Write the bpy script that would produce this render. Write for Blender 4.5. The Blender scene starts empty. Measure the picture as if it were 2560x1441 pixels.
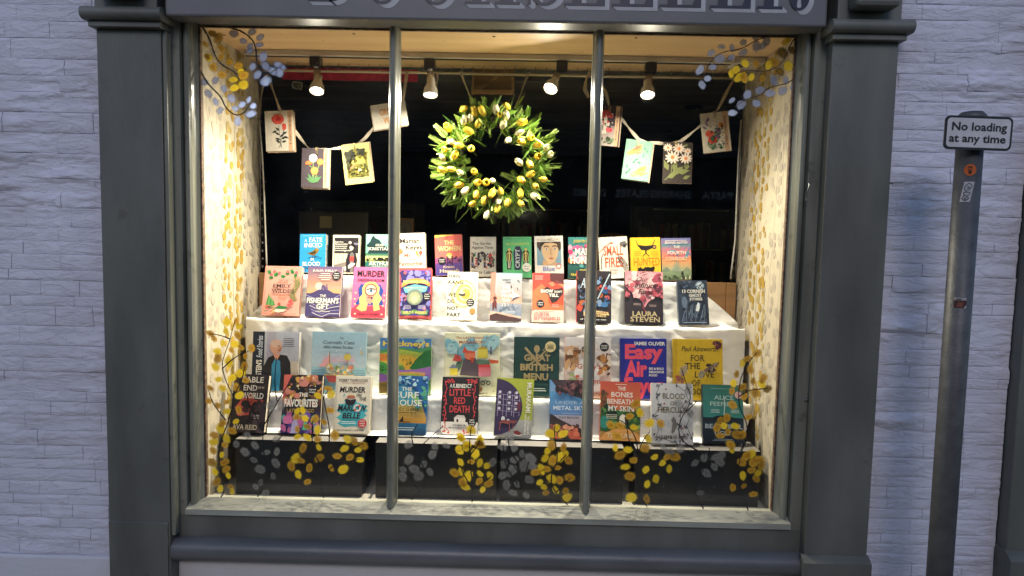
import bpy, bmesh, math, random
from mathutils import Vector, Matrix, Euler, noise
from mathutils.geometry import tessellate_polygon

SC = bpy.context.scene
COL = SC.collection
rnd = random.Random(7)
R = math.radians

# ------------------------------------------------------------------ camera, sky, sun, exposure
CAM_LOC = Vector((0.1046, -2.5786, 1.6765))
CAM_ROT = Euler((1.49116, -0.02063, 0.01292), 'XYZ')
FPX = 1750.0                                   # focal length in photograph pixels (2560 wide)
cam_d = bpy.data.cameras.new('camera')
cam_d.sensor_width = 36.0
cam_d.lens = FPX / 2560 * 36.0
cam_d.clip_start = 0.05
cam_d.clip_end = 500.0
cam = bpy.data.objects.new('camera', cam_d)
cam.location = CAM_LOC
cam.rotation_euler = CAM_ROT
COL.objects.link(cam)
SC.camera = cam

SUN_EL, SUN_AZ = 32.0, 4.0                     # azimuth: degrees to the left of straight in front of the shop
world = bpy.data.worlds.new('World')
SC.world = world
world.use_nodes = True
wn = world.node_tree.nodes
sky = wn.new('ShaderNodeTexSky')
sky.sky_type = 'NISHITA'
sky.sun_disc = False
sky.ozone_density = 4.0
sky.dust_density = 0.3
sky.sun_elevation = R(SUN_EL)
sky.sun_rotation = R(180 + SUN_AZ)
world.node_tree.links.new(sky.outputs['Color'], wn['Background'].inputs['Color'])
wn['Background'].inputs['Strength'].default_value = 0.14

sun_d = bpy.data.lights.new('sun', 'SUN')
sun_d.energy = 0.8
sun_d.angle = R(22)
sun_d.color = (1.0, 0.89, 0.86)
sun = bpy.data.objects.new('sun', sun_d)
sdir = Vector((-math.sin(R(SUN_AZ)) * math.cos(R(SUN_EL)), -math.cos(R(SUN_AZ)) * math.cos(R(SUN_EL)), math.sin(R(SUN_EL))))
sun.rotation_euler = sdir.to_track_quat('Z', 'Y').to_euler()
sun.location = sdir * 20
COL.objects.link(sun)

SC.render.engine = 'CYCLES'
SC.cycles.use_denoising = True
SC.cycles.max_bounces = 10
SC.cycles.transparent_max_bounces = 24
SC.cycles.sample_clamp_indirect = 6.0
SC.cycles.caustics_reflective = False
SC.cycles.caustics_refractive = False
SC.view_settings.view_transform = 'Standard'
SC.view_settings.look = 'None'
SC.view_settings.exposure = 0.1
SC.view_settings.gamma = 1.0
SC.view_settings.use_curve_mapping = False
LAMP_W, SPILL_W = 104.0, 5.5

# ------------------------------------------------------------------ pixel -> world
CM = CAM_ROT.to_matrix()
def ray(x, y):
    return CM @ Vector(((x - 1280) / FPX, -(y - 720.5) / FPX, -1.0))
def UY(x, y, Y):
    d = ray(x, y); return CAM_LOC + d * ((Y - CAM_LOC.y) / d.y)
def UZ(x, y, Z):
    d = ray(x, y); return CAM_LOC + d * ((Z - CAM_LOC.z) / d.z)
def UP(x, y, p0, n):
    d = ray(x, y); return CAM_LOC + d * ((p0 - CAM_LOC).dot(n) / d.dot(n))

# ------------------------------------------------------------------ objects
def wmat(o):
    return (wmat(o.parent) @ o.matrix_basis) if o.parent else o.matrix_basis.copy()
def tag(o, label=None, cat=None, group=None, kind=None):
    if label: o['label'] = label
    if cat: o['category'] = cat
    if group: o['group'] = group
    if kind: o['kind'] = kind
    return o
def empty(name, loc, label, cat, group=None, rot=None):
    o = bpy.data.objects.new(name, None)
    COL.objects.link(o)
    o.location = loc
    if rot: o.rotation_euler = rot
    o.empty_display_size = 0.05
    return tag(o, label, cat, group)
def link_mesh(name, me, parent=None, local=False):
    o = bpy.data.objects.new(name, me)
    COL.objects.link(o)
    if parent:
        o.parent = parent
    return o

def lin(c):
    if isinstance(c, str):
        c = c.lstrip('#'); c = [int(c[i:i + 2], 16) / 255 for i in (0, 2, 4)]
    return tuple((x / 12.92 if x <= 0.04045 else ((x + 0.055) / 1.055) ** 2.4) for x in c[:3]) + (1.0,)

class MB:
    """collects simple solids and links them as one mesh"""
    def __init__(s):
        s.v = []; s.f = []; s.sm = []; s.c = []; s.cur = (1, 1, 1, 1)
    def add(s, vs, fs, smooth=False, col=None):
        b = len(s.v)
        s.v += [Vector(v) for v in vs]
        s.f += [[b + i for i in f] for f in fs]
        s.sm += [smooth] * len(fs)
        s.c += [col or s.cur] * len(vs) if not isinstance(col, list) else col
        return s
    def box(s, x0, x1, y0, y1, z0, z1, bev=0.0, M=None):
        if bev <= 0:
            vs = [Vector((x, y, z)) for x in (x0, x1) for y in (y0, y1) for z in (z0, z1)]
            fs = [(0, 1, 3, 2), (4, 6, 7, 5), (0, 4, 5, 1), (2, 3, 7, 6), (0, 2, 6, 4), (1, 5, 7, 3)]
        else:
            bm = bmesh.new()
            bmesh.ops.create_cube(bm, size=1)
            for v in bm.verts:
                v.co = Vector((x0 + (v.co.x + .5) * (x1 - x0), y0 + (v.co.y + .5) * (y1 - y0), z0 + (v.co.z + .5) * (z1 - z0)))
            bmesh.ops.bevel(bm, geom=bm.edges[:], offset=bev, segments=2, affect='EDGES', profile=0.5)
            bm.verts.index_update()
            vs = [v.co.copy() for v in bm.verts]; fs = [[v.index for v in f.verts] for f in bm.faces]
            bm.free()
        if M: vs = [M @ v for v in vs]
        return s.add(vs, fs)
    def tube(s, pts, r, n=8, cap=True):
        pts = [Vector(p) for p in pts]
        rs = r if isinstance(r, (list, tuple)) else [r] * len(pts)
        vs = []; fs = []
        prev = None
        for i, p in enumerate(pts):
            t = (pts[min(i + 1, len(pts) - 1)] - pts[max(i - 1, 0)]).normalized()
            if prev is None:
                a = Vector((0, 0, 1)) if abs(t.z) < .9 else Vector((1, 0, 0))
                u = t.cross(a).normalized()
            else:
                u = (prev - t * prev.dot(t)).normalized()
            prev = u
            w = t.cross(u)
            for k in range(n):
                an = 2 * math.pi * k / n
                vs.append(p + (u * math.cos(an) + w * math.sin(an)) * rs[i])
        for i in range(len(pts) - 1):
            for k in range(n):
                fs.append((i * n + k, i * n + (k + 1) % n, (i + 1) * n + (k + 1) % n, (i + 1) * n + k))
        if cap:
            fs.append(list(range(n))[::-1]); fs.append([(len(pts) - 1) * n + k for k in range(n)])
        return s.add(vs, fs, True)
    def lathe(s, prof, n=20, M=None, cap=True):
        vs = []; fs = []
        for r, z in prof:
            for k in range(n):
                a = 2 * math.pi * k / n
                vs.append(Vector((r * math.cos(a), r * math.sin(a), z)))
        m = len(prof)
        for i in range(m - 1):
            for k in range(n):
                fs.append((i * n + k, i * n + (k + 1) % n, (i + 1) * n + (k + 1) % n, (i + 1) * n + k))
        if cap:
            fs.append(list(range(n))[::-1]); fs.append([(m - 1) * n + k for k in range(n)])
        if M: vs = [M @ v for v in vs]
        return s.add(vs, fs, True)
    def prism(s, prof, axis, a0, a1, smooth=False):
        """prof: closed list of 2D points; axis x: (y,z), axis z: (x,y)"""
        n = len(prof); vs = []
        for a in (a0, a1):
            for p, q in prof:
                vs.append((a, p, q) if axis == 'x' else (p, q, a))
        fs = [(k, (k + 1) % n, n + (k + 1) % n, n + k) for k in range(n)]
        s.add(vs, fs, smooth)
        s.add(vs, [list(range(n))[::-1], list(range(n, 2 * n))])
        return s
    def quad(s, a, b, c, d):
        return s.add([a, b, c, d], [(0, 1, 2, 3)])
    def grid(s, pts, nu, nv, smooth=True, flip=False):
        fs = []
        for j in range(nv - 1):
            for i in range(nu - 1):
                f = (j * nu + i, j * nu + i + 1, (j + 1) * nu + i + 1, (j + 1) * nu + i)
                fs.append(f[::-1] if flip else f)
        return s.add(pts, fs, smooth)
    def mesh(s, name, mat, M=None, colour=False, fix=True):
        me = bpy.data.meshes.new(name)
        vs = [M @ v for v in s.v] if M else s.v
        me.from_pydata([tuple(v) for v in vs], [], s.f)
        me.polygons.foreach_set('use_smooth', s.sm)
        if colour:
            at = me.color_attributes.new('Col', 'FLOAT_COLOR', 'POINT')
            at.data.foreach_set('color', [x for c in s.c for x in c])
        if fix:
            bm = bmesh.new(); bm.from_mesh(me)
            bmesh.ops.recalc_face_normals(bm, faces=bm.faces[:])
            bm.to_mesh(me); bm.free()
        if mat: me.materials.append(mat)
        me.update()
        return me
    def build(s, name, mat, parent=None, world=True, colour=False, fix=True):
        """world=True: the points are in world space, the mesh is made local to its parent"""
        M = wmat(parent).inverted() if (parent and world) else None
        return link_mesh(name, s.mesh(name, mat, M, colour, fix), parent)

def one(name, mb, mat, label, cat, group=None, base=None):
    """a thing that is a single mesh, its origin at its base"""
    if base is None:
        xs = [v.x for v in mb.v]; ys = [v.y for v in mb.v]; zs = [v.z for v in mb.v]
        base = Vector(((min(xs) + max(xs)) / 2, (min(ys) + max(ys)) / 2, min(zs)))
    me = mb.mesh(name, mat, Matrix.Translation(-Vector(base)))
    o = link_mesh(name, me); o.location = base
    return tag(o, label, cat, group)

# ------------------------------------------------------------------ materials
MATS = {}
def nodes_mat(name):
    m = bpy.data.materials.new(name); m.use_nodes = True
    nt = m.node_tree; b = nt.nodes['Principled BSDF']
    return m, nt, b
def mat(name, col, rough=0.6, var=0.12, vs=8.0, stretch=(1, 1, 1), bump=0.0, bs=40.0, metal=0.0, col2=None, spec=0.5, coat=0.0, detail=6.0, trans=0.0, dirt=None):
    if name in MATS: return MATS[name]
    m, nt, b = nodes_mat(name)
    N, L = nt.nodes.new, nt.links.new
    tc = N('ShaderNodeTexCoord'); mp = N('ShaderNodeMapping')
    mp.inputs['Scale'].default_value = stretch
    L(tc.outputs['Object'], mp.inputs['Vector'])
    nz = N('ShaderNodeTexNoise'); nz.inputs['Scale'].default_value = vs; nz.inputs['Detail'].default_value = detail
    L(mp.outputs[0], nz.inputs['Vector'])
    c = lin(col) if isinstance(col, str) else (*col, 1)
    c2 = (lin(col2) if isinstance(col2, str) else (*col2, 1)) if col2 else tuple(x * (1 - var * 2) for x in c[:3]) + (1,)
    mx = N('ShaderNodeMix'); mx.data_type = 'RGBA'
    rp = N('ShaderNodeMapRange'); rp.inputs['From Min'].default_value = .32; rp.inputs['From Max'].default_value = .68
    L(nz.outputs['Fac'], rp.inputs['Value']); L(rp.outputs[0], mx.inputs['Factor'])
    mx.inputs['A'].default_value = c2; mx.inputs['B'].default_value = tuple(min(1, x * (1 + (0 if col2 else var * .5))) for x in c[:3]) + (1,)
    out = mx.outputs['Result']
    if dirt:
        dc, dscale, dthr = dirt
        n2 = N('ShaderNodeTexNoise'); n2.inputs['Scale'].default_value = dscale; n2.inputs['Detail'].default_value = 9; n2.inputs['Roughness'].default_value = .65
        L(tc.outputs['Object'], n2.inputs['Vector'])
        r2 = N('ShaderNodeMapRange'); r2.inputs['From Min'].default_value = dthr; r2.inputs['From Max'].default_value = dthr + .12; r2.inputs['To Max'].default_value = .75
        L(n2.outputs['Fac'], r2.inputs['Value'])
        m2 = N('ShaderNodeMix'); m2.data_type = 'RGBA'
        L(r2.outputs[0], m2.inputs['Factor']); L(out, m2.inputs['A']); m2.inputs['B'].default_value = (*dc, 1)
        out = m2.outputs['Result']
    L(out, b.inputs['Base Color'])
    b.inputs['Roughness'].default_value = rough
    b.inputs['Metallic'].default_value = metal
    b.inputs['Specular IOR Level'].default_value = spec
    b.inputs['Coat Weight'].default_value = coat
    if bump:
        n3 = N('ShaderNodeTexNoise'); n3.inputs['Scale'].default_value = bs; n3.inputs['Detail'].default_value = 5
        L(mp.outputs[0], n3.inputs['Vector'])
        bp = N('ShaderNodeBump'); bp.inputs['Strength'].default_value = bump; bp.inputs['Distance'].default_value = .01
        L(n3.outputs['Fac'], bp.inputs['Height']); L(bp.outputs[0], b.inputs['Normal'])
    if trans:
        t = N('ShaderNodeBsdfTranslucent'); L(out, t.inputs['Color'])
        ms = N('ShaderNodeMixShader'); ms.inputs[0].default_value = trans
        L(b.outputs[0], ms.inputs[1]); L(t.outputs[0], ms.inputs[2])
        L(ms.outputs[0], nt.nodes['Material Output'].inputs['Surface'])
    MATS[name] = m
    return m

def print_mat(name, rough):
    """printed card: ink colour stored on the print's own vertices"""
    m, nt, b = nodes_mat(name)
    a = nt.nodes.new('ShaderNodeVertexColor'); a.layer_name = 'Col'
    tc = nt.nodes.new('ShaderNodeTexCoord')
    nz = nt.nodes.new('ShaderNodeTexNoise'); nz.inputs['Scale'].default_value = 60; nz.inputs['Detail'].default_value = 6
    nt.links.new(tc.outputs['Object'], nz.inputs['Vector'])
    mr = nt.nodes.new('ShaderNodeMapRange'); mr.inputs['To Min'].default_value = .66; mr.inputs['To Max'].default_value = .92
    nt.links.new(nz.outputs['Fac'], mr.inputs['Value'])
    mx = nt.nodes.new('ShaderNodeVectorMath'); mx.operation = 'SCALE'
    nt.links.new(a.outputs['Color'], mx.inputs[0]); nt.links.new(mr.outputs[0], mx.inputs['Scale'])
    nt.links.new(mx.outputs[0], b.inputs['Base Color'])
    b.inputs['Roughness'].default_value = rough
    b.inputs['Specular IOR Level'].default_value = .35
    return m
PRINT = print_mat('printed_cover', 0.38)
PRINT_MATT = print_mat('printed_card', 0.65)

def glass_mat():
    m, nt, b = nodes_mat('window_glass')
    N, L = nt.nodes.new, nt.links.new
    nt.nodes.remove(b)
    tr = N('ShaderNodeBsdfTransparent'); tr.inputs['Color'].default_value = (.95, .965, .955, 1)
    gl = N('ShaderNodeBsdfGlossy'); gl.inputs['Roughness'].default_value = .015
    lw = N('ShaderNodeLayerWeight'); pw = N('ShaderNodeMath'); pw.operation = 'POWER'; pw.inputs[1].default_value = 5.0
    L(lw.outputs['Facing'], pw.inputs[0])
    fr = N('ShaderNodeMapRange'); fr.inputs['To Min'].default_value = .04; L(pw.outputs[0], fr.inputs['Value'])
    ms = N('ShaderNodeMixShader')
    tc = N('ShaderNodeTexCoord'); nz = N('ShaderNodeTexNoise'); nz.inputs['Scale'].default_value = 3
    L(tc.outputs['Object'], nz.inputs['Vector'])
    bp = N('ShaderNodeBump'); bp.inputs['Strength'].default_value = .03; bp.inputs['Distance'].default_value = .01
    L(nz.outputs['Fac'], bp.inputs['Height']); L(bp.outputs[0], gl.inputs['Normal'])
    # dust specks and smears
    df = N('ShaderNodeBsdfDiffuse'); df.inputs['Color'].default_value = (.7, .68, .64, 1)
    vo = N('ShaderNodeTexVoronoi'); vo.inputs['Scale'].default_value = 26
    L(tc.outputs['Object'], vo.inputs['Vector'])
    lt = N('ShaderNodeMath'); lt.operation = 'LESS_THAN'; lt.inputs[1].default_value = .035
    L(vo.outputs['Distance'], lt.inputs[0])
    n2 = N('ShaderNodeTexNoise'); n2.inputs['Scale'].default_value = 2.2; n2.inputs['Detail'].default_value = 8
    L(tc.outputs['Object'], n2.inputs['Vector'])
    mr = N('ShaderNodeMapRange'); mr.inputs['From Min'].default_value = .5; mr.inputs['From Max'].default_value = .85; mr.inputs['To Max'].default_value = .015
    L(n2.outputs['Fac'], mr.inputs['Value'])
    ml = N('ShaderNodeMath'); ml.operation = 'MULTIPLY'; ml.inputs[1].default_value = .35
    L(lt.outputs[0], ml.inputs[0])
    ad = N('ShaderNodeMath'); ad.operation = 'ADD'; ad.use_clamp = True
    L(ml.outputs[0], ad.inputs[0]); L(mr.outputs[0], ad.inputs[1])
    L(fr.outputs[0], ms.inputs[0]); L(tr.outputs[0], ms.inputs[1]); L(gl.outputs[0], ms.inputs[2])
    m2 = N('ShaderNodeMixShader')
    L(ad.outputs[0], m2.inputs[0]); L(ms.outputs[0], m2.inputs[1]); L(df.outputs[0], m2.inputs[2])
    L(m2.outputs[0], nt.nodes['Material Output'].inputs['Surface'])
    return m

def wall_mat(name, base, rough=.75, depth=1.0):
    """thick masonry paint over rock-faced stone"""
    m, nt, b = nodes_mat(name)
    N, L = nt.nodes.new, nt.links.new
    g = N('ShaderNodeNewGeometry'); mp = N('ShaderNodeMapping'); mp.inputs['Scale'].default_value = (1, 1, 3.2)
    L(g.outputs['Position'], mp.inputs['Vector'])
    n1 = N('ShaderNodeTexNoise'); n1.inputs['Scale'].default_value = 9; n1.inputs['Detail'].default_value = 9; n1.inputs['Roughness'].default_value = .62
    n1.inputs['Distortion'].default_value = .6
    L(mp.outputs[0], n1.inputs['Vector'])
    n2 = N('ShaderNodeTexNoise'); n2.inputs['Scale'].default_value = 60; n2.inputs['Detail'].default_value = 4
    L(g.outputs['Position'], n2.inputs['Vector'])
    n3 = N('ShaderNodeTexNoise'); n3.inputs['Scale'].default_value = 2.3; n3.inputs['Detail'].default_value = 7
    L(g.outputs['Position'], n3.inputs['Vector'])
    # ridged relief
    sb = N('ShaderNodeMath'); sb.operation = 'SUBTRACT'; sb.inputs[1].default_value = .5; L(n1.outputs['Fac'], sb.inputs[0])
    ab = N('ShaderNodeMath'); ab.operation = 'ABSOLUTE'; L(sb.outputs[0], ab.inputs[0])
    sm = N('ShaderNodeMath'); sm.operation = 'SMOOTH_MIN'; sm.inputs[1].default_value = .085; sm.inputs[2].default_value = .05; L(ab.outputs[0], sm.inputs[0])
    b1 = N('ShaderNodeBump'); b1.inputs['Strength'].default_value = .55 * depth; b1.inputs['Distance'].default_value = .05; L(sm.outputs[0], b1.inputs['Height'])
    b2 = N('ShaderNodeBump'); b2.inputs['Strength'].default_value = .25; b2.inputs['Distance'].default_value = .006; L(n2.outputs['Fac'], b2.inputs['Height']); L(b1.outputs[0], b2.inputs['Normal'])
    L(b2.outputs[0], b.inputs['Normal'])
    mr = N('ShaderNodeMapRange'); mr.inputs['From Min'].default_value = .35; mr.inputs['From Max'].default_value = .72
    L(n3.outputs['Fac'], mr.inputs['Value'])
    mx = N('ShaderNodeMix'); mx.data_type = 'RGBA'; L(mr.outputs[0], mx.inputs['Factor'])
    mx.inputs['A'].default_value = (*base, 1); mx.inputs['B'].default_value = (base[0] * .84, base[1] * .82, base[2] * .80, 1)
    # chips and grime
    n4 = N('ShaderNodeTexNoise'); n4.inputs['Scale'].default_value = 14; n4.inputs['Detail'].default_value = 8; n4.inputs['Roughness'].default_value = .7
    L(mp.outputs[0], n4.inputs['Vector'])
    r4 = N('ShaderNodeMapRange'); r4.inputs['From Min'].default_value = .60; r4.inputs['From Max'].default_value = .78; r4.inputs['To Max'].default_value = .6
    L(n4.outputs['Fac'], r4.inputs['Value'])
    m2 = N('ShaderNodeMix'); m2.data_type = 'RGBA'; L(r4.outputs[0], m2.inputs['Factor']); L(mx.outputs['Result'], m2.inputs['A'])
    m2.inputs['B'].default_value = (.33, .30, .28, 1)
    L(m2.outputs['Result'], b.inputs['Base Color'])
    b.inputs['Roughness'].default_value = rough
    return m

WALL = wall_mat('painted_stone', (.62, .615, .70))
RENDER = wall_mat('painted_render', (.58, .57, .61), depth=.25)
TRIM = mat('grey_gloss_paint', (.122, .124, .107), .5, .2, 5, (1, 1, .3), .14, 120, dirt=((.06, .055, .045), 9, .61))
FRAME = mat('lit_frame_paint', (.205, .205, .165), .28, .24, 14, (1, 1, .1), .16, 60, dirt=((.07, .065, .05), 14, .58))  # same grey paint as the trim, lightened for lamp light on the frame
GLASS = glass_mat()
# ------------------------------------------------------------------ lettering (outline glyphs of the built-in font)
_gl = {}
_fc = bpy.data.curves.new('glyph', 'FONT')
_fo = bpy.data.objects.new('glyph', _fc)
COL.objects.link(_fo)
_fc.resolution_u = 2
def _raw(s, off):
    _fc.body = s; _fc.offset = off
    me = bpy.data.meshes.new_from_object(_fo)
    vs = [v.co.xy.copy() for v in me.vertices]; fs = [list(p.vertices) for p in me.polygons]
    bpy.data.meshes.remove(me)
    return vs, fs
def _w(s):
    v, _ = _raw(s, 0.0)
    return max(p.x for p in v) - min(p.x for p in v)
_bar = None
CAPH = None
def glyph(c, off=0.0, serif=False):
    global _bar, CAPH
    k = (c, off, serif)
    if k in _gl: return _gl[k]
    if _bar is None:
        _bar = _w('HH'); CAPH = max(p.y for p in _raw('H', 0)[0])
    adv = _w('H' + c + 'H') - _bar
    if c == ' ':
        _gl[k] = ([], [], adv); return _gl[k]
    vs, fs = _raw(c, off)
    x0 = min(p.x for p in _raw(c, 0)[0])
    if serif:
        cnt = {}
        for f in fs:
            for i in range(len(f)):
                e = tuple(sorted((f[i], f[(i + 1) % len(f)]))); cnt[e] = cnt.get(e, 0) + 1
        xh = max(p.y for p in _raw('x', 0)[0])
        asc = max(p.y for p in _raw('l', 0)[0])
        for (a, b), n in list(cnt.items()):
            if n != 1: continue
            pa, pb = vs[a], vs[b]
            if abs(pa.y - pb.y) > .01: continue
            ln = abs(pa.x - pb.x)
            if not .03 < ln < .19: continue
            for yl, sg in ((-off, 1), (CAPH + off, -1), (xh + off, -1), (asc + off, -1)):
                if abs(pa.y - yl) < .02:
                    xa, xb = min(pa.x, pb.x) - .07, max(pa.x, pb.x) + .07
                    q = len(vs); th = .045
                    vs += [Vector((xa, yl)), Vector((xb, yl)), Vector((xb, yl + sg * th)), Vector((xa, yl + sg * th))]
                    fs.append([q, q + 1, q + 2, q + 3]); break
    _gl[k] = (vs, fs, adv)
    return _gl[k]
def text_shape(s, off=0.0, serif=False, shear=0.0, track=0.0):
    """verts (2D) and faces of a line of text, cap height 1, width as set"""
    V = []; F = []; x = 0.0
    for c in s:
        vs, fs, adv = glyph(c, off, serif)
        b = len(V)
        V += [Vector((p.x + x + shear * p.y, p.y)) for p in vs]
        F += [[b + i for i in f] for f in fs]
        x += adv + track
    return [v / CAPH for v in V], F
glyph('H')

class Canvas:
    """flat print on a card or cover; u 0..1 across, v 0..1 upwards; every stroke of ink lies a hair above the last"""
    def __init__(s, w, h):
        s.w, s.h = w, h; s.parts = {}; s.n = 1; s.part = 'illustration'
    def _add(s, pts, faces, cols, part=None):
        y = -0.00007 * s.n; s.n += 1
        mb = s.parts.setdefault(part or s.part, MB())
        mb.add([Vector(((u - .5) * s.w, y, v * s.h)) for u, v in pts], faces, False, [lin(c) for c in cols])
    def r(s, u0, v0, u1, v1, c, c2=None, part=None):
        s._add([(u0, v0), (u1, v0), (u1, v1), (u0, v1)], [(0, 1, 2, 3)], [c, c, c2 or c, c2 or c], part)
    def e(s, u, v, r, c, ry=None, part=None, n=18, a=0.0, jag=0.0):
        ry = r if ry is None else ry
        k = s.w / s.h
        P = []
        for i in range(n):
            t = 2 * math.pi * i / n
            j = 1 + (rnd.uniform(-jag, jag) if jag else 0)
            x, y = r * math.cos(t) * j, ry * math.sin(t) * j
            P.append((min(1, max(0, u + x * math.cos(a) - y * math.sin(a))), min(1, max(0, v + (x * math.sin(a) + y * math.cos(a)) * k))))
        s._add(P, [tuple(range(n))], [c] * n, part)
    def p(s, pts, c, part=None, cols=None):
        tri = tessellate_polygon([[Vector((u, v, 0)) for u, v in pts]])
        s._add(pts, tri, cols or [c] * len(pts), part)
    def l(s, pts, w, c, part=None):
        k = s.w / s.h; V = []; F = []
        for i, (u, v) in enumerate(pts):
            a = pts[max(0, i - 1)]; b = pts[min(len(pts) - 1, i + 1)]
            d = Vector((b[0] - a[0], (b[1] - a[1]) / k))
            if d.length == 0: d = Vector((1, 0))
            d.normalize(); nx, ny = -d.y * w / 2, d.x * w / 2 * k
            V += [(u + nx, v + ny), (u - nx, v - ny)]
            if i: F.append((2 * i - 2, 2 * i - 1, 2 * i + 1, 2 * i))
        s._add(V, F, [c] * len(V), part)
    def ring(s, u, v, r, w, c, part=None, a0=0, a1=360):
        k = s.w / s.h
        s.l([(u + r * math.cos(R(a)), v + r * math.sin(R(a)) * k) for a in range(a0, a1 + 1, 15)], w, c, part)
    def t(s, tx, u0, v0, u1, v1, c, b=0.0, serif=False, sh=0.0, part='title', rot=None, c2=None):
        """text fitted into the box: v0 baseline, v1 cap line. rot='up'/'down': runs along v"""
        V, F = text_shape(tx, max(b, .014), serif, sh)
        x0 = min(p.x for p in V); x1 = max(p.x for p in V)
        P = []; C = []
        for p in V:
            a = (p.x - x0) / (x1 - x0); q = p.y
            if rot == 'up': P.append((u1 - q * (u1 - u0), v0 + a * (v1 - v0)))
            elif rot == 'down': P.append((u0 + q * (u1 - u0), v1 - a * (v1 - v0)))
            else: P.append((u0 + a * (u1 - u0), v0 + q * (v1 - v0)))
            C.append(c)
        s._add(P, F, C, part)
    def blots(s, n, u0, v0, u1, v1, cols, r0, r1, asp=1.0, part=None, rn=8):
        for _ in range(n):
            r = rnd.uniform(r0, r1)
            s.e(rnd.uniform(u0, u1), rnd.uniform(v0, v1), r, rnd.choice(cols), r * rnd.uniform(asp * .6, asp * 1.3), part, n=rn, a=rnd.uniform(0, 3), jag=.25)
    def lines(s, n, u0, u1, v, dv, c, w=.012, part='small_print'):
        for i in range(n):
            d = rnd.uniform(0, (u1 - u0) * .18)
            s.l([(u0 + d * .5, v - i * dv), (u1 - d * .5, v - i * dv)], w, c, part)
    def sticker(s, u, v, r, c, words, tc='#f5f0e6'):
        s.e(u, v, r, c, part='sticker', n=24)
        k = s.w / s.h; n = len(words)
        for i, wd in enumerate(words):
            hh = r * .30 * k; y = v + ((n - 1) / 2 - i) * hh * 1.75 - hh / 2
            ww = r * (.55 if n > 2 and i in (0, n - 1) else .68)
            s.t(wd, u - ww, y, u + ww, y + hh, tc, .02, part='sticker')
    def finish(s, root, matl):
        for nm, mb in s.parts.items():
            mb.build(nm, matl, root, world=False, colour=True)
# ------------------------------------------------------------------ ground and street
def sheet(name, x0, x1, y0, y1, z, m):
    mb = MB().quad((x0, y0, z), (x1, y0, z), (x1, y1, z), (x0, y1, z))
    return tag(mb.build(name, m), kind='structure')
ASPH = mat('asphalt', (.05, .05, .052), .85, .25, 30, bump=.4, bs=200)
PAVE = mat('pavement_slab', (.22, .21, .2), .8, .2, 12, bump=.2, bs=80)
sheet('ground', -60, 60, -60, 60, -.16, ASPH)
mb = MB(); mb.box(-14, 14, -1.75, -.02, -.17, 0.0); tag(mb.build('pavement', PAVE), kind='structure')
mb = MB(); mb.box(-14, 14, -1.90, -1.755, -.17, -.004, .012); tag(mb.build('kerb', mat('kerb_granite', (.3, .29, .28), .7, .2, 40)), kind='structure')
mb = MB(); mb.box(-14, 14, -11.0, -7.4, -.17, -.01); tag(mb.build('far_pavement', PAVE), kind='structure')
sheet('road', -40, 40, -7.39, -1.905, -.12, ASPH)

# ------------------------------------------------------------------ rock-faced stone walls, every stone its own piece
def relief(p):
    q = Vector((p.x * 5.5, 3.3, p.z * 17))
    a = noise.fractal(q, .9, 2.1, 4)
    rdg = abs(noise.noise(Vector((p.x * 4, 9.1, p.z * 13))))
    patch = max(0, min(1, noise.noise(Vector((p.x * 2.1, 6.2, p.z * 3.4))) * 2.2 + .45))
    t = noise.fractal(Vector((p.x * 3.4 + 7, 1.3, p.z * 15)), .8, 2.2, 4) * 2.6 + noise.noise(Vector((p.x * 22, 2.7, p.z * 60))) * .22
    k = math.floor(t); fr = t - k
    terr = (k + (fr / .78 if fr < .78 else 1 - 0 * fr) ** 2.2) / 2.6        # flaked ledges
    return (terr * .017 + a * .0018) * (.12 + .88 * patch ** 1.4)
def stone_wall(label, x0, x1, z0, z1, yf, seed, smooth_below):
    r = random.Random(seed)
    root = empty('stone_wall', ((x0 + x1) / 2, yf, z0), label, 'wall')
    mb = MB(); mb.box(x0, x1, yf + .0005, yf + .30, z0, z1); mb.build('mortar', WALL, root)
    z = z0
    while z < z1 - .01:
        h = r.choice((.038, .046, .052, .058, .072))
        if z + h > z1: h = z1 - z
        x = x0 - r.uniform(0, .25)
        while x < x1:
            ln = r.uniform(.11, .36)
            a, b = max(x, x0), min(x + ln, x1)
            x += ln
            if b - a < .03: continue
            g = .0007
            nu = max(4, int((b - a) / .0075)); nv = max(7, int(h / .0062))
            out = r.uniform(-.001, .002)
            soft = 1.0 if z > smooth_below else .45
            pts = []
            for j in range(nv):
                for i in range(nu):
                    u, v = i / (nu - 1), j / (nv - 1)
                    wob = noise.noise(Vector((a * 3 + u * (b - a) * 7, 4.4, z * 9))) * .0025
                    px = a + g + u * (b - a - 2 * g); pz = z + g + v * (h - 2 * g) + wob
                    edge = min(u * (b - a) * 2 + .002, (1 - u) * (b - a) * 2 + .002, v * h, (1 - v) * h)
                    rnd_in = .0019 * max(0, 1 - edge / .006) ** 2
                    py = yf - out * soft - .004 + rnd_in - relief(Vector((px, 0, pz))) * soft
                    pts.append((px, py, pz))
            s = MB(); s.grid(pts, nu, nv)
            # returns into the joint
            ring = [j * nu for j in range(nv)] + [(nv - 1) * nu + i for i in range(1, nu)] + [j * nu + nu - 1 for j in range(nv - 2, -1, -1)] + [i for i in range(nu - 2, 0, -1)]
            rp = [pts[k] for k in ring]; n = len(rp)
            s.add([(p[0], p[1], p[2]) for p in rp] + [(p[0], yf + .008, p[2]) for p in rp], [(k, (k + 1) % n, n + (k + 1) % n, n + k) for k in range(n)], True)
            s.build('stone', WALL, root)
        z += h
    return root
stone_wall('white painted rough stone wall with smooth plinth, no post in front', -2.25, -1.392, .43, 2.80, -.045, 11, 1.05)
stone_wall('white painted rough stone wall behind the no loading post', 1.392, 1.885, .12, 2.80, -.045, 23, .95)
mb = MB(); mb.box(-2.25, -1.392, -.062, .25, 0, .43, .008)
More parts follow.
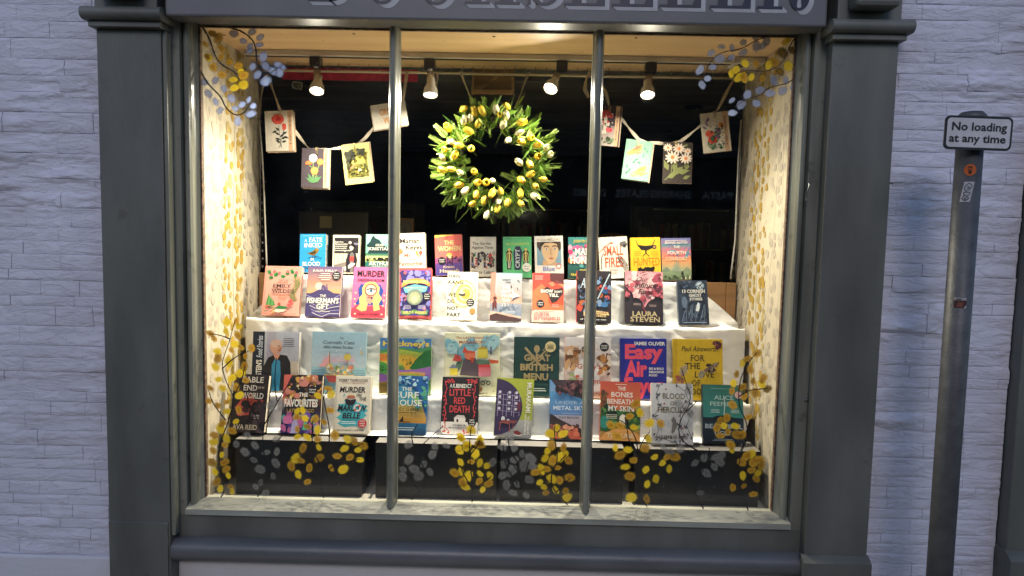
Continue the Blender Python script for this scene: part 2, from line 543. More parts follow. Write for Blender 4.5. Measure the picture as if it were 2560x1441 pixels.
one('wall_plinth', mb, RENDER, 'smooth rendered plinth under the white stone wall', 'plinth')
mb = MB(); mb.box(1.392, 1.885, -.06, .25, 0, .12, .004)
one('wall_plinth', mb, RENDER, 'low rendered plinth at the foot of the wall behind the post', 'plinth')

# neighbour's pilaster beyond the post
nb = empty('neighbouring_pilaster', (2.02, -.1, 0), 'dark grey painted pilaster beyond the no loading post', 'pilaster')
mb = MB(); mb.box(1.889, 2.16, -.10, .25, 0, 2.8, .004); mb.build('shaft', TRIM, nb)
mb = MB(); mb.prism([(-.135, 0), (-.135, .535), (-.12, .55), (-.097, .565), (.2, .565), (.2, 0)], 'x', 1.884, 2.17); mb.build('plinth_block', TRIM, nb)

# ------------------------------------------------------------------ the shopfront
shop = empty('shopfront', (0, -.1, 0), 'dark grey painted bookshop front with three tall window panes', 'shopfront')
for sx in (-1, 1):
    p = MB()
    a, b = sorted((sx * 1.162, sx * 1.388))
    p.box(a, b, -.10, .12, 0, 2.352, .004)
    pil = p.build('pilaster', TRIM, shop)
    c = MB()
    c.box(a - .012, b + .012, -.128, .10, 2.352, 2.372, .003)
    prof = []
    for k in range(9):
        t = math.pi * (-.5 + k / 8)
        prof.append((-.135 - .022 * math.cos(t), 2.395 + .022 * math.sin(t)))
    prof += [(.08, 2.417), (.08, 2.373)]
    c.prism(prof, 'x', a - .025, b + .025, True)
    c.build('capital', TRIM, pil)
    d = MB(); d.box(a + .004, b - .004, -.115, .10, 2.4175, 2.62, .004)
    d.box(a + .035, b - .045, -.19, -.1152, 2.445, 2.60, .015)
    d.build('bracket', TRIM, pil)
    if sx > 0:
        e = MB(); e.prism([(-.128, 0), (-.128, .508), (-.1005, .528), (-.09, .528), (-.09, 0)], 'x', a - .012, b + .006); e.build('plinth_block', TRIM, pil)
    else:
        e = MB(); e.prism([(-.108, 0), (-.108, .585), (-.1005, .59), (-.09, .59), (-.09, 0)], 'x', a + .004, b - .006); e.build('plinth_block', TRIM, pil)

# fascia board with painted lettering
f = MB(); f.box(-1.134, 1.128, -.125, -.03, 2.392, 2.86, .008)
fascia = f.build('fascia', mat('fascia_paint', (.135, .133, .135), .45, .08, 4, (1, 1, .5), .05, 90), shop)
f = MB(); f.box(-1.161, 1.161, -.03, .2, 2.424, 2.86); f.build('fascia_backing', TRIM, shop)
INK = mat('sign_navy', (.012, .012, .03), .35, .1)
SHADE = mat('sign_grey', (.42, .42, .43), .45, .1)
LET = [('B', 771, 868), ('O', 912, 1003), ('O', 1043, 1140), ('K', 1162, 1312), ('S', 1318, 1404), ('E', 1410, 1512), ('L', 1530, 1632), ('L', 1648, 1752), ('E', 1774, 1876), ('R', 1892, 2020)]
zb = 2.448; zt = zb + .205
def slab_letter(ch, x0, x1):
    w = x1 - x0; st = .032; th = .009
    polys = []
    def rect(a, b, c, d): polys.append([(a, c), (b, c), (b, d), (a, d)])
    def arc(cx, cz, rx, rz, tw, a0, a1, n=18):
        for k in range(n):
            t0, t1 = R(a0 + (a1 - a0) * k / n), R(a0 + (a1 - a0) * (k + 1) / n)
            def pt(t, o): 
                fat = tw * (.28 + .72 * abs(math.cos(t)))
                return (cx + (rx - (fat if o else 0)) * math.cos(t), cz + (rz - (tw * .3 if o else 0)) * math.sin(t))
            polys.append([pt(t0, 0), pt(t1, 0), pt(t1, 1), pt(t0, 1)])
    H = zt - zb
    if ch == 'B':
        rect(x0, x0 + w * .62, zb, zb + th); rect(x0 + .012, x0 + .012 + st, zb + th, zt)
        arc(x0 + w * .55, zb + H * .26, w * .45, H * .26, st, -90, 90); arc(x0 + w * .5, zb + H * .76, w * .42, H * .24, st, -90, 90); rect(x0, x0 + w * .55, zt - th, zt)
    elif ch == 'O':
        arc((x0 + x1) / 2, (zb + zt) / 2, w / 2, H / 2 + .006, st, 0, 360, 32)
    elif ch == 'K':
        rect(x0, x0 + w * .42, zb, zb + th); rect(x0 + w * .12, x0 + w * .12 + st, zb + th, zt)
        rect(x0 + w * .5, x1 - w * .08, zb, zb + th); rect(x0, x0 + w * .42, zt - th, zt)
        polys.append([(x0 + w * .62, zb + th), (x0 + w * .82, zb + th), (x0 + w * .5, zb + H * .6), (x0 + w * .38, zb + H * .5)])
        polys.append([(x0 + w * .3, zb + H * .42), (x0 + w * .36, zb + H * .4), (x0 + w * .85, zt), (x0 + w * .75, zt)])
    elif ch == 'S':
        arc((x0 + x1) / 2, zb + H * .26, w * .46, H * .27, st, -180, 90); arc((x0 + x1) / 2, zb + H * .74, w * .42, H * .26, st, 90, 360)
        polys.append([(x0, zb - .001), (x0 + .012, zb + .002), (x0 + .014, zb + .055), (x0 + .004, zb + .055)])
    elif ch in 'EL':
        rect(x0, x1, zb, zb + th); rect(x0 + w * .2, x0 + w * .2 + st, zb + th, zt); rect(x0, x0 + w * .6, zt - th, zt)
        polys.append([(x1 - .03, zb + th), (x1, zb + th), (x1, zb + .06), (x1 - .008, zb + .06)])
        if ch == 'E': rect(x0 + w * .35, x0 + w * .8, zb + H * .5, zb + H * .5 + th); rect(x0, x1, zt - th, zt)
    elif ch == 'R':
        rect(x0, x0 + w * .5, zb, zb + th); rect(x0 + w * .14, x0 + w * .14 + st, zb + th, zt); rect(x0, x0 + w * .6, zt - th, zt)
        arc(x0 + w * .5, zb + H * .74, w * .36, H * .26, st, -90, 90)
        arc(x0 + w * .82, zb + H * .22, w * .2, H * .24, .03, -190, 0)
    return polys
for ch, pa, pb in LET:
    xa, xb = UY(pa, 15, -.125).x, UY(pb, 15, -.125).x
    ink = MB(); shd = MB()
    for pl in slab_letter(ch, xa, xb):
        ink.add([(x, -.1292, z) for x, z in pl], [list(range(len(pl)))])
        for k in range(6):
            o = .0025 + .0026 * k
            shd.add([(x + o, -.1262 - .0003 * (5 - k), z - o * .8) for x, z in pl], [list(range(len(pl)))])
    shd.build('letter_shadow', SHADE, fascia)
    ink.build('letter', INK, fascia)

# window frame: jambs, head, mullions, sill, apron, roll moulding
GX0, GX1, GZ0, GZ1 = -1.075, 1.075, .65, 2.397
MX = (-.3635, .368)
for sx in (-1, 1):
    j = MB()
    prof = [(sx * 1.0752, .03), (sx * 1.0752, -.004), (sx * 1.083, -.016)]
    for k in range(7):
        t = math.pi * k / 6
        prof.append((sx * (1.101 - .015 * math.cos(t)), -.022 - .028 * math.sin(t)))
    prof += [(sx * 1.121, -.052), (sx * 1.1615, -.055), (sx * 1.1615, .03)]
    j.prism(prof, 'z', .519, 2.43, False)
    jo = j.build('jamb', FRAME, shop)
    st = MB(); st.box(*sorted((sx * 1.069, sx * 1.0748)), -.003, .012, GZ0 + .001, GZ1 - .001, .001)
    st.build('putty_strip', mat('old_putty', (.16, .09, .055), .8, .4, 60, bump=.3, bs=90), jo)
h = MB()
prof = [(.03, 2.3972), (-.004, 2.3972), (-.014, 2.403), (-.03, 2.405), (-.05, 2.414), (-.06, 2.4235), (.03, 2.4235)]
h.prism(prof, 'x', -1.0745, 1.0745); ho = h.build('head', FRAME, shop)
t = MB(); t.box(-1.074, 1.074, -.002, .010, 2.391, 2.3968, .001); t.build('putty_strip', MATS['old_putty'], ho)
for mx in MX:
    q = MB()
    prof = [(mx - .020, .014), (mx - .020, -.006)]
    for k in range(9):
        tt = math.pi * k / 8
        prof.append((mx - .0165 * math.cos(tt), -.010 - .040 * math.sin(tt)))
    prof += [(mx + .020, -.006), (mx + .020, .014)]
    q.prism(prof, 'z', .640, 2.4055, True)
    q.build('mullion', FRAME, shop)
SILL = mat('worn_sill_paint', (.31, .305, .25), .45, .15, 22, (.2, 1, 1), .1, 60, dirt=((.16, .16, .13), 26, .62))
s_ = MB()
s_.prism([(.02, .40), (.02, .649), (-.004, .648), (-.072, .628), (-.074, .608), (-.036, .604), (-.036, .40)], 'x', -1.118, 1.118)
so = s_.build('sill', SILL, shop)
q = MB(); q.box(-1.1612, -1.146, -.094, -.0556, .535, 2.35, .004); q.build('lamp_light_strip', FRAME, shop)  # added paler strip; its colour stands for lamp light on the pilaster return
a_ = MB(); a_.box(-1.16, 1.16, -.0555, -.0362, .51, .6035, .003); a_.build('apron_board', TRIM, shop)
r_ = MB(); prof = []
for k in range(13):
    tt = math.pi * (-.5 + k / 12)
    prof.append((-.058 - .045 * math.cos(tt), .472 + .045 * math.sin(tt)))
prof += [(.0, .517), (.0, .427)]
r_.prism(prof, 'x', -1.1615, 1.1615, True)
r_.build('roll_moulding', mat('grey_moulding_paint', (.115, .118, .122), .38, .15, 10, (.3, 1, 1), .08, 60, dirt=((.05, .045, .04), 11, .64)), shop)
b_ = MB(); b_.box(-1.1615, 1.1615, -.045, .06, 0, .4265, .004); b_.build('stall_riser', wall_mat('stall_render', (.55, .53, .54), depth=.08), shop)
g0 = [GX0, MX[0] + .0195, MX[1] + .0195]; g1 = [MX[0] - .0195, MX[1] - .0195, GX1]
for k in range(3):
    g = MB(); g.box(g0[k], g1[k], -.0045, .0, GZ0, GZ1)
    g.build('glass_pane', GLASS, shop)
SCREW = mat('steel_screw', (.3, .3, .3), .35, .2, metal=.9)
for px, py in ((432, 966), (2016, 1000)):
    c = UY(px, py, -.058); k = MB(); k.lathe([(.001, -.006), (.006, -.004), (.006, 0)], 10, Matrix.Translation(c) @ Matrix.Rotation(R(-90), 4, 'X'))
    k.build('screw', SCREW, shop)
c = UY(2015, 480, -.06)
k = MB(); k.tube([c + Vector((.004, -.002, .03)), c + Vector((.006, -.012, .026)), c + Vector((.002, -.014, .008)), c + Vector((0, -.004, -.002)), c + Vector((-.002, -.006, -.03)), c + Vector((.004, -.012, -.034))], .0022, 6)
k.build('hook', SCREW, shop)

# ------------------------------------------------------------------ window box: floor, ceiling, papered sides
PAPER = mat('wallpaper_cream', (.47, .41, .305), .75, .05, 6, bump=.05, bs=90)
PLY = mat('ply_ceiling', (.80, .58, .34), .6, .16, 5, (.25, 3, 1), .05, 40, col2=(.70, .48, .26), detail=9)
BD = .575
mb = MB(); mb.box(-1.11, 1.11, .014, BD, .56, .632); tag(mb.build('window_floor', mat('floor_board_cream', (.62, .57, .48), .6, .15, 12)), kind='structure')
mb = MB(); mb.box(-1.11, 1.11, .014, BD + .02, GZ1 + .001, GZ1 + .03); ceil = tag(mb.build('window_ceiling', PLY), kind='structure')
mb = MB()
for px, py in ((885, 85), (1235, 92), (1590, 95), (560, 88)):
    c = UZ(px, py, GZ1); mb.lathe([(.003, -.002), (.006, 0)], 8, Matrix.Translation((c.x, c.y, GZ1)))
mb.build('screw_head', mat('rusty_screw', (.12, .05, .02), .7, .3), ceil)
tag(mb, 0) if False else None
for sx in (-1, 1):
    mb = MB(); mb.box(*sorted((sx * 1.0755, sx * 1.11)), .031, BD, .632, GZ1); 
    w = tag(mb.build('window_side_wall', PAPER), kind='structure')
    # printed sprigs: leaf ovals and stems lying flat on the paper
    rr = random.Random(5 + sx)
    X = sx * 1.0755
    def oval(m_, y, z, a, ry, rz, lay):
        pts = []
        for q in range(10):
            t = 2 * math.pi * q / 10
            u, v = ry * math.cos(t), rz * math.sin(t)
            yy = y + u * math.cos(a) - v * math.sin(a); zz = z + u * math.sin(a) + v * math.cos(a)
            pts.append((X - sx * (.0005 + .00004 * lay), min(BD - .004, max(.034, yy)), min(GZ1 - .004, max(.636, zz))))
        m_.add(pts, [tuple(range(10))])
    gold, pale, grey, stem = MB(), MB(), MB(), MB()
    nlay = 0; ncol = -1
    for yc, kind in ((.07, 'g'), (.14, 'g'), (.30, 'y'), (.46, 'g'), (.53, 'g')):
        ncol += 1; z = .64
        ph = rr.uniform(0, 6)
        zs = []
        while z < GZ1:
            yy = yc + .022 * math.sin(z * 4 + ph)
            zs.append((yy, z))
            for sd in (-1, 1):
                for b in range(2 if kind == 'y' else 1):
                    if rr.random() < .22: continue
                    off = rr.uniform(.02, .05) + .045 * b if kind == 'y' else rr.uniform(.01, .06)
                    a = sd * rr.uniform(.0, .6) * -1
                    s2 = rr.uniform(.8, 1.25)
                    tgt = grey if kind == 'g' else (gold if rr.random() < .62 else pale)
                    oval(tgt, yy + sd * off, z + rr.uniform(-.012, .012), a, (.0150 if kind == 'y' else .0165) * s2, (.0155 if kind == 'y' else .0165) * s2, nlay % 11 + 11 * ncol); nlay += 1
            z += .030 if kind == 'y' else .042
        for (y0, z0), (y1, z1) in zip(zs, zs[1:]):
            wd = .002
            m_ = stem if kind == 'y' else grey
            m_.add([(X - sx * .0003, y0 - wd, z0), (X - sx * .0003, y0 + wd, z0), (X - sx * .0003, y1 + wd, z1), (X - sx * .0003, y1 - wd, z1)], [(0, 1, 2, 3)])
            if kind == 'y' and rr.random() < .5:
                sd = rr.choice((-1, 1))
                m_.add([(X - sx * .0003, y0, z0), (X - sx * .0003, y0 + .0014, z0), (X - sx * .0003, y0 + sd * .10, z0 + .085), (X - sx * .0003, y0 + sd * .10 - .004, z0 + .085)], [(0, 1, 2, 3)])
    for nm, m_, c_ in (('gold_leaf_print', gold, (.36, .23, .03)), ('pale_leaf_print', pale, (.40, .31, .12)), ('grey_leaf_print', grey, (.385, .34, .27)), ('stem_print', stem, (.22, .18, .12))):
        tag(m_.build(nm, mat('paper_' + nm, c_, .75, .14, 30), w), kind='stuff')

# ------------------------------------------------------------------ the dark shop behind
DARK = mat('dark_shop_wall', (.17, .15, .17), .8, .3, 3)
RX, RY, RZ = 2.6, 5.2, 2.60
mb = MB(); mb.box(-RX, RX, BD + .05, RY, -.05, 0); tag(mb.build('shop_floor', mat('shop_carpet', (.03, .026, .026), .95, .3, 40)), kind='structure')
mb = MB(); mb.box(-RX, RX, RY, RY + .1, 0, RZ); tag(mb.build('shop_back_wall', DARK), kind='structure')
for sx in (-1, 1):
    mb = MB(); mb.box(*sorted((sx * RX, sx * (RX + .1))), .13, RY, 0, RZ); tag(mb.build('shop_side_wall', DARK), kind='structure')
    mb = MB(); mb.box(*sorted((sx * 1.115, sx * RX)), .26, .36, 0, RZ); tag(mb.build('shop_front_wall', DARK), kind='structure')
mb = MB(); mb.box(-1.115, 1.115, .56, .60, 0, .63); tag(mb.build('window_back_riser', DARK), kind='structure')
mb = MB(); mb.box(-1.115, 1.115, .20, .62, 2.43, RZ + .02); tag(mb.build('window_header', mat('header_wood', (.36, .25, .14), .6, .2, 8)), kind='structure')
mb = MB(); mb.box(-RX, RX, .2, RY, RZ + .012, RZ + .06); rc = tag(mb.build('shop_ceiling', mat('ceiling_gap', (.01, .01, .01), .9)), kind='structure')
PLK = mat('ceiling_plank_paint', (.7, .71, .67), .7, .2, 3, (.3, 1, 1), .05, 40)
y = .63
while y < RY - .1:
    d = .235
    p = MB(); p.box(-RX, RX, y, y + d - .010, RZ - .004 + rnd.uniform(-.002, .002), RZ + .0115, .002)
    p.build('plank', PLK, rc); y += d
# ------------------------------------------------------------------ lighting track and spotlights
WHITEM = mat('white_enamel', (.62, .58, .5), .4, .1)
BLACKP = mat('black_plastic', (.015, .015, .016), .4, .1)
STEEL = mat('brushed_steel', (.45, .42, .38), .35, .1, metal=.8)
A = UZ(612, 126, GZ1); B = UZ(1838, 152, GZ1)
ty = .345
trk = empty('lighting_track', ((A.x + B.x) / 2, ty, 2.36), 'long lighting track fixed under the window ceiling', 'light track')
mb = MB(); mb.box(A.x, B.x, ty - .022, ty - .002, 2.376, 2.3965, .002); mb.box(A.x, B.x, ty + .012, ty + .022, 2.376, 2.3965, .002); mb.build('rail', WHITEM, trk)
mb = MB(); mb.box(A.x + .002, B.x - .002, ty - .0018, ty + .0118, 2.374, 2.392); mb.build('conductor_slot', BLACKP, trk)
mb = MB(); mb.box(B.x + .0, B.x + .03, ty - .024, ty + .024, 2.368, 2.3968, .003); mb.build('end_cap', BLACKP, trk)
mb = MB(); mb.box(.94, 1.07, .30, .42, 2.372, 2.3962, .004); mb.lathe([(.012, -.004), (.014, 0)], 12, Matrix.Translation((.985, .33, 2.372))); mb.lathe([(.012, -.004), (.014, 0)], 12, Matrix.Translation((1.03, .33, 2.372))); mb.build('junction_box', WHITEM, trk)
def emis(name, col, s):
    m, nt, b = nodes_mat(name)
    b.inputs['Emission Color'].default_value = (*col, 1); b.inputs['Emission Strength'].default_value = s; b.inputs['Base Color'].default_value = (.8, .8, .8, 1)
    return m
BULB = emis('lit_bulb', (1.0, .88, .68), 30.0)
SPOTS = [(790, 148, 792, 228, (.05, -.5, -1), 'aimed forward beside the red banner'),
         (1075, 152, 1076, 238, (.0, -.28, -1), 'aimed straight down next to the hanging wooden crate'),
         (1405, 156, 1376, 222, (-.42, -.75, -1), 'tipped outwards at the glass with its face showing'),
         (1627, 158, 1619, 238, (-.05, -.5, -1), 'hanging above the card with birds')]
for px, py, bx, by, d, wh in SPOTS:
    t = UY(px, py, ty)
    b = UY(bx, by, ty - .01)
    d = Vector(d).normalized()
    root = empty('spotlight', (t.x, ty, b.z - .02), 'lit warm spotlight ' + wh, 'spotlight', 'spotlights on the window track')
    m = MB(); m.box(t.x - .022, t.x + .022, ty - .022, ty + .022, 2.336, 2.3735, .003); m.build('track_adapter', BLACKP, root)
    q = d.to_track_quat('Z', 'Y').to_matrix().to_4x4()
    back = b - d * .075
    m = MB(); m.tube([(t.x, ty, 2.336), (t.x, ty, back.z + .03)], .005, 8); m.tube([(t.x, ty, back.z + .035), (t.x, ty + .0, back.z + .028)], .010, 10); m.build('stem', STEEL, root)
    m = MB()
    side = Vector((1, 0, 0))
    m.add([(t.x - .014, ty + .012, back.z + .04), (t.x + .014, ty + .012, back.z + .04), (b.x + .017, b.y + .012, b.z + .012), (b.x - .017, b.y + .012, b.z + .012)], [(0, 1, 2, 3)])
    m.add([(t.x - .014, ty + .014, back.z + .04), (t.x + .014, ty + .014, back.z + .04), (b.x + .017, b.y + .015, b.z + .012), (b.x - .017, b.y + .015, b.z + .012)], [(0, 1, 2, 3)])
    m.build('bracket', mat('bracket_bronze', (.34, .26, .18), .4, .2, metal=.4), root)
    Mx = Matrix.Translation(b) @ q
    m = MB(); m.lathe([(.010, -.078), (.016, -.074), (.018, -.045), (.027, -.026), (.0305, -.004), (.0305, .002), (.0275, .002), (.0265, -.004)], 22, Mx, cap=False); m.build('lamp_holder', WHITEM, root)
    m = MB(); m.lathe([(.0262, -.003), (.018, .0005), (.006, .002)], 22, Mx); m.build('bulb', BULB, root)
    for kind in ('beam', 'spill'):                         # the narrow reflector beam and the bulb's weak all-round light
        if kind == 'beam':
            ld = bpy.data.lights.new('beam', 'SPOT'); ld.energy = LAMP_W; ld.spot_size = R(132); ld.spot_blend = 1.0; ld.shadow_soft_size = .022
        else:
            ld = bpy.data.lights.new('spill', 'AREA'); ld.energy = SPILL_W; ld.shape = 'DISK'; ld.size = .046
        ld.color = (1.0, .89, .71)
        lo = bpy.data.objects.new(kind, ld); COL.objects.link(lo); lo.parent = root
        lo.location = (b + d * (.012 if kind == 'beam' else .006)) - root.location
        lo.rotation_euler = (-d).to_track_quat('Z', 'Y').to_euler()

# curtain rail with hooks along the top of the opening, and the pinned strings down the sides
cr = empty('curtain_rail', (0, .55, 2.35), 'thin white curtain rail with small hooks below the window ceiling', 'rail')
mb = MB(); mb.tube([(-1.07, .555, 2.364), (-.3, .555, 2.366), (.4, .555, 2.364), (1.06, .555, 2.366)], .0055, 8); mb.build('rod', mat('cream_rod', (.72, .64, .5), .5, .1), cr)
hk = None
for i in range(46):
    x = -1.03 + i * .0455
    if hk is None:
        m = MB(); m.tube([(0, 0, .032), (.0, -.004, .018), (0, -.009, .004), (0, -.006, -.004), (0, .002, -.002)], .0013, 5)
        hk = m.mesh('hook', STEEL)
    o = link_mesh('hook', hk, cr); o.location = (x, .548 - .55, 2.368 - 2.35)
for sx in (-1, 1):
    er = empty('net_wire', (sx * 1.068, .56, 1.48), 'hooked wire up the papered wall edge by the ' + ('rose card' if sx < 0 else 'bouquet card'), 'wire', 'wires at the wall edges')
    m = MB(); m.tube([(sx * 1.0685, .566, 1.48), (sx * 1.0670, .566, 1.9), (sx * 1.0685, .566, 2.34)], .0018, 5); m.build('wire', STEEL, er)
    hm = None
    for i in range(24):
        if hm is None:
            m = MB(); m.tube([(0, .008, 0), (-sx * .008, .004, .003), (-sx * .014, -.002, -.003), (-sx * .010, -.004, -.007)], .0014, 5); hm = m.mesh('hook', STEEL)
        o = link_mesh('hook', hm, er); o.location = (0, .0, .02 + i * .036)
    cb = MB()
    if sx < 0: pts = [(648, 300), (655, 380), (660, 470), (663, 560), (666, 640), (668, 690)]
    else: pts = [(1853, 300), (1846, 400), (1841, 520), (1838, 600), (1832, 650), (1826, 698)]
    cb.tube([UY(x, y, .552) for x, y in pts], .0035, 6)
    one('cable', cb, mat('white_cable', (.7, .66, .58), .5, .05), 'white cable hanging down beside the ' + ('rose card' if sx < 0 else 'bouquet card'), 'cable')

# red banner, sticker and wooden crate up behind the opening
a, b = UY(706, 180, .66), UY(1044, 205, .66)
mb = MB(); n = 24; pts = []
for j in range(2):
    for i in range(n):
        u = i / (n - 1); pts.append((a.x + (b.x - a.x) * u, .66 + .003 * math.sin(u * 15), a.z + .02 if j else b.z))
mb.grid(pts, n, 2)
mb.grid([(p[0], p[1] + .003, p[2]) for p in pts], n, 2)
one('banner', mb, mat('crimson_cloth', (.55, .035, .08), .8, .2, 30), 'crimson paper banner strip behind the spotlights', 'banner')
c = UY(742, 214, .64)
st = Canvas(.045, .032)
pr = empty('postcard', (c.x, .64, c.z - .016), 'tiny dark postcard with white border under the crimson banner', 'card', rot=(0, R(8), 0))
mb = MB(); mb.box(-.0225, .0225, 0, .001, 0, .032); mb.build('card_sheet', mat('card_white', (.6, .56, .48), .7, .05), pr, world=False)
st.r(.06, .08, .94, .92, '#4d4a3a'); st.blots(10, .15, .2, .85, .8, ['#8d8a70', '#2b2a22', '#6a7052'], .04, .1); st.finish(pr, PRINT_MATT)
CRW = mat('crate_pine', (.36, .22, .10), .6, .2, 9, (.4, 1, 3), .08, 60)
a, b = UY(1180, 176, .70), UY(1285, 238, .70)
ck = empty('hanging_crate', ((a.x + b.x) / 2, .72, b.z), 'small pine crate with a diagonal brace hanging over the wreath', 'crate')
x0, x1, z0, z1 = a.x, b.x, b.z, a.z + .03
for nm, q in (('bottom_rail', (x0, x1, .69, .705, z0, z0 + .022)), ('top_rail', (x0, x1, .69, .705, z1 - .022, z1)), ('upright', (x0, x0 + .014, .688, .80, z0 + .022, z1 - .022)), ('upright', (x1 - .014, x1, .688, .80, z0 + .022, z1 - .022)), ('panel', (x0 + .0145, x1 - .0145, .706, .714, z0 + .0225, z1 - .0225))):
    m = MB(); m.box(*q, .001); m.build(nm, CRW, ck)
m = MB(); dx = (x1 - x0) / 2; dz = (z1 - z0) * .5
ln = math.hypot(dx, dz) * .8; M = Matrix.Translation(((x0 + x1) / 2, .698, (z0 + z1) / 2)) @ Matrix.Rotation(-math.atan2(dz, dx), 4, 'Y')
m.box(-ln, ln, -.005, .004, -.009, .009, .001, M); m.build('brace', CRW, ck)

# ------------------------------------------------------------------ dim things inside the shop
def box_thing(name, q, m, label, cat, bev=.003):
    mb = MB(); mb.box(*q, bev); return one(name, mb, m, label, cat)
ctr = empty('shop_counter', (-.6, 1.9, 0), 'dark wooden counter inside the shop behind the window', 'counter')
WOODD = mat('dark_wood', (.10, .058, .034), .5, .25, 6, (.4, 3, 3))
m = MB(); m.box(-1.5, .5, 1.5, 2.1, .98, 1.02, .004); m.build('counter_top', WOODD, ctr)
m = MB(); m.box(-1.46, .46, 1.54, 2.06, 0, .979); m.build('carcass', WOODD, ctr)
mo = empty('computer_monitor', (-1.12, 1.66, 1.0205), 'dark computer monitor seen from behind with a note on it', 'monitor')
a, b = UY(745, 528, 1.65), UY(920, 640, 1.65)
MON = mat('monitor_plastic', (.13, .11, .09), .5, .1)
m = MB(); m.box(a.x, b.x, 1.645, 1.675, 1.33, a.z, .008); m.build('screen_back', MON, mo)
m = MB(); m.box(-1.15, -1.06, 1.676, 1.70, 1.05, 1.5, .004); m.box(-1.22, -1.0, 1.60, 1.78, 1.021, 1.05, .004); m.build('stand', MON, mo)
a, b = UY(799, 541, 1.64), UY(829, 571, 1.64)
m = MB(); m.box(a.x, b.x, 1.6425, 1.6445, b.z, a.z); m.build('sticky_note', mat('note_yellow', (.75, .6, .28), .8, .05), mo)
# bookcases along the back
BK = [mat('spine_%d' % i, c, .6, .1) for i, c in enumerate([(.5, .1, .08), (.14, .2, .36), (.62, .5, .3), (.18, .3, .18), (.7, .62, .5), (.28, .12, .22)])]
def bookcase(x0, x1, y, label):
    r0 = empty('bookcase', ((x0 + x1) / 2, y, 0), label, 'bookcase', 'bookcases at the back of the shop')
    for q in ((x0, x0 + .03), (x1 - .03, x1)):
        m = MB(); m.box(*q, y - .26, y, 0, 2.1); m.build('side', WOODD, r0)
    rr = random.Random(int(x0 * 100))
    for k in range(6):
        z = .1 + k * .36
        m = MB(); m.box(x0 + .031, x1 - .031, y - .25, y - .01, z, z + .025); m.build('shelf', WOODD, r0)
        m = MB(); m.box(x0 + .04 + .3 * rr.random(), x1 - .04 - .3 * rr.random(), y - .2535, y - .2505, z + .004, z + .021); m.build('label_strip', mat('label_white', (.7, .66, .58), .6, .05), r0)
        x = x0 + .04
        while x < x1 - .08 and k < 5:
            w = rr.uniform(.018, .045); h = rr.uniform(.19, .27)
            if rr.random() < .85:
                m = MB(); m.box(x, x + w - .002, y - .235, y - .08, z + .0255, z + h); m.build('shelved_book', rr.choice(BK), r0)
            x += w
bookcase(-.15, 1.0, 4.9, 'dark bookcase at the back of the shop behind the wreath')
bookcase(1.15, 2.3, 4.2, 'dark bookcase at the back of the shop behind the bouquet card')
bookcase(-2.2, -1.0, 5.0, 'dark bookcase at the back of the shop behind the counter')
ch = empty('chair', (.78, 2.6, 0), 'dim brown wooden chair back inside the shop', 'chair')
CHW = mat('chair_wood', (.5, .26, .1), .5, .2, 8, (1, 1, .3))
m = MB(); prof = []
xa, xb = .66, .90; zc = 1.62
for k in range(13):
    t = math.pi * k / 12; prof.append((.78 + .12 * math.cos(t), zc + .07 * math.sin(t)))
prof = [(xb, 1.0)] + prof + [(xa, 1.0)]
m.add([(x, 2.60, z) for x, z in prof] + [(x, 2.63, z) for x, z in prof], [list(range(len(prof))), list(range(len(prof), 2 * len(prof)))] + [(k, (k + 1) % len(prof), len(prof) + (k + 1) % len(prof), len(prof) + k) for k in range(len(prof))])
m.build('backrest', CHW, ch)
m = MB(); m.box(.60, .96, 2.2, 2.62, .62, .66, .006); m.build('seat', CHW, ch)
for x in (.62, .91):
    for y in (2.22, 2.57):
        m = MB(); m.box(x, x + .035, y, y + .035, 0, .62); m.build('leg', CHW, ch)
for q in ((.68, .70), (.86, .88)):
    m = MB(); m.box(*q, 2.605, 2.625, .661, 1.0); m.build('back_post', CHW, ch)
for px, py, w in ((1733, 268, 0), (1663, 327, 1)):
    c = UZ(px, py, RZ - .008)
    m = MB(); m.lathe([(.03, -.004), (.062, -.010), (.066, 0)], 20, Matrix.Translation((c.x, c.y, RZ - .007)))
    one('downlight', m, mat('downlight_off', (.02, .02, .02), .3, .1), 'unlit round downlight in the dark ceiling ' + ('above the bouquet card' if not w else 'behind the daisy card'), 'downlight')
pf = UY(1010, 566, 1.7)
fr = empty('picture_frame', (pf.x, 1.72, 1.0205), 'small dim wooden picture frame standing on the shop counter', 'frame')
m = MB(); m.box(pf.x - .06, pf.x + .06, 1.70, 1.715, 1.021, pf.z + .05, .004); m.build('frame', CHW, fr)
m = MB(); m.box(pf.x - .045, pf.x + .045, 1.697, 1.6995, 1.05, pf.z + .035); m.build('picture', mat('dim_picture', (.3, .26, .2), .6, .3, 30), fr)

# ------------------------------------------------------------------ post with the parking plate
POLE = mat('galvanised_post', (.088, .088, .09), .5, .15, 22, bump=.15, bs=120, metal=.25, dirt=((.15, .14, .125), 36, .68))
px_ = 1.497; py_ = -.35
sp = empty('sign_post', (px_, py_, 0), 'grey metal post with a no loading plate and stickers', 'sign post')
m = MB(); m.tube([(px_ + .003, py_, 0), (px_, py_, 1.0), (px_, py_, 2.052)], .038, 28); m.build('pole', POLE, sp)
m = MB(); m.lathe([(.041, 0), (.041, .012), (.03, .024), (.008, .028)], 24, Matrix.Translation((px_, py_, 2.053))); m.build('pole_cap', POLE, sp)
yp = py_ - .062
tl, tr_, br, bl = UY(2366, 288, yp), UY(2536, 294, yp), UY(2525, 380, yp), UY(2356, 371, yp)
pc = (tl + tr_ + br + bl) / 4
PW, PH = .5 * ((tr_ - tl).length + (br - bl).length), .5 * ((tl - bl).length + (tr_ - br).length)
roll = math.atan2((tr_ - tl).z, (tr_ - tl).x)
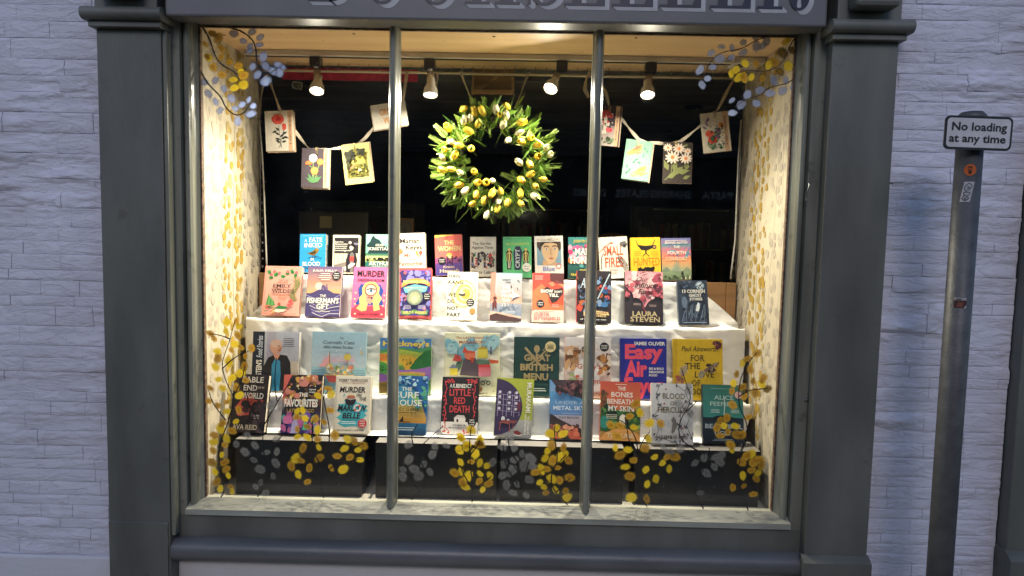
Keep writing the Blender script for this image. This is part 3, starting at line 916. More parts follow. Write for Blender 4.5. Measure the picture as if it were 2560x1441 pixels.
def rrect(w, h, r_, n=6):
    P = []
    for cx, cz, a0 in ((w / 2 - r_, h / 2 - r_, 0), (-w / 2 + r_, h / 2 - r_, 90), (-w / 2 + r_, -h / 2 + r_, 180), (w / 2 - r_, -h / 2 + r_, 270)):
        for k in range(n + 1):
            t = R(a0 + 90 * k / n); P.append((cx + r_ * math.cos(t), cz + r_ * math.sin(t)))
    return P
def plate(w, h, r_, y0, y1):
    P = rrect(w, h, r_); n = len(P)
    return [(x, y0, z) for x, z in P] + [(x, y1, z) for x, z in P], [list(range(n)), list(range(n, 2 * n))] + [(k, (k + 1) % n, n + (k + 1) % n, n + k) for k in range(n)]
m = MB(); v, f = plate(PW, PH, .016, 0, .003); m.add(v, f)
pl = m.build('sign_plate', mat('sign_black', (.012, .012, .014), .4, .1), sp, world=False)
pl.location = pc - sp.location; pl.rotation_euler = (0, -roll, 0)
m = MB(); v, f = plate(PW - .014, PH - .014, .011, -.0014, -.0004); m.add(v, f); m.build('sign_face', mat('sign_white', (.56, .54, .55), .35, .08, 20, dirt=((.2, .19, .18), 40, .7)), pl, world=False)
for tx, u0, v0, u1, v1 in (('No loading', -.40, .07, .41, .30), ('at any time', -.43, -.275, .405, -.05)):
    V, F = text_shape(tx, .022); m = MB()
    xa = min(p.x for p in V); xb = max(p.x for p in V)
    m.add([((u0 + (p.x - xa) / (xb - xa) * (u1 - u0)) * PW, -.0026, (v0 + p.y * (v1 - v0)) * PH) for p in V], F)
    m.build('lettering', MATS['sign_black'], pl, world=False)
m = MB()
for dz in (.02, -.02):
    m.box(px_ - .043, px_ + .043, py_ - .043, py_ + .043, pc.z + dz - .005, pc.z + dz + .005, .002)
m.box(px_ - .018, px_ + .018, yp + .0035, py_ - .0431, pc.z - .03, pc.z + .03, .001)
m.build('clamp', STEEL, sp)
def pole_patch(px, py, w, h, layers, name):
    """a sticker wrapped round the post; layers: (shape, colour)"""
    c = UY(px, py, py_ - .038)
    a0 = math.asin(max(-.95, min(.95, (c.x - px_) / .0385)))
    m = MB()
    for k, (P, col) in enumerate(layers):
        vs = []
        bm = bmesh.new(); bvs = [bm.verts.new((u, v, 0)) for u, v in P]
        for t in tessellate_polygon([[Vector((u, v, 0)) for u, v in P]]): bm.faces.new([bvs[i] for i in t])
        for q in range(-5, 6): bmesh.ops.bisect_plane(bm, geom=bm.verts[:] + bm.edges[:] + bm.faces[:], plane_co=(q / 10.5, 0, 0), plane_no=(1, 0, 0))
        bm.verts.index_update()
        P = [(v.co.x, v.co.y) for v in bm.verts]; fs_ = [[v.index for v in f_.verts] for f_ in bm.faces]; bm.free()
        for u, v in P:
            a = a0 + u * w / .0385; rr_ = .0386 + .00025 * min(k, 1) + .00003 * k
            vs.append((px_ + rr_ * math.sin(a), py_ - rr_ * math.cos(a), c.z + v * h))
        m.add(vs, fs_, False, lin(col))
    m.build(name, PRINT_MATT, sp, colour=True)
circ = [(.5 * math.cos(2 * math.pi * k / 24), .5 * math.sin(2 * math.pi * k / 24)) for k in range(24)]
pole_patch(2427, 425, .034, .036, [(circ, '#c8622c'), ([(-.16, .3), (.16, .3), (.18, .18), (-.18, .18)], '#2a1712'), ([(-.14, .1), (-.02, .1), (-.02, 0), (-.14, 0)], '#2a1712'), ([(.02, .1), (.14, .1), (.14, 0), (.02, 0)], '#2a1712'), ([(-.15, -.05), (.15, -.05), (.1, -.3), (0, -.38), (-.1, -.3)], '#2a1712')], 'round_sticker')
def stroke(P, w=.07):
    o = []
    for (a, b), (c, d) in zip(P, P[1:]):
        dx, dy = c - a, (d - b) * 2.4; l_ = math.hypot(dx, dy) or 1; nx, ny = -dy / l_ * w / 2, dx / l_ * w / 2 / 2.4
        o.append([(a + nx, b + ny), (c + nx, d + ny), (c - nx, d - ny), (a - nx, b - ny)])
    return o
sk = lambda a, b: (a + b * .35, b)
ly = [([sk(-.5, -.5), sk(.5, -.5), sk(.5, .5), sk(-.5, .5)], '#b9b7bd')]
for P in ([(-.3, .3), (0, .44), (.35, .3), (.2, .12), (-.1, .02), (-.32, .15), (-.3, .3)], [(-.15, .3), (.1, .22), (-.1, .15), (.2, .2)], [(-.3, -.02), (.3, -.02), (.25, -.15), (-.2, -.18), (-.3, -.02)], [(-.2, -.2), (-.35, -.32), (0, -.45), (.3, -.33), (.1, -.22), (-.1, -.34), (.15, -.38)]):
    for q in stroke(P): ly.append(([sk(*z) for z in q], '#17161c'))
pole_patch(2420, 480, .028, .062, ly, 'tag_sticker')
pole_patch(2402, 758, .034, .032, [([(-.5, -.5), (.5, -.5), (.5, .5), (-.5, .5)], '#4a2a26'), ([(-.5, .25), (.5, .25), (.5, .5), (-.5, .5)], '#b0a8aa'), ([(-.4, .3), (.1, .3), (.1, .4), (-.4, .4)], '#222'.replace('222', '222222')), ([(-.3, -.4), (.2, -.45), (.3, .1), (-.2, .05)], '#7d4a3c'), ([(.3, -.5), (.5, -.5), (.5, -.2)], '#c5c0c0')], 'torn_sticker')

# ------------------------------------------------------------------ the restaurant across the street (seen only as a reflection)
OY = -9.2
rb = empty('restaurant_building', (0, OY, 0), 'dark restaurant front across the street, faintly mirrored in the glass', 'building')
m = MB(); m.box(-8, 8, OY - 4, OY, 0, 5.2); m.build('facade', mat('restaurant_paint', (.035, .035, .045), .6, .2, 3), rb)
m = MB(); m.box(-8, 8, OY + .001, OY + .12, 2.95, 3.6, .01); fb = m.build('fascia', mat('restaurant_fascia', (.07, .07, .08), .5, .2), rb)
for tx, xa, xb, z in (('PASTA', 3.1, 3.6, 2.30), ('SHARING PLATES', 1.67, 2.93, 2.30), ('DRINKS', .95, 1.5, 2.30)):
    V, F = text_shape(tx, .02); m = MB()
    q0 = min(p.x for p in V); q1 = max(p.x for p in V)
    m.add([(xb - (p.x - q0) / (q1 - q0) * (xb - xa), OY + .004, z + p.y * .12) for p in V], F)
    m.build('lettering', mat('restaurant_letter', (.8, .8, .8), .5, .1), rb)
for k in range(5):
    x = -6.2 + k * 2.7
    m = MB(); m.box(x, x + 2.0, OY + .001, OY + .03, .7, 2.15, .005); wn_ = m.build('window', mat('dark_pane', (.01, .01, .013), .1, .1), rb)
    m = MB(); m.box(x - .06, x + 2.06, OY + .001, OY + .06, .62, .69, .005); m.build('sill', mat('restaurant_sill', (.2, .2, .2), .6, .1), wn_)
# ------------------------------------------------------------------ stepped stand under the cloth
Z4, Z3, Z2, Z1 = .856, 1.003, 1.297, 1.475            # tops of the four ledges
Y4F, Y3F, Y2F, Y1F = .075, .215, .325, .435           # their front edges
OAK = mat('oak_board', (.33, .17, .065), .5, .2, 7, (.3, 1, 3), .06, 50)
ds = empty('display_stand', (0, .40, .632), 'stepped wooden display stand with an oak back board, draped in white', 'display stand')
for nm, q in (('back_board', (-1.068, 1.024, .545, .562, .634, Z1 - .004)), ('back_board', (1.0255, 1.068, .540, .562, .634, Z1 - .004)),
              ('shelf', (-.83, .80, Y1F + .012, .538, Z1 - .028, Z1 - .008)), ('shelf', (-1.0, 1.0, Y2F + .02, .538, Z2 - .032, Z2 - .014)), ('shelf', (-1.0, 1.0, Y3F + .02, .538, Z3 - .032, Z3 - .014))):
    m = MB(); m.box(*q, .001); m.build(nm, OAK, ds)
for x in (-.8, .77):
    m = MB(); m.box(x, x + .02, Y1F + .02, .538, Z2 - .0135, Z1 - .0285); m.build('support', OAK, ds)
for x in (-1.0, 0, .98):
    m = MB(); m.box(x, x + .02, Y2F + .02, .538, Z3 - .0135, Z2 - .0325); m.build('support', OAK, ds)
    m = MB(); m.box(x, x + .02, Y3F + .09, .538, .633, Z3 - .0325); m.build('support', OAK, ds)

# white cloth falling over the steps
CLOTH = mat('white_cotton', (.80, .785, .745), .85, .04, 5, bump=.12, bs=25)
prof = [(.535, Z1), (Y1F, Z1), (Y1F - .012, Z2 + .001), (Y2F, Z2), (Y2F - .012, Z3 + .001), (Y3F, Z3), (Y3F - .012, Z4 + .008), (Y4F + .07, Z4 + .006)]
path = []
for (a, b), (c, d) in zip(prof, prof[1:]):
    n = max(3, int(math.hypot(c - a, d - b) / .008))
    for k in range(n):
        path.append((a + (c - a) * k / n, b + (d - b) * k / n))
path.append(prof[-1])
# round the edges off
for _ in range(2):
    path = [path[0]] + [tuple((path[i - 1][q] + 2 * path[i][q] + path[i + 1][q]) / 4 for q in (0, 1)) for i in range(1, len(path) - 1)] + [path[-1]]
NU = 190
pts = []
for j, (y, z) in enumerate(path):
    if z > Z1 - .02: xl, xr = -.86, .845
    elif z > Z2 + .006:
        t = (Z1 - .02 - z) / (Z1 - .02 - Z2 - .006); xl, xr = -.86 - .19 * t ** .8, .845 + .205 * t ** .8
    else:
        xl, xr = -1.05, 1.055
        if z < Z3 - .03: xr = 1.055 - .03 * ((Z3 - z) / .15) ** 2
    a = path[max(0, j - 1)]; b = path[min(len(path) - 1, j + 1)]
    ty_, tz_ = b[0] - a[0], b[1] - a[1]; ln = math.hypot(ty_, tz_) or 1
    ny, nz = tz_ / ln, -ty_ / ln            # outward (front / up)
    steep = abs(tz_ / ln)
    for i in range(NU):
        x = xl + (xr - xl) * i / (NU - 1)
        fold = noise.noise(Vector((x * 5.5, 1.7, z * 1.2))) * .010 + noise.noise(Vector((x * 13, 5.7, z * 4))) * .005
        small = noise.fractal(Vector((x * 14 + z * 6, y * 20, z * 22)), .8, 2.0, 3) * .0028
        sag = noise.noise(Vector((x * 9, 3.1, 0))) * .004
        d = steep * (fold * .9 + .004) + small * (.3 + .7 * steep)
        crease = max(0, .05 - abs(noise.noise(Vector((x * 3.1 + z * 4.7, 8.8, z * 3.3 - x * 2))))) * .09 * steep
        d -= crease
        p = Vector((x, y + ny * d, z + nz * d + (sag * .4 if steep < .5 and z > Z4 + .02 else 0) - .0035 * (1 - steep)))
        edge = min(i, NU - 1 - i)
        if edge < 7 and z < Z2 + .004:
            p.y += (7 - edge) * .004; p.x += (.002 if i > NU / 2 else -.002) * math.sin(z * 22 + edge)
            if steep < .5: p.z -= (7 - edge) ** 2 * .0003
        pts.append(p)
mb = MB(); mb.grid(pts, NU, len(path))
one('tablecloth', mb, CLOTH, 'creased white cloth draped over the stepped display', 'cloth', base=(0, .3, Z4))

# black wrapped boxes under the front row
BOXM = mat('black_paper', (.017, .017, .020), .42, .3, 6, bump=.35, bs=9, dirt=((.06, .058, .055), 5, .66))
BOXT = mat('lit_black_paper_top', (.15, .14, .13), .6, .15)  # black paper again, with the strong light on it put into a grey
xb = [(-.989, -.496), (-.442, .030), (.043, .521), (.567, 1.046)]
lab = ['black paper-wrapped box below the books at the left papered wall', 'black paper-wrapped box under the surfing and red-lettered books', 'black paper-wrapped box under the purple and cliff books', 'black paper-wrapped box below the books at the right papered wall']
lab = ['black paper-wrapped box standing against the papered wall below the rose card', 'black paper-wrapped box under the wave-painted book', 'black paper-wrapped box under the olive and purple book', 'black paper-wrapped box standing against the papered wall below the bouquet card']
for k, (a, b) in enumerate(xb):
    r0 = empty('display_box', ((a + b) / 2, .15, .632), lab[k], 'box', 'black boxes under the front row')
    n = 22; pts = []
    for j in range(8):
        for i in range(n):
            u, v = i / (n - 1), j / 7
            w = noise.noise(Vector(((a + u * (b - a)) * 7, k * 3.3, v * 3))) * .004
            edge = min(u, 1 - u, v, 1 - v)
            pts.append((a + u * (b - a), Y4F + (w if edge > .02 else 0), .633 + v * (Z4 - .004 - .633)))
    m = MB(); m.grid(pts, n, 8); m.build('front', BOXM, r0)
    m = MB(); zt_ = Z4 - .004
    m.quad((a, Y4F + .001, zt_), (b, Y4F + .001, zt_), (b, .205, zt_), (a, .205, zt_)); m.build('top', BOXT, r0)
    m = MB()
    m.quad((a, Y4F, .633), (a, .205, .633), (a, .205, zt_), (a, Y4F, zt_)); m.quad((b, Y4F, .633), (b, .205, .633), (b, .205, zt_), (b, Y4F, zt_)); m.quad((a, .205, .633), (b, .205, .633), (b, .205, zt_), (a, .205, zt_))
    m.build('side', BOXM, r0)
    m = MB(); e = .03
    for sx, s0 in ((a, 1), (b, -1)):
        m.add([(sx, Y4F - .0015, zt_), (sx + s0 * .11, Y4F - .0015, zt_), (sx, Y4F - .0015, zt_ - .075)], [(0, 1, 2)])
    m.build('folded_flap', BOXM, r0)

# ------------------------------------------------------------------ books
PAGES = mat('page_edges', (.70, .62, .48), .85, .14, 60, (1, 9, .2), .2, 60)
ROWZ = {1: Z1, 2: Z2, 3: Z3, 4: Z4}
ROWY = {1: .462, 2: .348, 3: .234, 4: .135}
LEAN = {1: 9, 2: 15, 3: 8, 4: 14}
def book(row, tl, tr, base, cover, spine, th, label, hard=False, fit=True):
    """tl, tr: pixels of the front cover's top corners; base: (left x, right x, y) pixels of its foot"""
    al = R(LEAN[row]); lift = th * math.sin(al) + .0015
    zb_ = ROWZ[row] + lift
    if base[2]:
        c0 = UZ((base[0] + base[1]) / 2, base[2], zb_)
        yb = min(max(c0.y, ROWY[row] - (.012 if row in (2, 3) else .03)), ROWY[row] + (.008 if row in (2, 3) else .03))
    else:
        yb = ROWY[row]
    n = Vector((0, -math.cos(al), math.sin(al)))
    p0 = Vector((0, yb, zb_))
    TL, TR = UP(*tl, p0, n), UP(*tr, p0, n)
    up = Vector((0, math.sin(al), math.cos(al)))
    def pl(P): return Vector((P.x, (P - p0).dot(up)))
    a, b = pl(TL), pl(TR)
    roll = math.atan2(b.y - a.y, b.x - a.x) * .8
    w = (b - a).length
    if base[1]:
        y_ = base[2] or 0
        if y_:
            BLp = pl(UP(base[0], y_, p0, n)); BRp = pl(UP(base[1], y_, p0, n))
            w = (w + (BRp - BLp).length) / 2
            cx = ((a + b) / 2 + (BLp + BRp) / 2).x / 2
            roll = (roll + math.atan2(((a + b) / 2 - (BLp + BRp) / 2).x * -1, (a.y + b.y) / 2)) / 2
    else:
        cx = (a.x + b.x) / 2
    h = (a.y + b.y) / 2
    if not base[1] or not base[2]: cx = (a.x + b.x) / 2 + math.sin(roll) * h * .5
    rl = abs(math.sin(roll)) * w / 2
    root = empty('book', (cx, yb, zb_ + rl), label, 'book', 'books set out in the window', rot=None)
    Mr = Matrix.Translation(root.location) @ Matrix.Rotation(-al, 4, 'X') @ Matrix.Rotation(-roll, 4, 'Y')
    root.matrix_basis = Mr
    W2 = w / 2
    cb = MB(); c1, c2 = lin(cover), lin(spine)
    bt = .0024 if hard else .0009
    ov = .003 if hard else 0.0
    def cbox(x0, x1, y0, y1, z0, z1, col):
        cb.cur = col; cb.box(x0, x1, y0, y1, z0, z1, .0006 if hard else 0)
    if hard:
        cbox(-W2 + .0065, W2, 0, bt, 0, h, c1)
        cbox(-W2 + .0005, -W2 + .0062, .0012, bt + .0012, 0, h, c1)
        cbox(-W2 + .0065, W2, th - bt, th, 0, h, c1)
        cbox(-W2 - .0012, -W2 + .0012, .001, th - .001, 0.0005, h - .0005, c2)
    else:
        cbox(-W2, W2, 0, bt, 0, h, c1); cbox(-W2, W2, th - bt, th, 0, h, c1); cbox(-W2 - .0006, -W2 + .0006, .0005, th - .0005, .0004, h - .0004, c2)
    cb.cur = c1
    cb.build('cover', PRINT, root, world=False, colour=True)
    m = MB(); m.box(-W2 + .0022, W2 - ov - .0006, bt + .0003, th - bt - .0003, ov + .0006, h - ov - .0006); m.build('page_block', PAGES, root, world=False)
    cv = Canvas(w, h)
    cv.root = root
    return cv
def done(cv): cv.finish(cv.root, PRINT)
W_, K_ = '#f4efe2', '#1c1a1c'
# ---- top ledge
c = book(1, (751.7, 586.5), (816, 586), (743, 808, 0), '#2f9fdc', '#1d86c4', .036, 'thick blue paperback with a brown bird on its cover')
c.t('THE SUNDAY TIMES BESTSELLER', .1, .945, .92, .965, '#a9d8f0', part='small_print')
c.t('A', .17, .80, .27, .865, W_, serif=True); c.t('FATE', .34, .80, .86, .905, W_, serif=True); c.t('INKED', .16, .655, .86, .765, W_, serif=True)
c.p([(.28, .50), (.5, .55), (.6, .62), (.70, .63), (.74, .58), (.68, .50), (.55, .44), (.42, .45)], '#8a6a2c'); c.p([(.36, .50), (.6, .57), (.62, .5), (.48, .46)], '#4b3a1a'); c.e(.68, .60, .05, '#a98a3f')
c.l([(.5, .45), (.5, .38)], .02, '#3a2c16'); c.l([(.58, .45), (.6, .38)], .02, '#3a2c16')
for q in range(7): c.l([(.3 + .08 * q, .36 + .03 * math.sin(q * 2)), (.36 + .08 * q, .42 - .03 * math.cos(q)), (.44 + .07 * q, .36)], .014, '#14355c')
c.t('IN', .42, .305, .56, .375, W_, serif=True); c.t('BLOOD', .12, .17, .80, .275, W_, serif=True)
c.t('DANIELLE', .2, .095, .8, .145, '#0c2f52'); c.t('L. JENSEN', .22, .025, .8, .075, '#0c2f52'); done(c)

c = book(1, (834, 588.5), (900.6, 588.5), (828, 894, 0), '#efe3cd', '#e6d8bd', .027, 'cream-bordered dark paperback with a figure in a black kimono')
c.r(.05, .03, .96, .93, '#322d30', '#2a2629'); c.r(.05, .03, .96, .52, '#d9cdb8')
for q in range(5): c.l([(.05 + .16 * q, .2), (.08 + .16 * q, .55)], .012, '#4a4546')
c.l([(.05, .54), (.62, .55)], .02, '#4a4546'); c.p([(.05, .03), (.05, .22), (.5, .3), (.62, .2), (.6, .03)], '#8b8078'); c.p([(.05, .03), (.05, .1), (.6, .2), (.6, .1)], '#e5dac6')
c.e(.64, .80, .058, '#f2cfc4'); c.r(.78, .74, .96, .80, '#8e8aa2', '#726e88')
for i, s in enumerate(('Seicho', 'Matsumoto', 'Inspector', 'Imanishi', 'Investigates')): c.t(s, .06, .80 - i * .055, .06 + .055 * len(s), .84 - i * .055, W_)
c.p([(.52, .03), (.50, .35), (.6, .55), (.72, .6), (.85, .55), (.92, .35), (.84, .03)], '#26222a'); c.p([(.66, .03), (.64, .5), (.72, .56), (.8, .5), (.78, .03)], '#7b7672'); c.r(.64, .32, .80, .44, '#d24845')
c.e(.70, .67, .075, '#efe3cf', .1); c.p([(.63, .72), (.72, .79), (.84, .74), (.8, .66), (.72, .71)], '#1b181c'); c.p([(.6, .12), (.8, .2), (.86, .26), (.7, .28), (.58, .2)], '#efe6d6'); done(c)

c = book(1, (916, 586.5), (983, 587), (910, 977, 0), '#8fd0b4', '#5fae92', .028, 'sea-green paperback with a black mountain wolf and riders')
c.r(0, 0, 1, 1, '#3f9480', '#9fdcc0'); c.p([(.02, .72), (.16, .82), (.2, .9), (.28, .97), (.36, .9), (.5, .86), (.62, .74), (.85, .66), (1, .6), (1, .5), (.05, .5), (.14, .62)], '#1f3b3e')
c.r(0, .3, 1, .52, '#9fb26a', '#2a6a5e'); c.r(0, .36, 1, .46, '#e2d98a', '#b9c98a'); c.blots(26, .05, .34, .98, .40, ['#141a16', '#1c241d'], .02, .05, 1.4); c.r(0, 0, 1, .3, '#1d5e5e', '#276f66')
c.t('GILES', .36, .70, .66, .755, W_, serif=True); c.t('KRISTIAN', .1, .60, .95, .67, W_, serif=True); c.t('ARTHUR', .12, .22, .95, .315, W_, serif=True); c.lines(2, .15, .9, .185, .025, '#dfeee4')
c.blots(14, 0, 0, 1, .14, ['#123c40', '#1a4c4c', '#2d7a70'], .05, .14, .6); done(c)

c = book(1, (994, 587), (1065.5, 583.5), (990, 1060, 0), '#f3e6d4', '#e98d76', .030, 'cream paperback with black serif author name and a broken heart')
c.l([(.2, .945), (.85, .955)], .012, '#5b5048', 'small_print'); c.t('Marian', .1, .76, .82, .865, '#241c1c', .02, True); c.t('Keyes', .3, .60, .88, .705, '#241c1c', .02, True)
c.e(.12, .56, .1, '#ee8a5a'); c.t('My', .24, .42, .5, .505, '#cf6f60', .02, True); c.l([(.1, .345), (.7, .355)], .01, '#5b5048', 'small_print'); c.t('Favourite', .05, .215, .88, .305, '#c9705f', .02, True); c.t('Mistake', .12, .06, .8, .15, '#c9705f', .02, True)
c.p([(.75, .40), (.65, .50), (.655, .55), (.70, .57), (.745, .54), (.72, .5), (.76, .47)], '#9d9a4e'); c.p([(.77, .40), (.89, .50), (.89, .55), (.84, .575), (.78, .545), (.755, .51), (.80, .47)], '#e8695a'); done(c)

c = book(1, (1089.7, 591), (1157.5, 587.5), (1086, 1153, 0), '#ef6f63', '#d9574e', .026, 'coral and violet paperback with a low sun and a black round sticker')
c.r(0, 0, 1, 1, '#5c4a92', '#f07c68'); c.r(0, .42, 1, 1, '#ee7a72', '#f0705e'); c.p([(0, 1), (.75, 1), (.3, .96), (0, .93)], '#f7c95f'); c.t('THE', .34, .755, .70, .855, '#fbe39a', .03); c.t('WOMEN', .10, .60, .94, .715, '#fbe39a', .03)
c.e(.52, .48, .11, '#f9d76a'); c.e(.52, .46, .06, '#fdf0b8'); c.p([(0, .42), (.2, .44), (.38, .40), (.42, .48), (.44, .38), (.6, .38), (.63, .46), (.66, .38), (.85, .42), (1, .47), (1, .1), (0, .1)], '#a3548c'); c.r(0, 0, 1, .3, '#3f3c86', '#6b4a94')
for x in (.44, .62): c.l([(x, .22), (x, .47)], .045, '#3a1f3e')
c.blots(16, 0, .3, 1, .42, ['#4b2a58', '#7e3c70'], .03, .09, .6); c.t('Kristin', .28, .175, .70, .235, '#f3d9b4', serif=True); c.t('Hannah', .14, .07, .88, .15, '#f3d9b4', serif=True); c.sticker(.24, .36, .145, '#25212a', ('SIGNED', 'COPY')); done(c)

c = book(1, (1177, 593.5), (1241, 593), (1173, 1237, 0), '#f0e4d0', '#e58873', .022, 'cream paperback with scattered cut-paper flowers and salmon page edges')
c.t('The Garden', .08, .80, .82, .865, '#4a3f3a', serif=True); c.t('Against Time', .05, .70, .88, .765, '#4a3f3a', serif=True)
for q in range(4): c.r(.04 + .24 * q, .22, .13 + .24 * q, .60, '#2c2a26', '#3a3630')
c.blots(60, .06, .22, .94, .60, ['#d2584c', '#2c2a2a', '#3e6a4a', '#6f6f9a', '#efe2cf', '#e9a08f', '#b7b3a8', '#5c4a3c'], .02, .075); c.e(.78, .53, .07, '#d9503f'); c.t('Olivia Laing', .06, .075, .9, .145, '#4a3f3a', serif=True); done(c)

c = book(1, (1259.3, 594), (1330, 592.7), (1258, 1330, 698), '#63c07c', '#3f9d5c', .022, 'bright green paperback with two skeletons and a coffin')
c.l([(.12, .955), (.9, .955)], .012, '#2f7d48', 'small_print'); c.t('ALICE ROBERTS', .10, .80, .92, .855, '#c9d85a')
c.p([(.40, .19), (.36, .62), (.44, .77), (.60, .77), (.68, .62), (.62, .19)], '#2b2f4a'); c.t('CRYPT', .44, .24, .58, .70, '#dfe6df', rot='up', serif=True)
for x in (.22, .80):
    c.p([(x - .07, .2), (x - .11, .62), (x, .72), (x + .11, .62), (x + .07, .2)], '#20251f'); c.e(x, .685, .05, '#e6c76a'); c.l([(x, .64), (x, .42)], .05, '#e6c76a'); c.l([(x - .06, .6), (x + .06, .6)], .03, '#e6c76a'); c.l([(x - .03, .42), (x - .02, .23)], .03, '#d8d2b0'); c.l([(x + .03, .42), (x + .02, .23)], .03, '#d8d2b0')
    c.l([(x - .07, .6), (x - .08, .4)], .02, '#e6c76a'); c.l([(x + .07, .6), (x + .08, .4)], .02, '#e6c76a')
c.sticker(.83, .25, .155, '#f3efdf', ('signed', 'copy'), '#8a8f8a'); done(c)

c = book(1, (1338, 593), (1409, 590.6), (1338, 1409, 0), '#f5eee2', '#e6ddd0', .022, 'white paperback with a large painted portrait face in blue')
c.t('COCO MELLORS', .10, .88, .90, .935, '#a5863f'); c.r(.08, .30, .93, .86, '#7fa2b5', '#98b3bf')
c.p([(.30, .86), (.24, .66), (.30, .5), (.42, .36), (.56, .32), (.70, .38), (.80, .52), (.84, .7), (.8, .86)], '#e8c093'); c.p([(.08, .86), (.09, .75), (.2, .62), (.24, .74), (.36, .83), (.6, .84), (.78, .80), (.86, .62), (.93, .7), (.93, .86)], '#4a3a2c'); c.p([(.24, .74), (.36, .83), (.5, .85), (.3, .86), (.2, .8)], '#2f251e')
c.l([(.32, .735), (.42, .76), (.50, .735)], .035, '#3a2a20'); c.l([(.62, .745), (.72, .765), (.80, .735)], .035, '#3a2a20'); c.e(.42, .685, .055, '#e9e4dd', .025); c.e(.42, .685, .026, '#51728c'); c.e(.71, .69, .055, '#e9e4dd', .025); c.e(.71, .69, .026, '#51728c')
c.l([(.58, .70), (.56, .56), (.62, .545)], .02, '#b98a62'); c.p([(.47, .46), (.57, .485), (.68, .465), (.58, .435)], '#c0705f'); c.p([(.26, .30), (.3, .44), (.42, .36), (.58, .31), (.72, .38), (.8, .3)], '#d8a87a')
c.t('Blue', .28, .165, .70, .265, '#8c92c4', .02, True); c.t('Sisters', .18, .02, .80, .12, '#8c92c4', .02, True); c.ring(.83, .275, .085, .03, '#d98080', 'sticker'); done(c)

c = book(1, (1421.7, 594), (1492, 594), (1420, 1491, 697), '#2f6f6c', '#2b4c48', .024, 'teal paperback with pink flowers and big white capitals')
c.r(0, 0, 1, 1, '#1f4038', '#4a9a97'); c.blots(46, .02, .28, 1, .8, ['#e66aa0', '#f09a5a', '#f2c24f', '#d8487c', '#f0b8c8', '#58a0a0', '#f5883c'], .05, .13); c.t('JODI PICOULT', .18, .87, .95, .935, '#f2d24a', .01); c.t('MAD', .24, .57, .80, .72, '#fbf5ea', .04); c.t('HONEY', .08, .36, .94, .52, '#fbf5ea', .04); c.t('JENNIFER', .4, .17, .92, .22, '#f2d24a'); c.t('FINNEY BOYLAN', .10, .06, .95, .115, '#f2d24a', .01); done(c)

c = book(1, (1500, 598), (1571, 592), (1503, 1576, 698), '#f2e6d6', '#e2d4c0', .022, 'cream paperback tilted on the ledge with tall thin orange capitals')
for q in range(9): c.l([(.0 + .03 * q, .62 + .02 * q), (.2 + .03 * q, .76 + .015 * q), (.36 + .02 * q, .84)], .022, ['#d8743f', '#6d6a68', '#e9a07a'][q % 3])
c.e(.86, .82, .13, '#6e6a66', .1, jag=.2); c.e(.9, .77, .06, '#3b3836', jag=.2)
c.t('SMALL', .16, .56, .84, .78, '#d9683f'); c.t('FIRES', .20, .27, .82, .50, '#d9683f')
for q in range(5): c.l([(.98, .05 + .06 * q), (.85, .2 + .06 * q), (.78, .3 + .05 * q), (.66, .42 + .03 * q)], .016, '#3a3130')
c.l([(.06, .2), (.08, .5), (.14, .6)], .02, '#3a3130'); c.t('RONANE', .36, .18, .62, .22, '#9c8f84'); c.t('GIFFNEY', .38, .10, .6, .14, '#9c8f84'); done(c)

c = book(1, (1577.7, 596.5), (1651.7, 594.5), (1580, 1656, 0), '#f3c52f', '#d9a820', .022, 'yellow paperback with a black wine glass and orange capitals')
c.p([(.17, .95), (.24, .80), (.40, .71), (.56, .71), (.74, .78), (.84, .94), (.82, .95), (.72, .80), (.56, .735), (.4, .735), (.26, .82), (.19, .95)], '#3a3020'); c.p([(.22, .83), (.36, .70), (.56, .69), (.8, .76), (.8, .82), (.5, .80)], '#241f1a'); c.l([(.5, .70), (.5, .62), (.40, .55)], .03, '#241f1a'); c.l([(.52, .70), (.52, .62), (.62, .55)], .03, '#241f1a'); c.e(.80, .77, .075, '#2a2320'); c.e(.8, .77, .045, '#b88a62')
c.t('HUNTED', .09, .335, .97, .515, '#e07f22'); c.ring(.5, .26, .28, .02, '#c98f18'); c.blots(22, .25, .18, .75, .26, ['#1c1a16', '#26221a'], .03, .07, 1.2); c.lines(3, .1, .36, .66, .04, '#7a6420', .01); c.lines(3, .68, .94, .66, .04, '#7a6420', .01); done(c)

c = book(1, (1654.3, 597.6), (1728.5, 595.8), (1658, 1730, 699), '#d88a6a', '#7f86a8', .022, 'sunset-coloured paperback with a distant spired city')
c.r(0, .5, 1, 1, '#ef8d68', '#6d78ae'); c.r(0, .7, 1, .86, '#d57c86', '#3f9aa8'); c.r(0, .22, 1, .5, '#9fae84', '#f3a06a'); c.r(0, 0, 1, .22, '#4f6244', '#8ea07c'); c.blots(14, 0, .5, 1, .95, ['#f0a07a', '#8a7aa8', '#5f9fae', '#e0788a'], .1, .25, .25)
c.p([(.0, .22), (.15, .32), (.3, .22)], '#7c8d78'); c.p([(.7, .22), (.84, .31), (1, .22)], '#8b9078')
for x, hh in ((.38, .36), (.44, .45), (.5, .40), (.56, .47), (.62, .34), (.5, .5)): c.p([(x - .035, .2), (x - .012, hh - .06), (x, hh), (x + .012, hh - .06), (x + .035, .2)], '#8f9c86')
c.p([(.66, .07), (.65, .16), (.68, .22), (.70, .22), (.73, .16), (.72, .07), (.695, .14)], '#2a2822'); c.blots(20, 0, 0, 1, .09, ['#2f3328', '#c8c2a4', '#56603f'], .04, .09, .5); c.l([(.12, .935), (.86, .945)], .014, W_, 'small_print'); c.t('EDWARD ASHTON', .12, .86, .88, .915, W_, .02)
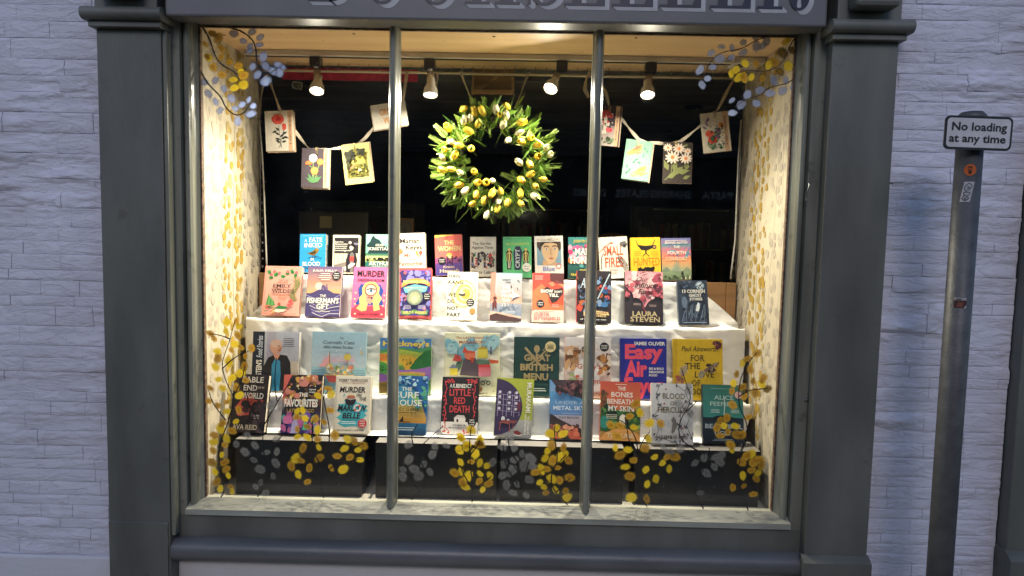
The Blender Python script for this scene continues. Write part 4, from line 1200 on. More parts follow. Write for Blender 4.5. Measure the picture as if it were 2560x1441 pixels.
c.t('THE', .40, .755, .62, .815, W_, .01); c.t('FOURTH', .20, .61, .82, .685, W_, .01); c.t('CONSORT', .12, .47, .88, .545, '#f4d6b4', .01); done(c)

# ---- second ledge
c = book(2, (666, 666), (756, 666), (651, 745, 795), '#f0aa98', '#e79a88', .030, 'salmon pink hardback with ivy, ferns and a green book on its cover', True)
c.l([(.2, .965), (.85, .965)], .01, '#c98878', 'small_print')
for u, v in ((.12, .87), (.3, .83), (.5, .79), (.74, .89), (.84, .82), (.18, .77), (.62, .86)): c.e(u, v, .06, '#3f8f4a', jag=.3, n=10); c.e(u + .02, v - .01, .03, '#246338', jag=.3, n=8)
for u, v in ((.26, .89), (.18, .82), (.62, .89), (.86, .88), (.4, .86)): c.e(u, v, .04, '#e86a78', n=8)
for q in range(15):
    t = q / 14; c.e(.90 - .06 * math.sin(t * 6), .32 + .44 * t, .05, '#7f8f4a', .015, a=.6, n=8); c.e(.82 - .06 * math.sin(t * 6), .32 + .44 * t, .05, '#7f8f4a', .015, a=-.6, n=8)
c.t('HEATHER', .40, .70, .66, .725, '#b5594f'); c.t('FAWCETT', .40, .66, .66, .685, '#b5594f'); c.t('EMILY', .26, .565, .76, .63, '#2d2c2c', serif=True); c.t("WILDE'S", .22, .455, .84, .525, '#2d2c2c', serif=True); c.t('A COMPENDIUM', .30, .40, .74, .425, '#b97a50'); c.t('OF LOST', .42, .36, .66, .385, '#b97a50'); c.t('TALES', .44, .32, .62, .345, '#b97a50')
for q in range(5): c.p([(.1 + .05 * q, .2), (.16 + .03 * q, .46 - .03 * q), (.2 + .04 * q, .2)], ['#3f8f4a', '#6aa65a'][q % 2])
for u, v in ((.74, .28), (.8, .24), (.72, .21), (.78, .3)): c.e(u, v, .045, '#e05a58', n=8)
c.p([(.34, .14), (.46, .2), (.68, .18), (.70, .155), (.58, .125)], '#2f7d48'); c.p([(.30, .08), (.4, .13), (.62, .12), (.68, .09), (.46, .05)], '#efe0cc'); c.l([(.3, .08), (.46, .05), (.68, .09)], .015, '#7a5a48'); c.e(.46, .225, .045, '#b0563c'); c.blots(16, .08, .06, .34, .2, ['#8fa65a', '#d8705f', '#c9b05a'], .015, .03); c.t('THE SUNDAY TIMES BESTSELLING AUTHOR', .06, .025, .92, .045, '#c05f4f', part='small_print'); done(c)

c = book(2, (772.5, 667), (856.7, 667), (760.5, 847, 798), '#7f6a96', '#5c4d78', .028, 'violet hardback with a house on a hill above purple waves', True)
c.r(0, .46, 1, 1, '#e9a873', '#6a5a84'); c.r(0, .46, 1, .62, '#eeaf72', '#c79a8a'); c.e(.36, .60, .115, '#f2dfbd'); c.p([(0, .44), (.2, .48), (.36, .54), (.6, .54), (.8, .47), (1, .46), (1, 0), (0, 0)], '#4c4270'); c.p([(.42, .53), (.42, .60), (.46, .65), (.50, .61), (.56, .62), (.56, .66), (.6, .63), (.62, .53)], '#6c5a86'); c.blots(8, .44, .54, .62, .61, ['#efc58a', '#3c3358'], .008, .016)
for q in range(12): c.l([(-.0 + .02 * q, .42 - .034 * q), (.22 + .01 * q, .36 - .032 * q), (.5, .30 - .03 * q), (.8 - .01 * q, .36 - .03 * q), (1, .44 - .038 * q)], .02, ['#a79ac8', '#6d5f96', '#d9cfe2', '#53467a'][q % 4])
c.t('JULIA KELLY', .14, .895, .86, .935, W_, .005)
for i, (a, b) in enumerate(((.38, .66), (.34, .68), (.32, .7), (.4, .66))): c.l([(a, .855 - i * .04), (b, .855 - i * .04)], .02, '#efe4d8', 'small_print')
c.t('THE', .40, .385, .58, .435, W_, .02); c.t("FISHERMAN'S", .03, .265, .96, .365, W_, .03); c.t('GIFT', .32, .15, .68, .245, W_, .03); c.l([(.3, .105), (.72, .1)], .015, W_, 'small_print'); c.sticker(.85, .82, .125, '#1c1a1c', ('Independent', 'Exclusive', 'Edition')); done(c)

c = book(2, (887, 668), (969, 669), (874, 962, 800), '#ef6ea0', '#d8558a', .026, 'hot pink paperback with a long wavy-haired woman behind a magnifying glass')
c.p([(.0, 0), (0, .16), (.18, .26), (.5, .22), (.82, .26), (1, .18), (1, 0)], '#e2455a'); c.p([(.16, .56), (.24, .66), (.5, .64), (.8, .66), (.92, .54), (.86, .4), (.94, .25), (.1, .25), (.2, .4)], '#2c4b9a')
c.p([(.36, .68), (.28, .58), (.30, .46), (.2, .38), (.24, .26), (.14, .18), (.3, .12), (.44, .14), (.48, .3), (.62, .3), (.66, .13), (.84, .16), (.8, .28), (.88, .38), (.78, .48), (.80, .6), (.66, .7), (.5, .72)], '#f3c27a'); c.p([(.38, .5), (.5, .56), (.64, .52), (.64, .36), (.54, .26), (.42, .32)], '#f0a08a'); c.e(.54, .545, .17, '#f6d3b2'); c.ring(.54, .545, .17, .03, '#7b4038'); c.e(.54, .525, .10, W_, .05); c.e(.55, .53, .045, '#40608f'); c.l([(.42, .55), (.54, .575), (.68, .56)], .03, '#2a1f22'); c.p([(.44, .40), (.5, .415), (.56, .4), (.5, .385)], '#d23a50'); c.e(.58, .39, .03, '#2a1f22')
c.t('MURDER', .12, .815, .93, .925, '#2a1a1e', .025); c.t('DRESSING ROOM', .14, .715, .92, .765, '#2a1a1e', .015)
for u, v in ((.08, .36), (.1, .26), (.1, .48), (.94, .34), (.92, .24), (.95, .44)): c.e(u, v, .028, '#f7d9a4', n=8)
c.t('HOLLY STARS', .20, .05, .82, .095, '#3a1a22', .01); c.e(.12, .07, .03, '#f7e2b4', n=5); c.e(.9, .07, .03, '#f7e2b4', n=5); done(c)

c = book(2, (1000, 671), (1081, 671), (996, 1077, 801), '#d85a58', '#d85a58', .030, 'indigo and red hardback with a pale planet and banner lettering', True)
c.r(.06, .05, .97, .95, '#4a3f8c', '#5547a0'); c.blots(30, .08, .72, .96, .94, ['#8f8ad0', '#322b6c', '#c95f6a', '#6f68b8'], .03, .09); c.blots(26, .08, .1, .26, .5, ['#8f8ad0', '#322b6c', '#d0788a'], .03, .07); c.blots(26, .8, .1, .96, .5, ['#8f8ad0', '#322b6c', '#d0788a'], .03, .07)
c.p([(.08, .68), (.3, .77), (.55, .79), (.78, .77), (.96, .70), (.96, .62), (.78, .68), (.55, .70), (.3, .68), (.08, .60)], '#e69a4e'); c.t('MINING MEN', .14, .685, .90, .745, '#f6dc8e', .025); c.p([(.14, .6), (.5, .67), (.9, .62), (.84, .52), (.5, .48), (.2, .5)], '#6fb8c4'); c.t('BRITAIN LAST KINGS', .2, .585, .84, .615, '#d9c878', .01); c.t('OF THE COALFACE', .28, .535, .76, .565, '#d9c878', .01)
c.e(.5, .41, .25, '#7f8a7e'); c.e(.5, .40, .19, '#aab08a', jag=.1); c.e(.5, .37, .10, '#e6e3a0', jag=.1); c.lines(4, .16, .4, .25, .022, '#d9d0e8', .01); c.lines(4, .6, .86, .25, .022, '#d9d0e8', .01); c.p([(.08, .16), (.3, .12), (.5, .17), (.72, .12), (.94, .15), (.9, .07), (.7, .05), (.5, .1), (.3, .05), (.12, .07)], '#5d8a4e'); c.t('EMILY P. WEBBER', .16, .085, .88, .135, '#efd98a', .01); c.sticker(.88, .43, .125, '#1c1a1c', ('Independent', 'Exclusive', 'Edition')); done(c)

c = book(2, (1120, 680.5), (1197, 681.5), (1112.7, 1188, 803), '#f6f0dc', '#e6dcc0', .022, 'white hardback with yellow tree rings and widely spaced thin capitals', True)
for q, r_ in enumerate((.43, .36, .29, .22, .15)): c.e(.54 + .02 * q, .54, r_, ['#f2dc96', '#f6ecc4', '#eccb6a', '#f6e4a4', '#dcae48'][q], r_ * 1.12, jag=.04, n=22)
c.e(.50, .54, .11, '#5b5648', .08); c.e(.49, .57, .10, '#cfc8b4', .05); c.l([(.38, .52), (.6, .515)], .03, '#2e2c28')
for s, u1, v in (('HAN', .40, .875), ('KANG', .52, .745), ('WE', .30, .48), ('DO', .26, .345), ('NOT', .40, .20), ('PART', .48, .065)): c.t(s, .03, v, u1, v + .075, '#2c2a28')
c.sticker(.78, .37, .13, '#1c1a1c', ('Independent', 'Exclusive', 'Edition')); c.e(.86, .19, .1, '#c08a4a', part='sticker'); c.lines(2, .55, .92, .08, .025, '#7a746a', .009); done(c)

c = book(2, (1229.7, 682.6), (1305.7, 683.5), (1222.5, 1302.6, 805), '#9db4bf', '#c9705a', .020, 'grey-blue hardback with a gull, pink shore and a wading figure', True)
c.r(0, .38, 1, 1, '#d8a698', '#9fb6c0'); c.r(0, .12, 1, .42, '#7f8fa4', '#a9a6ae'); c.r(0, .37, 1, .5, '#eeb09c', '#e9a08a'); c.p([(0, 1), (.16, 1), (.13, .6), (.22, .45), (.0, .4)], '#d98a76'); c.p([(0, 0), (0, .2), (.3, .14), (.7, .09), (1, .05), (1, 0)], '#4a2f2c'); c.p([(0, .12), (.2, .16), (.6, .1), (1, .065), (1, .1), (.4, .17), (0, .2)], '#e8b9a4')
for i, s in enumerate(('THE', 'BOY', 'FROM', 'THE', 'SEA')): c.t(s, .36, .675 - i * .092, (.62, .66, .74, .62, .60)[i], .735 - i * .092, W_, .04)
c.t('GARRETT', .36, .84, .64, .87, '#2c3440'); c.t('CARR', .46, .79, .64, .82, '#2c3440'); c.p([(.62, .75), (.74, .60), (.95, .52), (.8, .5), (.68, .42), (.72, .54)], '#e9e2da'); c.p([(.62, .76), (.68, .72), (.66, .66)], '#3a3836'); c.p([(.95, .52), (.72, .48), (.66, .40), (.78, .46)], '#4d5468'); c.l([(.84, .86), (.92, .82)], .025, '#53606c'); c.l([(.84, .70), (.88, .64)], .02, '#3a3f4a'); c.e(.14, .47, .055, '#5c342c'); c.p([(.08, .2), (.06, .36), (.12, .44), (.2, .40), (.2, .2), (.15, .3)], '#6b2f2e'); c.blots(10, .3, .2, .95, .36, ['#6f8098', '#94a0b0'], .06, .14, .15); c.lines(3, .36, .8, .2, .025, '#dfe4ea', .01); done(c)

c = book(2, (1334, 683.4), (1410, 683.4), (1328, 1408.8, 807), '#f2d7c6', '#e8c4b0', .024, 'red and brown hardback with hands holding an open book', True)
c.r(0, .24, 1, 1, '#d9552f', '#e2493f'); c.p([(.0, .24), (0, .62), (.3, .78), (.5, .62), (.52, .4), (.62, .3), (1, .36), (1, .24)], '#e87a4e'); c.p([(.55, 1), (1, 1), (1, .72), (.86, .78), (.56, .84)], '#5c2a2a'); c.p([(.3, .64), (.46, .72), (.64, .66), (.96, .7), (.98, .58), (.78, .42), (.62, .38), (.5, .56)], '#33211f'); c.p([(.46, .86), (.62, .80), (.76, .86), (.96, .80), (.92, .76), (.74, .80), (.6, .74)], '#7c3a36'); c.p([(.50, .80), (.62, .72), (.72, .76), (.66, .82)], '#f08a62'); c.p([(.8, .78), (.96, .72), (1, .68), (1, .78)], '#f08a62'); c.lines(4, .06, .34, .94, .024, '#f6d2c4', .01)
c.t('SHOW', .26, .595, .66, .66, W_, .04); c.t("DON'T", .70, .60, .95, .64, W_, .03); c.t('TELL', .52, .515, .84, .575, W_, .04); c.sticker(.26, .37, .125, '#1c1a1c', ('signed', 'copy')); c.lines(3, .6, .86, .35, .022, '#f6d2c4', .01); c.l([(.1, .215), (.7, .21)], .012, '#8a5a50', 'small_print'); c.t('CURTIS', .06, .125, .54, .185, '#c9605a', .02); c.t('SITTENFELD', .06, .04, .90, .10, '#c9605a', .02); done(c)

c = book(2, (1443, 677), (1529, 678), (1440, 1526.7, 809.8), '#2a2024', '#c0474f', .028, 'black hardback with red spine, blue flowers and a sword', True)
c.blots(60, .06, .18, .96, .95, ['#3f6fa0', '#2c4f7c', '#d0503f', '#e0a04a', '#7a95b8', '#6a2f38', '#b0603a'], .03, .1); c.blots(20, .04, .5, .96, .97, ['#2a2024'], .06, .12); c.l([(.95, .94), (.6, .45)], .035, '#b9c8d4'); c.e(.84, .66, .035, '#d83a3a'); c.p([(.2, .2), (.4, .24), (.9, .2), (.94, .14), (.5, .16), (.2, .12)], '#e8c88a'); c.t('ALEXANDRA', .24, .165, .88, .205, '#5a3020', .01); c.t('BROMER', .36, .105, .86, .145, '#e8c88a', .01); c.t('of what once was', .1, .045, .85, .07, W_, part='small_print'); c.t('A', .08, .66, .26, .84, '#b9c8d4', serif=True, sh=.3); done(c)

c = book(2, (1562.8, 679), (1658, 679.6), (1561.7, 1656, 813.5), '#2b2127', '#3a2a30', .030, 'black hardback with swirling pink smoke and gold capitals at its foot', True)
c.p([(0, 1), (1, 1), (1, .66), (.86, .58), (.72, .48), (.6, .40), (.52, .30), (.44, .42), (.3, .50), (.14, .60), (0, .72)], '#d88f96'); c.blots(40, .1, .66, .95, .98, ['#efc4c0', '#c9606c', '#a84a5c', '#e9a8ac', '#f2d2cc'], .05, .14); c.blots(24, .22, .46, .78, .68, ['#e9a8ac', '#b04a58', '#efc4c0'], .04, .09); c.blots(14, .0, .5, .2, .75, ['#6a2f3c', '#c9606c'], .03, .08); c.blots(14, .8, .5, 1, .75, ['#6a2f3c', '#c9606c'], .03, .08)
c.t('Our', .30, .80, .62, .885, '#2a1418', sh=.35, b=.01); c.t('Infinite', .24, .68, .82, .77, '#2a1418', sh=.35, b=.01); c.t('Fates', .34, .565, .74, .65, '#2a1418', sh=.35, b=.01); c.l([(.4, .95), (.5, .98), (.6, .95), (.46, .92)], .02, '#2a1418'); c.l([(.86, .92), (.94, .96), (.88, .84)], .02, '#2a1418'); c.l([(.52, .4), (.46, .3), (.56, .2), (.48, .1)], .03, '#8a3a48'); c.lines(2, .2, .42, .37, .022, '#c9b0a8', .009); c.lines(2, .62, .82, .35, .022, '#c9b0a8', .009); c.t('LAURA', .19, .135, .84, .225, '#cbb98c'); c.t('STEVEN', .13, .03, .90, .12, '#cbb98c'); done(c)

c = book(2, (1693, 703), (1768.5, 702.8), (1701.5, 1776, 817.2), '#2c3644', '#55637a', .020, 'dark blue-grey paperback with a moonlit engraved tree and ghost')
c.blots(70, .1, .02, .98, .98, ['#3c4a5e', '#1c2430', '#50607a', '#27303e'], .03, .1, .5); c.e(.74, .88, .14, '#8ea2b4'); c.e(.74, .88, .09, '#c9d4da'); c.l([(.9, .98), (.7, .84), (.84, .6), (.92, .3), (.8, .1)], .04, '#1a212b'); c.l([(.6, .84), (.74, .9), (.82, .82)], .03, '#1a212b')
for q in range(16): c.l([(.08 + .05 * q, .05 + .1 * (q % 3)), (.12 + .05 * q, .16 + .1 * (q % 4)), (.2 + .045 * q, .2 + .12 * (q % 3))], .012, '#7f90a6')
c.p([(.56, .3), (.6, .44), (.65, .5), (.7, .47), (.7, .38), (.66, .3)], '#d4dce0'); c.e(.2, .5, .1, '#5b6a80', .2); c.t('13 CORNISH', .14, .715, .90, .785, W_, .012, True); c.t('GHOST', .36, .625, .78, .69, W_, .012, True); c.t('STORIES', .38, .545, .80, .60, W_, .012, True); c.l([(.12, .05), (.9, .05)], .02, '#9fb0c0', 'small_print'); done(c)

# ---- third ledge, large format
c = book(3, (634, 829.3), (750, 831), (626, 744, 0), '#cfcdd2', '#1e2a40', .024, 'large grey cookbook with a man in a dark jacket and blue shirt', True)
c.r(.25, 0, 1, 1, '#8f8c90', '#c9ccd8'); c.r(.3, .5, .5, 1, '#a49cb2', '#bdbac8'); c.r(.75, 0, 1, .5, '#b09c86', '#c8bcae'); c.r(0, 0, .25, 1, '#1b2438'); c.t("RICK STEIN'S", .09, .06, .20, .52, W_, .03, rot='up'); c.t('Food Stories', .09, .56, .21, .93, '#dfe6f2', sh=.2, rot='up')
c.p([(.28, 0), (.24, .4), (.34, .56), (.5, .62), (.74, .6), (.82, .48), (.86, 0)], '#26252a'); c.p([(.42, 0), (.42, .44), (.5, .56), (.6, .5), (.62, .3), (.6, 0)], '#3d92b8'); c.p([(.44, .62), (.52, .5), (.6, .62)], '#d89a80'); c.e(.50, .745, .13, '#d9a48a', .155); c.e(.50, .80, .12, '#dcb8a4', .09); c.e(.60, .72, .03, '#c78a72'); c.l([(.54, .76), (.58, .76)], .02, '#5c4438'); c.l([(.54, .685), (.61, .69)], .018, '#a8584e'); c.lines(5, .64, .9, .885, .032, '#5c5a5c', .014); done(c)

c = book(3, (782, 829), (917, 832), (776, 912, 0), '#a9ccd8', '#8fb8c8', .014, 'pale blue picture book with a small crowded sailing boat', True)
c.r(0, 0, 1, .42, '#7fb0c0', '#9cc4d0'); c.r(0, .42, 1, 1, '#b8c8d2', '#a8ccda'); c.r(.2, .5, .8, .62, '#d9b4c0', '#b9c4d0')
for q in range(8): c.l([(.02, .36 - .04 * q), (.2, .37 - .04 * q), (.26, .355 - .04 * q)], .012, '#5f94a8'); c.l([(.74, .36 - .04 * q), (.9, .375 - .04 * q), (.98, .36 - .04 * q)], .012, '#5f94a8')
c.t('The', .50, .885, .58, .915, '#4c5560', sh=.2); c.t('Cornish Cats', .20, .80, .78, .85, '#4c5560', serif=True); c.t('Who Went To Sea', .22, .725, .75, .765, '#4c5560', sh=.25)
c.p([(.24, .30), (.8, .30), (.74, .20), (.66, .17), (.34, .17)], '#d8605c'); c.l([(.24, .29), (.8, .29)], .02, '#e9c878'); c.p([(.13, .42), (.32, .62), (.33, .43)], '#e9a8ac'); c.l([(.33, .3), (.33, .68)], .014, '#a5803c'); c.l([(.66, .3), (.66, .66)], .014, '#a5803c'); c.e(.66, .59, .07, '#d8c05a', .06); c.blots(60, .28, .30, .78, .45, ['#e0c25a', '#efe3b0', '#7f9a5a', '#d98a6a', '#c8b48a', '#e9e2cf', '#9fb0a0'], .018, .035); c.blots(10, .08, .48, .92, .92, ['#dfe9ea'], .008, .014); c.ring(.9, .66, .03, .02, '#e0c25a', a0=-90, a1=90); c.t('Walter Paynter', .28, .06, .72, .09, '#3d6a7c', sh=.2, part='author_name'); done(c)

c = book(3, (951.7, 846.6), (1081, 846.6), (947, 1076, 982), '#7fae6a', '#5c8f4a', .014, 'picture book cover of bright rolling fields and a violet road', False)
c.r(0, .72, 1, 1, '#5f8fb0', '#3f78b4'); c.blots(16, 0, .88, 1, 1, ['#6fa0c8', '#3a6aa0', '#8fb4c8'], .05, .1, .4); c.p([(0, .78), (.3, .84), (.7, .80), (1, .86), (1, .6), (0, .6)], '#4f8f5a'); c.p([(0, .72), (.4, .80), (.8, .74), (1, .78), (1, .5), (0, .5)], '#a8b84a'); c.p([(0, .66), (.3, .70), (.66, .70), (.6, .56), (0, .5)], '#e0b84a'); c.p([(.0, .72), (.16, .70), (.14, .60), (0, .58)], '#e08a3c'); c.p([(.42, .60), (.7, .66), (1, .62), (1, .4), (.5, .42)], '#d9a83c'); c.p([(.58, .46), (.7, .62), (.88, .78), (1, .80), (1, .44), (.7, .40)], '#2f6f3c'); c.p([(0, .58), (.14, .54), (.16, .38), (0, .36)], '#4f9a4a'); c.p([(.3, .42), (.7, .44), (1, .50), (1, .28), (.9, .2), (.6, .16), (.3, .3)], '#9a6aae'); c.p([(.36, .38), (.62, .40), (.9, .38), (.86, .28), (.6, .22), (.3, .24)], '#d9a05a'); c.p([(.4, .36), (.62, .37), (.82, .35), (.78, .29), (.58, .25)], '#b8b84e'); c.p([(0, .36), (.2, .32), (.3, .2), (0, .18)], '#8a5aa0'); c.p([(0, .2), (.3, .24), (.6, .1), (.5, 0), (0, 0)], '#8f7a3c')
for q in range(8): c.l([(.02, .02 + .022 * q), (.2, .05 + .022 * q), (.4, .02 + .02 * q)], .01, '#5c4a24')
c.blots(24, .4, .52, .85, .62, ['#2f5a30', '#48783c'], .008, .016); c.blots(12, .02, .4, .14, .52, ['#1f4424'], .008, .016); c.t("Hockney's", .06, .86, .96, .945, '#f2cf4a', .03); done(c)

c = book(3, (1113, 833), (1251, 834.4), (1112, 1249, 983), '#e9e6c2', '#d8d4b0', .014, 'cream picture book with a red-hatted giant hugging a village', True)
c.blots(26, .04, .66, .95, .92, ['#8fc0c8', '#7fb0bc', '#a8ccd0'], .06, .13); c.blots(10, .3, .5, .8, .7, ['#e9e6c2'], .05, .1); c.t('The LAST GIANT of', .20, .905, .80, .94, '#a34a38'); c.t('MARAZION', .26, .83, .72, .875, '#a34a38')
c.p([(.34, .28), (.26, .14), (.3, .02), (.64, .02), (.66, .14), (.62, .28)], '#d9a868'); c.p([(.28, .32), (.34, .56), (.42, .62), (.56, .60), (.62, .5), (.62, .3)], '#5b5058'); c.p([(.34, .60), (.22, .52), (.14, .36), (.22, .34), (.3, .44)], '#5f7a64'); c.p([(.58, .58), (.82, .56), (.82, .49), (.6, .5)], '#5f7a64'); c.e(.46, .64, .1, '#e07a58', .085); c.p([(.32, .68), (.36, .78), (.42, .71), (.56, .70), (.54, .68)], '#d0503c'); c.p([(.46, .6), (.5, .5), (.54, .6)], '#c84a34')
c.r(.60, .60, .78, .74, '#d8c23c', '#e0cf5a'); c.p([(.58, .74), (.7, .79), (.8, .74)], '#b89c34'); c.r(.62, .30, .84, .45, '#e08a9a', '#e06a70'); c.p([(.6, .45), (.84, .45), (.82, .5), (.62, .49)], '#d04a4a'); c.r(.1, .32, .24, .43, '#e0cf4a'); c.p([(.08, .43), (.16, .5), (.25, .43)], '#7a8aa0'); c.p([(.14, .55), (.2, .66), (.3, .62), (.3, .54)], '#c8504a'); c.e(.9, .60, .08, '#efe6d2', .05); c.p([(.8, .58), (.98, .56), (.98, .52), (.84, .51)], '#d0603c'); c.l([(.84, .66), (.84, .78)], .03, '#5c5c78'); c.l([(.24, .6), (.24, .75)], .01, '#4a4a4a')
for u, v in ((.16, .84), (.88, .88), (.12, .78)): c.l([(u - .03, v + .01), (u, v), (u + .03, v + .012)], .012, '#3a4a58')
c.ring(.70, .20, .035, .014, K_); c.ring(.80, .20, .035, .014, K_); c.l([(.70, .2), (.75, .25), (.8, .2)], .012, K_); c.p([(.64, .14), (.7, .12), (.68, .06), (.6, .06)], '#9a6a4c'); c.t('Howard', .6, .025, .78, .05, '#3a3434', part='author_name'); c.blots(8, .86, .06, .95, .2, ['#8a8468'], .005, .01); done(c)

c = book(3, (1286, 842), (1399.6, 844.4), (1284, 1397, 989), '#24423f', '#1c3634', .024, 'dark green cookbook with crossed gold cutlery', True)
G = '#b09a6e'
c.l([(.24, .82), (.50, .60), (.66, .46)], .05, G); c.e(.50, .80, .065, G, .085); c.l([(.5, .74), (.5, .42)], .035, G); c.l([(.76, .82), (.5, .62), (.28, .5)], .035, G)
for o in (-.03, 0, .03): c.l([(.66 + o, .74 - o), (.74 + o, .81 - o)], .014, G)
c.t('GREAT', .22, .60, .80, .70, G, .04); c.t('BRITISH', .14, .44, .86, .54, G, .04); c.t('MENU', .22, .28, .76, .385, G, .04); c.e(.80, .84, .12, '#e3cf96', part='sticker'); c.lines(4, .72, .88, .87, .02, '#7a6a44', .012, 'sticker'); c.t('Banquets', .42, .19, .76, .235, '#3f625c', serif=True, part='small_print'); c.lines(2, .38, .72, .135, .035, '#cfd6cf', .02); done(c)

c = book(3, (1414, 844), (1528.8, 845), (1412, 1527, 991), '#efd9cc', '#e8a898', .022, 'pale pink cookbook with a cook in white and a black round sticker', True)
c.r(0, 0, 1, 1, '#e0b8a4', '#e9e2de'); c.r(0, .55, .3, .85, '#c08a5c', '#dcb490'); c.blots(26, .02, .45, .3, .78, ['#a86a3c', '#d9a878', '#e8ccb4', '#7c5434'], .03, .07, 1.6); c.p([(.16, .1), (.2, .44), (.36, .64), (.6, .64), (.74, .5), (.78, .1)], '#f1ece6'); c.e(.48, .74, .12, '#e0b090', .14); c.e(.48, .80, .13, '#6a4a34', .09); c.blots(20, .74, .4, .98, .7, ['#c88a4c', '#8a5a34', '#e9d2b8', '#4a3a2c'], .03, .08); c.blots(16, .1, .2, .3, .38, ['#d05a48', '#e9ddd0', '#a8b07a'], .03, .06); c.l([(0, .8), (1, .8)], .01, '#cfc4bc')
c.t("Gypsy's", .26, .48, .78, .56, '#c8604c', serif=True); c.t('&', .70, .38, .78, .44, '#c8604c', serif=True); c.t('Kitchen', .24, .24, .78, .32, '#c8604c', serif=True); c.t('CHRISTIE', .4, .035, .78, .08, '#8a4a3c', part='author_name'); c.e(.62, .8, .03, '#d05a48'); c.sticker(.85, .845, .10, '#1c1a1c', ('SIGNED', 'COPY')); done(c)

c = book(3, (1551.4, 847), (1667.7, 848), (1552, 1667, 995), '#2a2f92', '#232878', .022, 'royal blue cookbook with huge coral lettering', True)
c.t('JAMIE OLIVER', .29, .89, .97, .945, W_, .03); P_ = '#f0566c'; c.t('Easy', .10, .67, .92, .89, P_, .045); c.t('Air', .10, .38, .58, .62, P_, .045); c.t('Fryer', .09, .10, .96, .34, P_, .045); c.r(.0, 0, .06, 1, '#262b86')
for i, s in enumerate(('BIG & BOLD', 'DELICIOUS', 'FOOD')): c.t(s, .62, .485 - i * .055, (.94, .94, .80)[i], .52 - i * .055, W_, .03, part='small_print')
done(c)

c = book(3, (1684.4, 848.8), (1807.4, 849.5), (1686, 1809, 998), '#dcb62a', '#c9a41e', .024, 'mustard yellow cookbook with dark capitals and botanical drawings', True)
c.r(0, 0, .075, 1, '#cda622'); c.t('Paul Ainsworth', .16, .80, .90, .88, '#4a3a1e', sh=.3, part='author_name')
for s, a, b, v in (('FOR', .34, .64, .64), ('THE', .23, .54, .51), ('LOVE', .42, .82, .37), ('OF', .36, .54, .23), ('FOOD', .28, .66, .09)): c.t(s, a, v, b, v + .095, '#3f2f1e', serif=True)
c.blots(14, .82, .84, .96, .95, ['#6a3038', '#8a4a4a', '#3a2a2a'], .02, .045); c.blots(22, .64, .46, .86, .58, ['#6f5a52', '#3a302e', '#a08a78', '#8a6a5c'], .02, .045); c.l([(.84, .54), (.92, .62)], .03, '#7a6a4c'); c.blots(26, .70, .12, .98, .22, ['#4a5a2a', '#7a8a3c', '#2f3a1e'], .015, .04, .4); c.blots(16, .06, .28, .2, .42, ['#a8584a', '#8a6a4a', '#d08a6a'], .02, .05); done(c)

# ---- front row on the boxes
c = book(4, (588.8, 936), (673, 937.7), (568.8, 657.6, 1083), '#2a2326', '#1d181b', .034, 'dark hardback with a red blaze across its cover beside the papered wall', True)
c.p([(.1, .42), (.3, .60), (.62, .68), (.9, .56), (.8, .4), (.5, .3), (.2, .28)], '#d05a4a'); c.p([(.14, .32), (.5, .46), (.62, .44), (.3, .28)], '#e88a6a'); c.blots(30, .3, .05, 1, .48, ['#3a2f33', '#241d21', '#4f4045', '#5c3034'], .05, .14); c.blots(16, 0, .6, 1, 1, ['#2f272b', '#3a3035'], .06, .16); c.blots(8, .5, .4, .95, .62, ['#a8444a', '#5f2a30'], .02, .07, .3)
c.t('FABLE', .24, .86, .86, .955, '#e6ddd2', serif=True); c.t('END', .30, .72, .70, .81, '#e6ddd2', serif=True); c.t('WORLD', .26, .585, .90, .68, '#e6ddd2', serif=True); c.t('FOR THE', .72, .76, .9, .79, '#cfc4ba', part='small_print'); c.t('AVA REID', .08, .055, .80, .135, '#d9c9ae', serif=True, part='author_name'); c.lines(3, .66, .84, .3, .025, '#d9cfc4', .012); done(c)

c = book(4, (712, 937), (807.5, 938.8), (701, 799.7, 1084), '#3b3038', '#c0605a', .028, 'colourful hardback of blurred stage lights with bold white capitals', True)
c.r(0, .5, 1, 1, '#6a4038', '#a07a4a'); c.p([(0, 1), (.2, 1), (.1, .62), (0, .55)], '#d8685c'); c.r(0, 0, 1, .4, '#4a3a86', '#2c2632'); c.blots(40, .05, .45, 1, 1, ['#2a2224', '#e0a84a', '#c8743c', '#5a3a34', '#1f1a1c', '#d98a7a'], .05, .15); c.blots(26, .05, .5, .95, .98, ['#f0c05a', '#f3d99a', '#e88a5a'], .02, .045); c.blots(26, .0, 0, 1, .32, ['#5c4a9a', '#c86aa0', '#3a5aa8', '#e07ab0', '#7a5ab0', '#3fae9a'], .05, .12); c.p([(.26, 0), (.3, .2), (.4, .26), (.46, .12), (.44, 0)], '#b8b0dc'); c.p([(.56, .06), (.6, .2), (.7, .16), (.7, .06)], '#5fd0a0'); c.p([(.84, .02), (.86, .18), (.95, .14), (.96, .02)], '#5a8ad8')
c.t('THE', .42, .625, .66, .69, W_, .03); c.t('FAVOURITES', .06, .455, .92, .575, W_, .04); c.t('LAYNE FARGO', .14, .355, .84, .415, '#b99a4a', .01, part='author_name'); c.lines(2, .3, .7, .31, .03, '#efe6da', .012); c.sticker(.76, .73, .125, '#1c1a1c', ('signed', 'copy')); done(c)

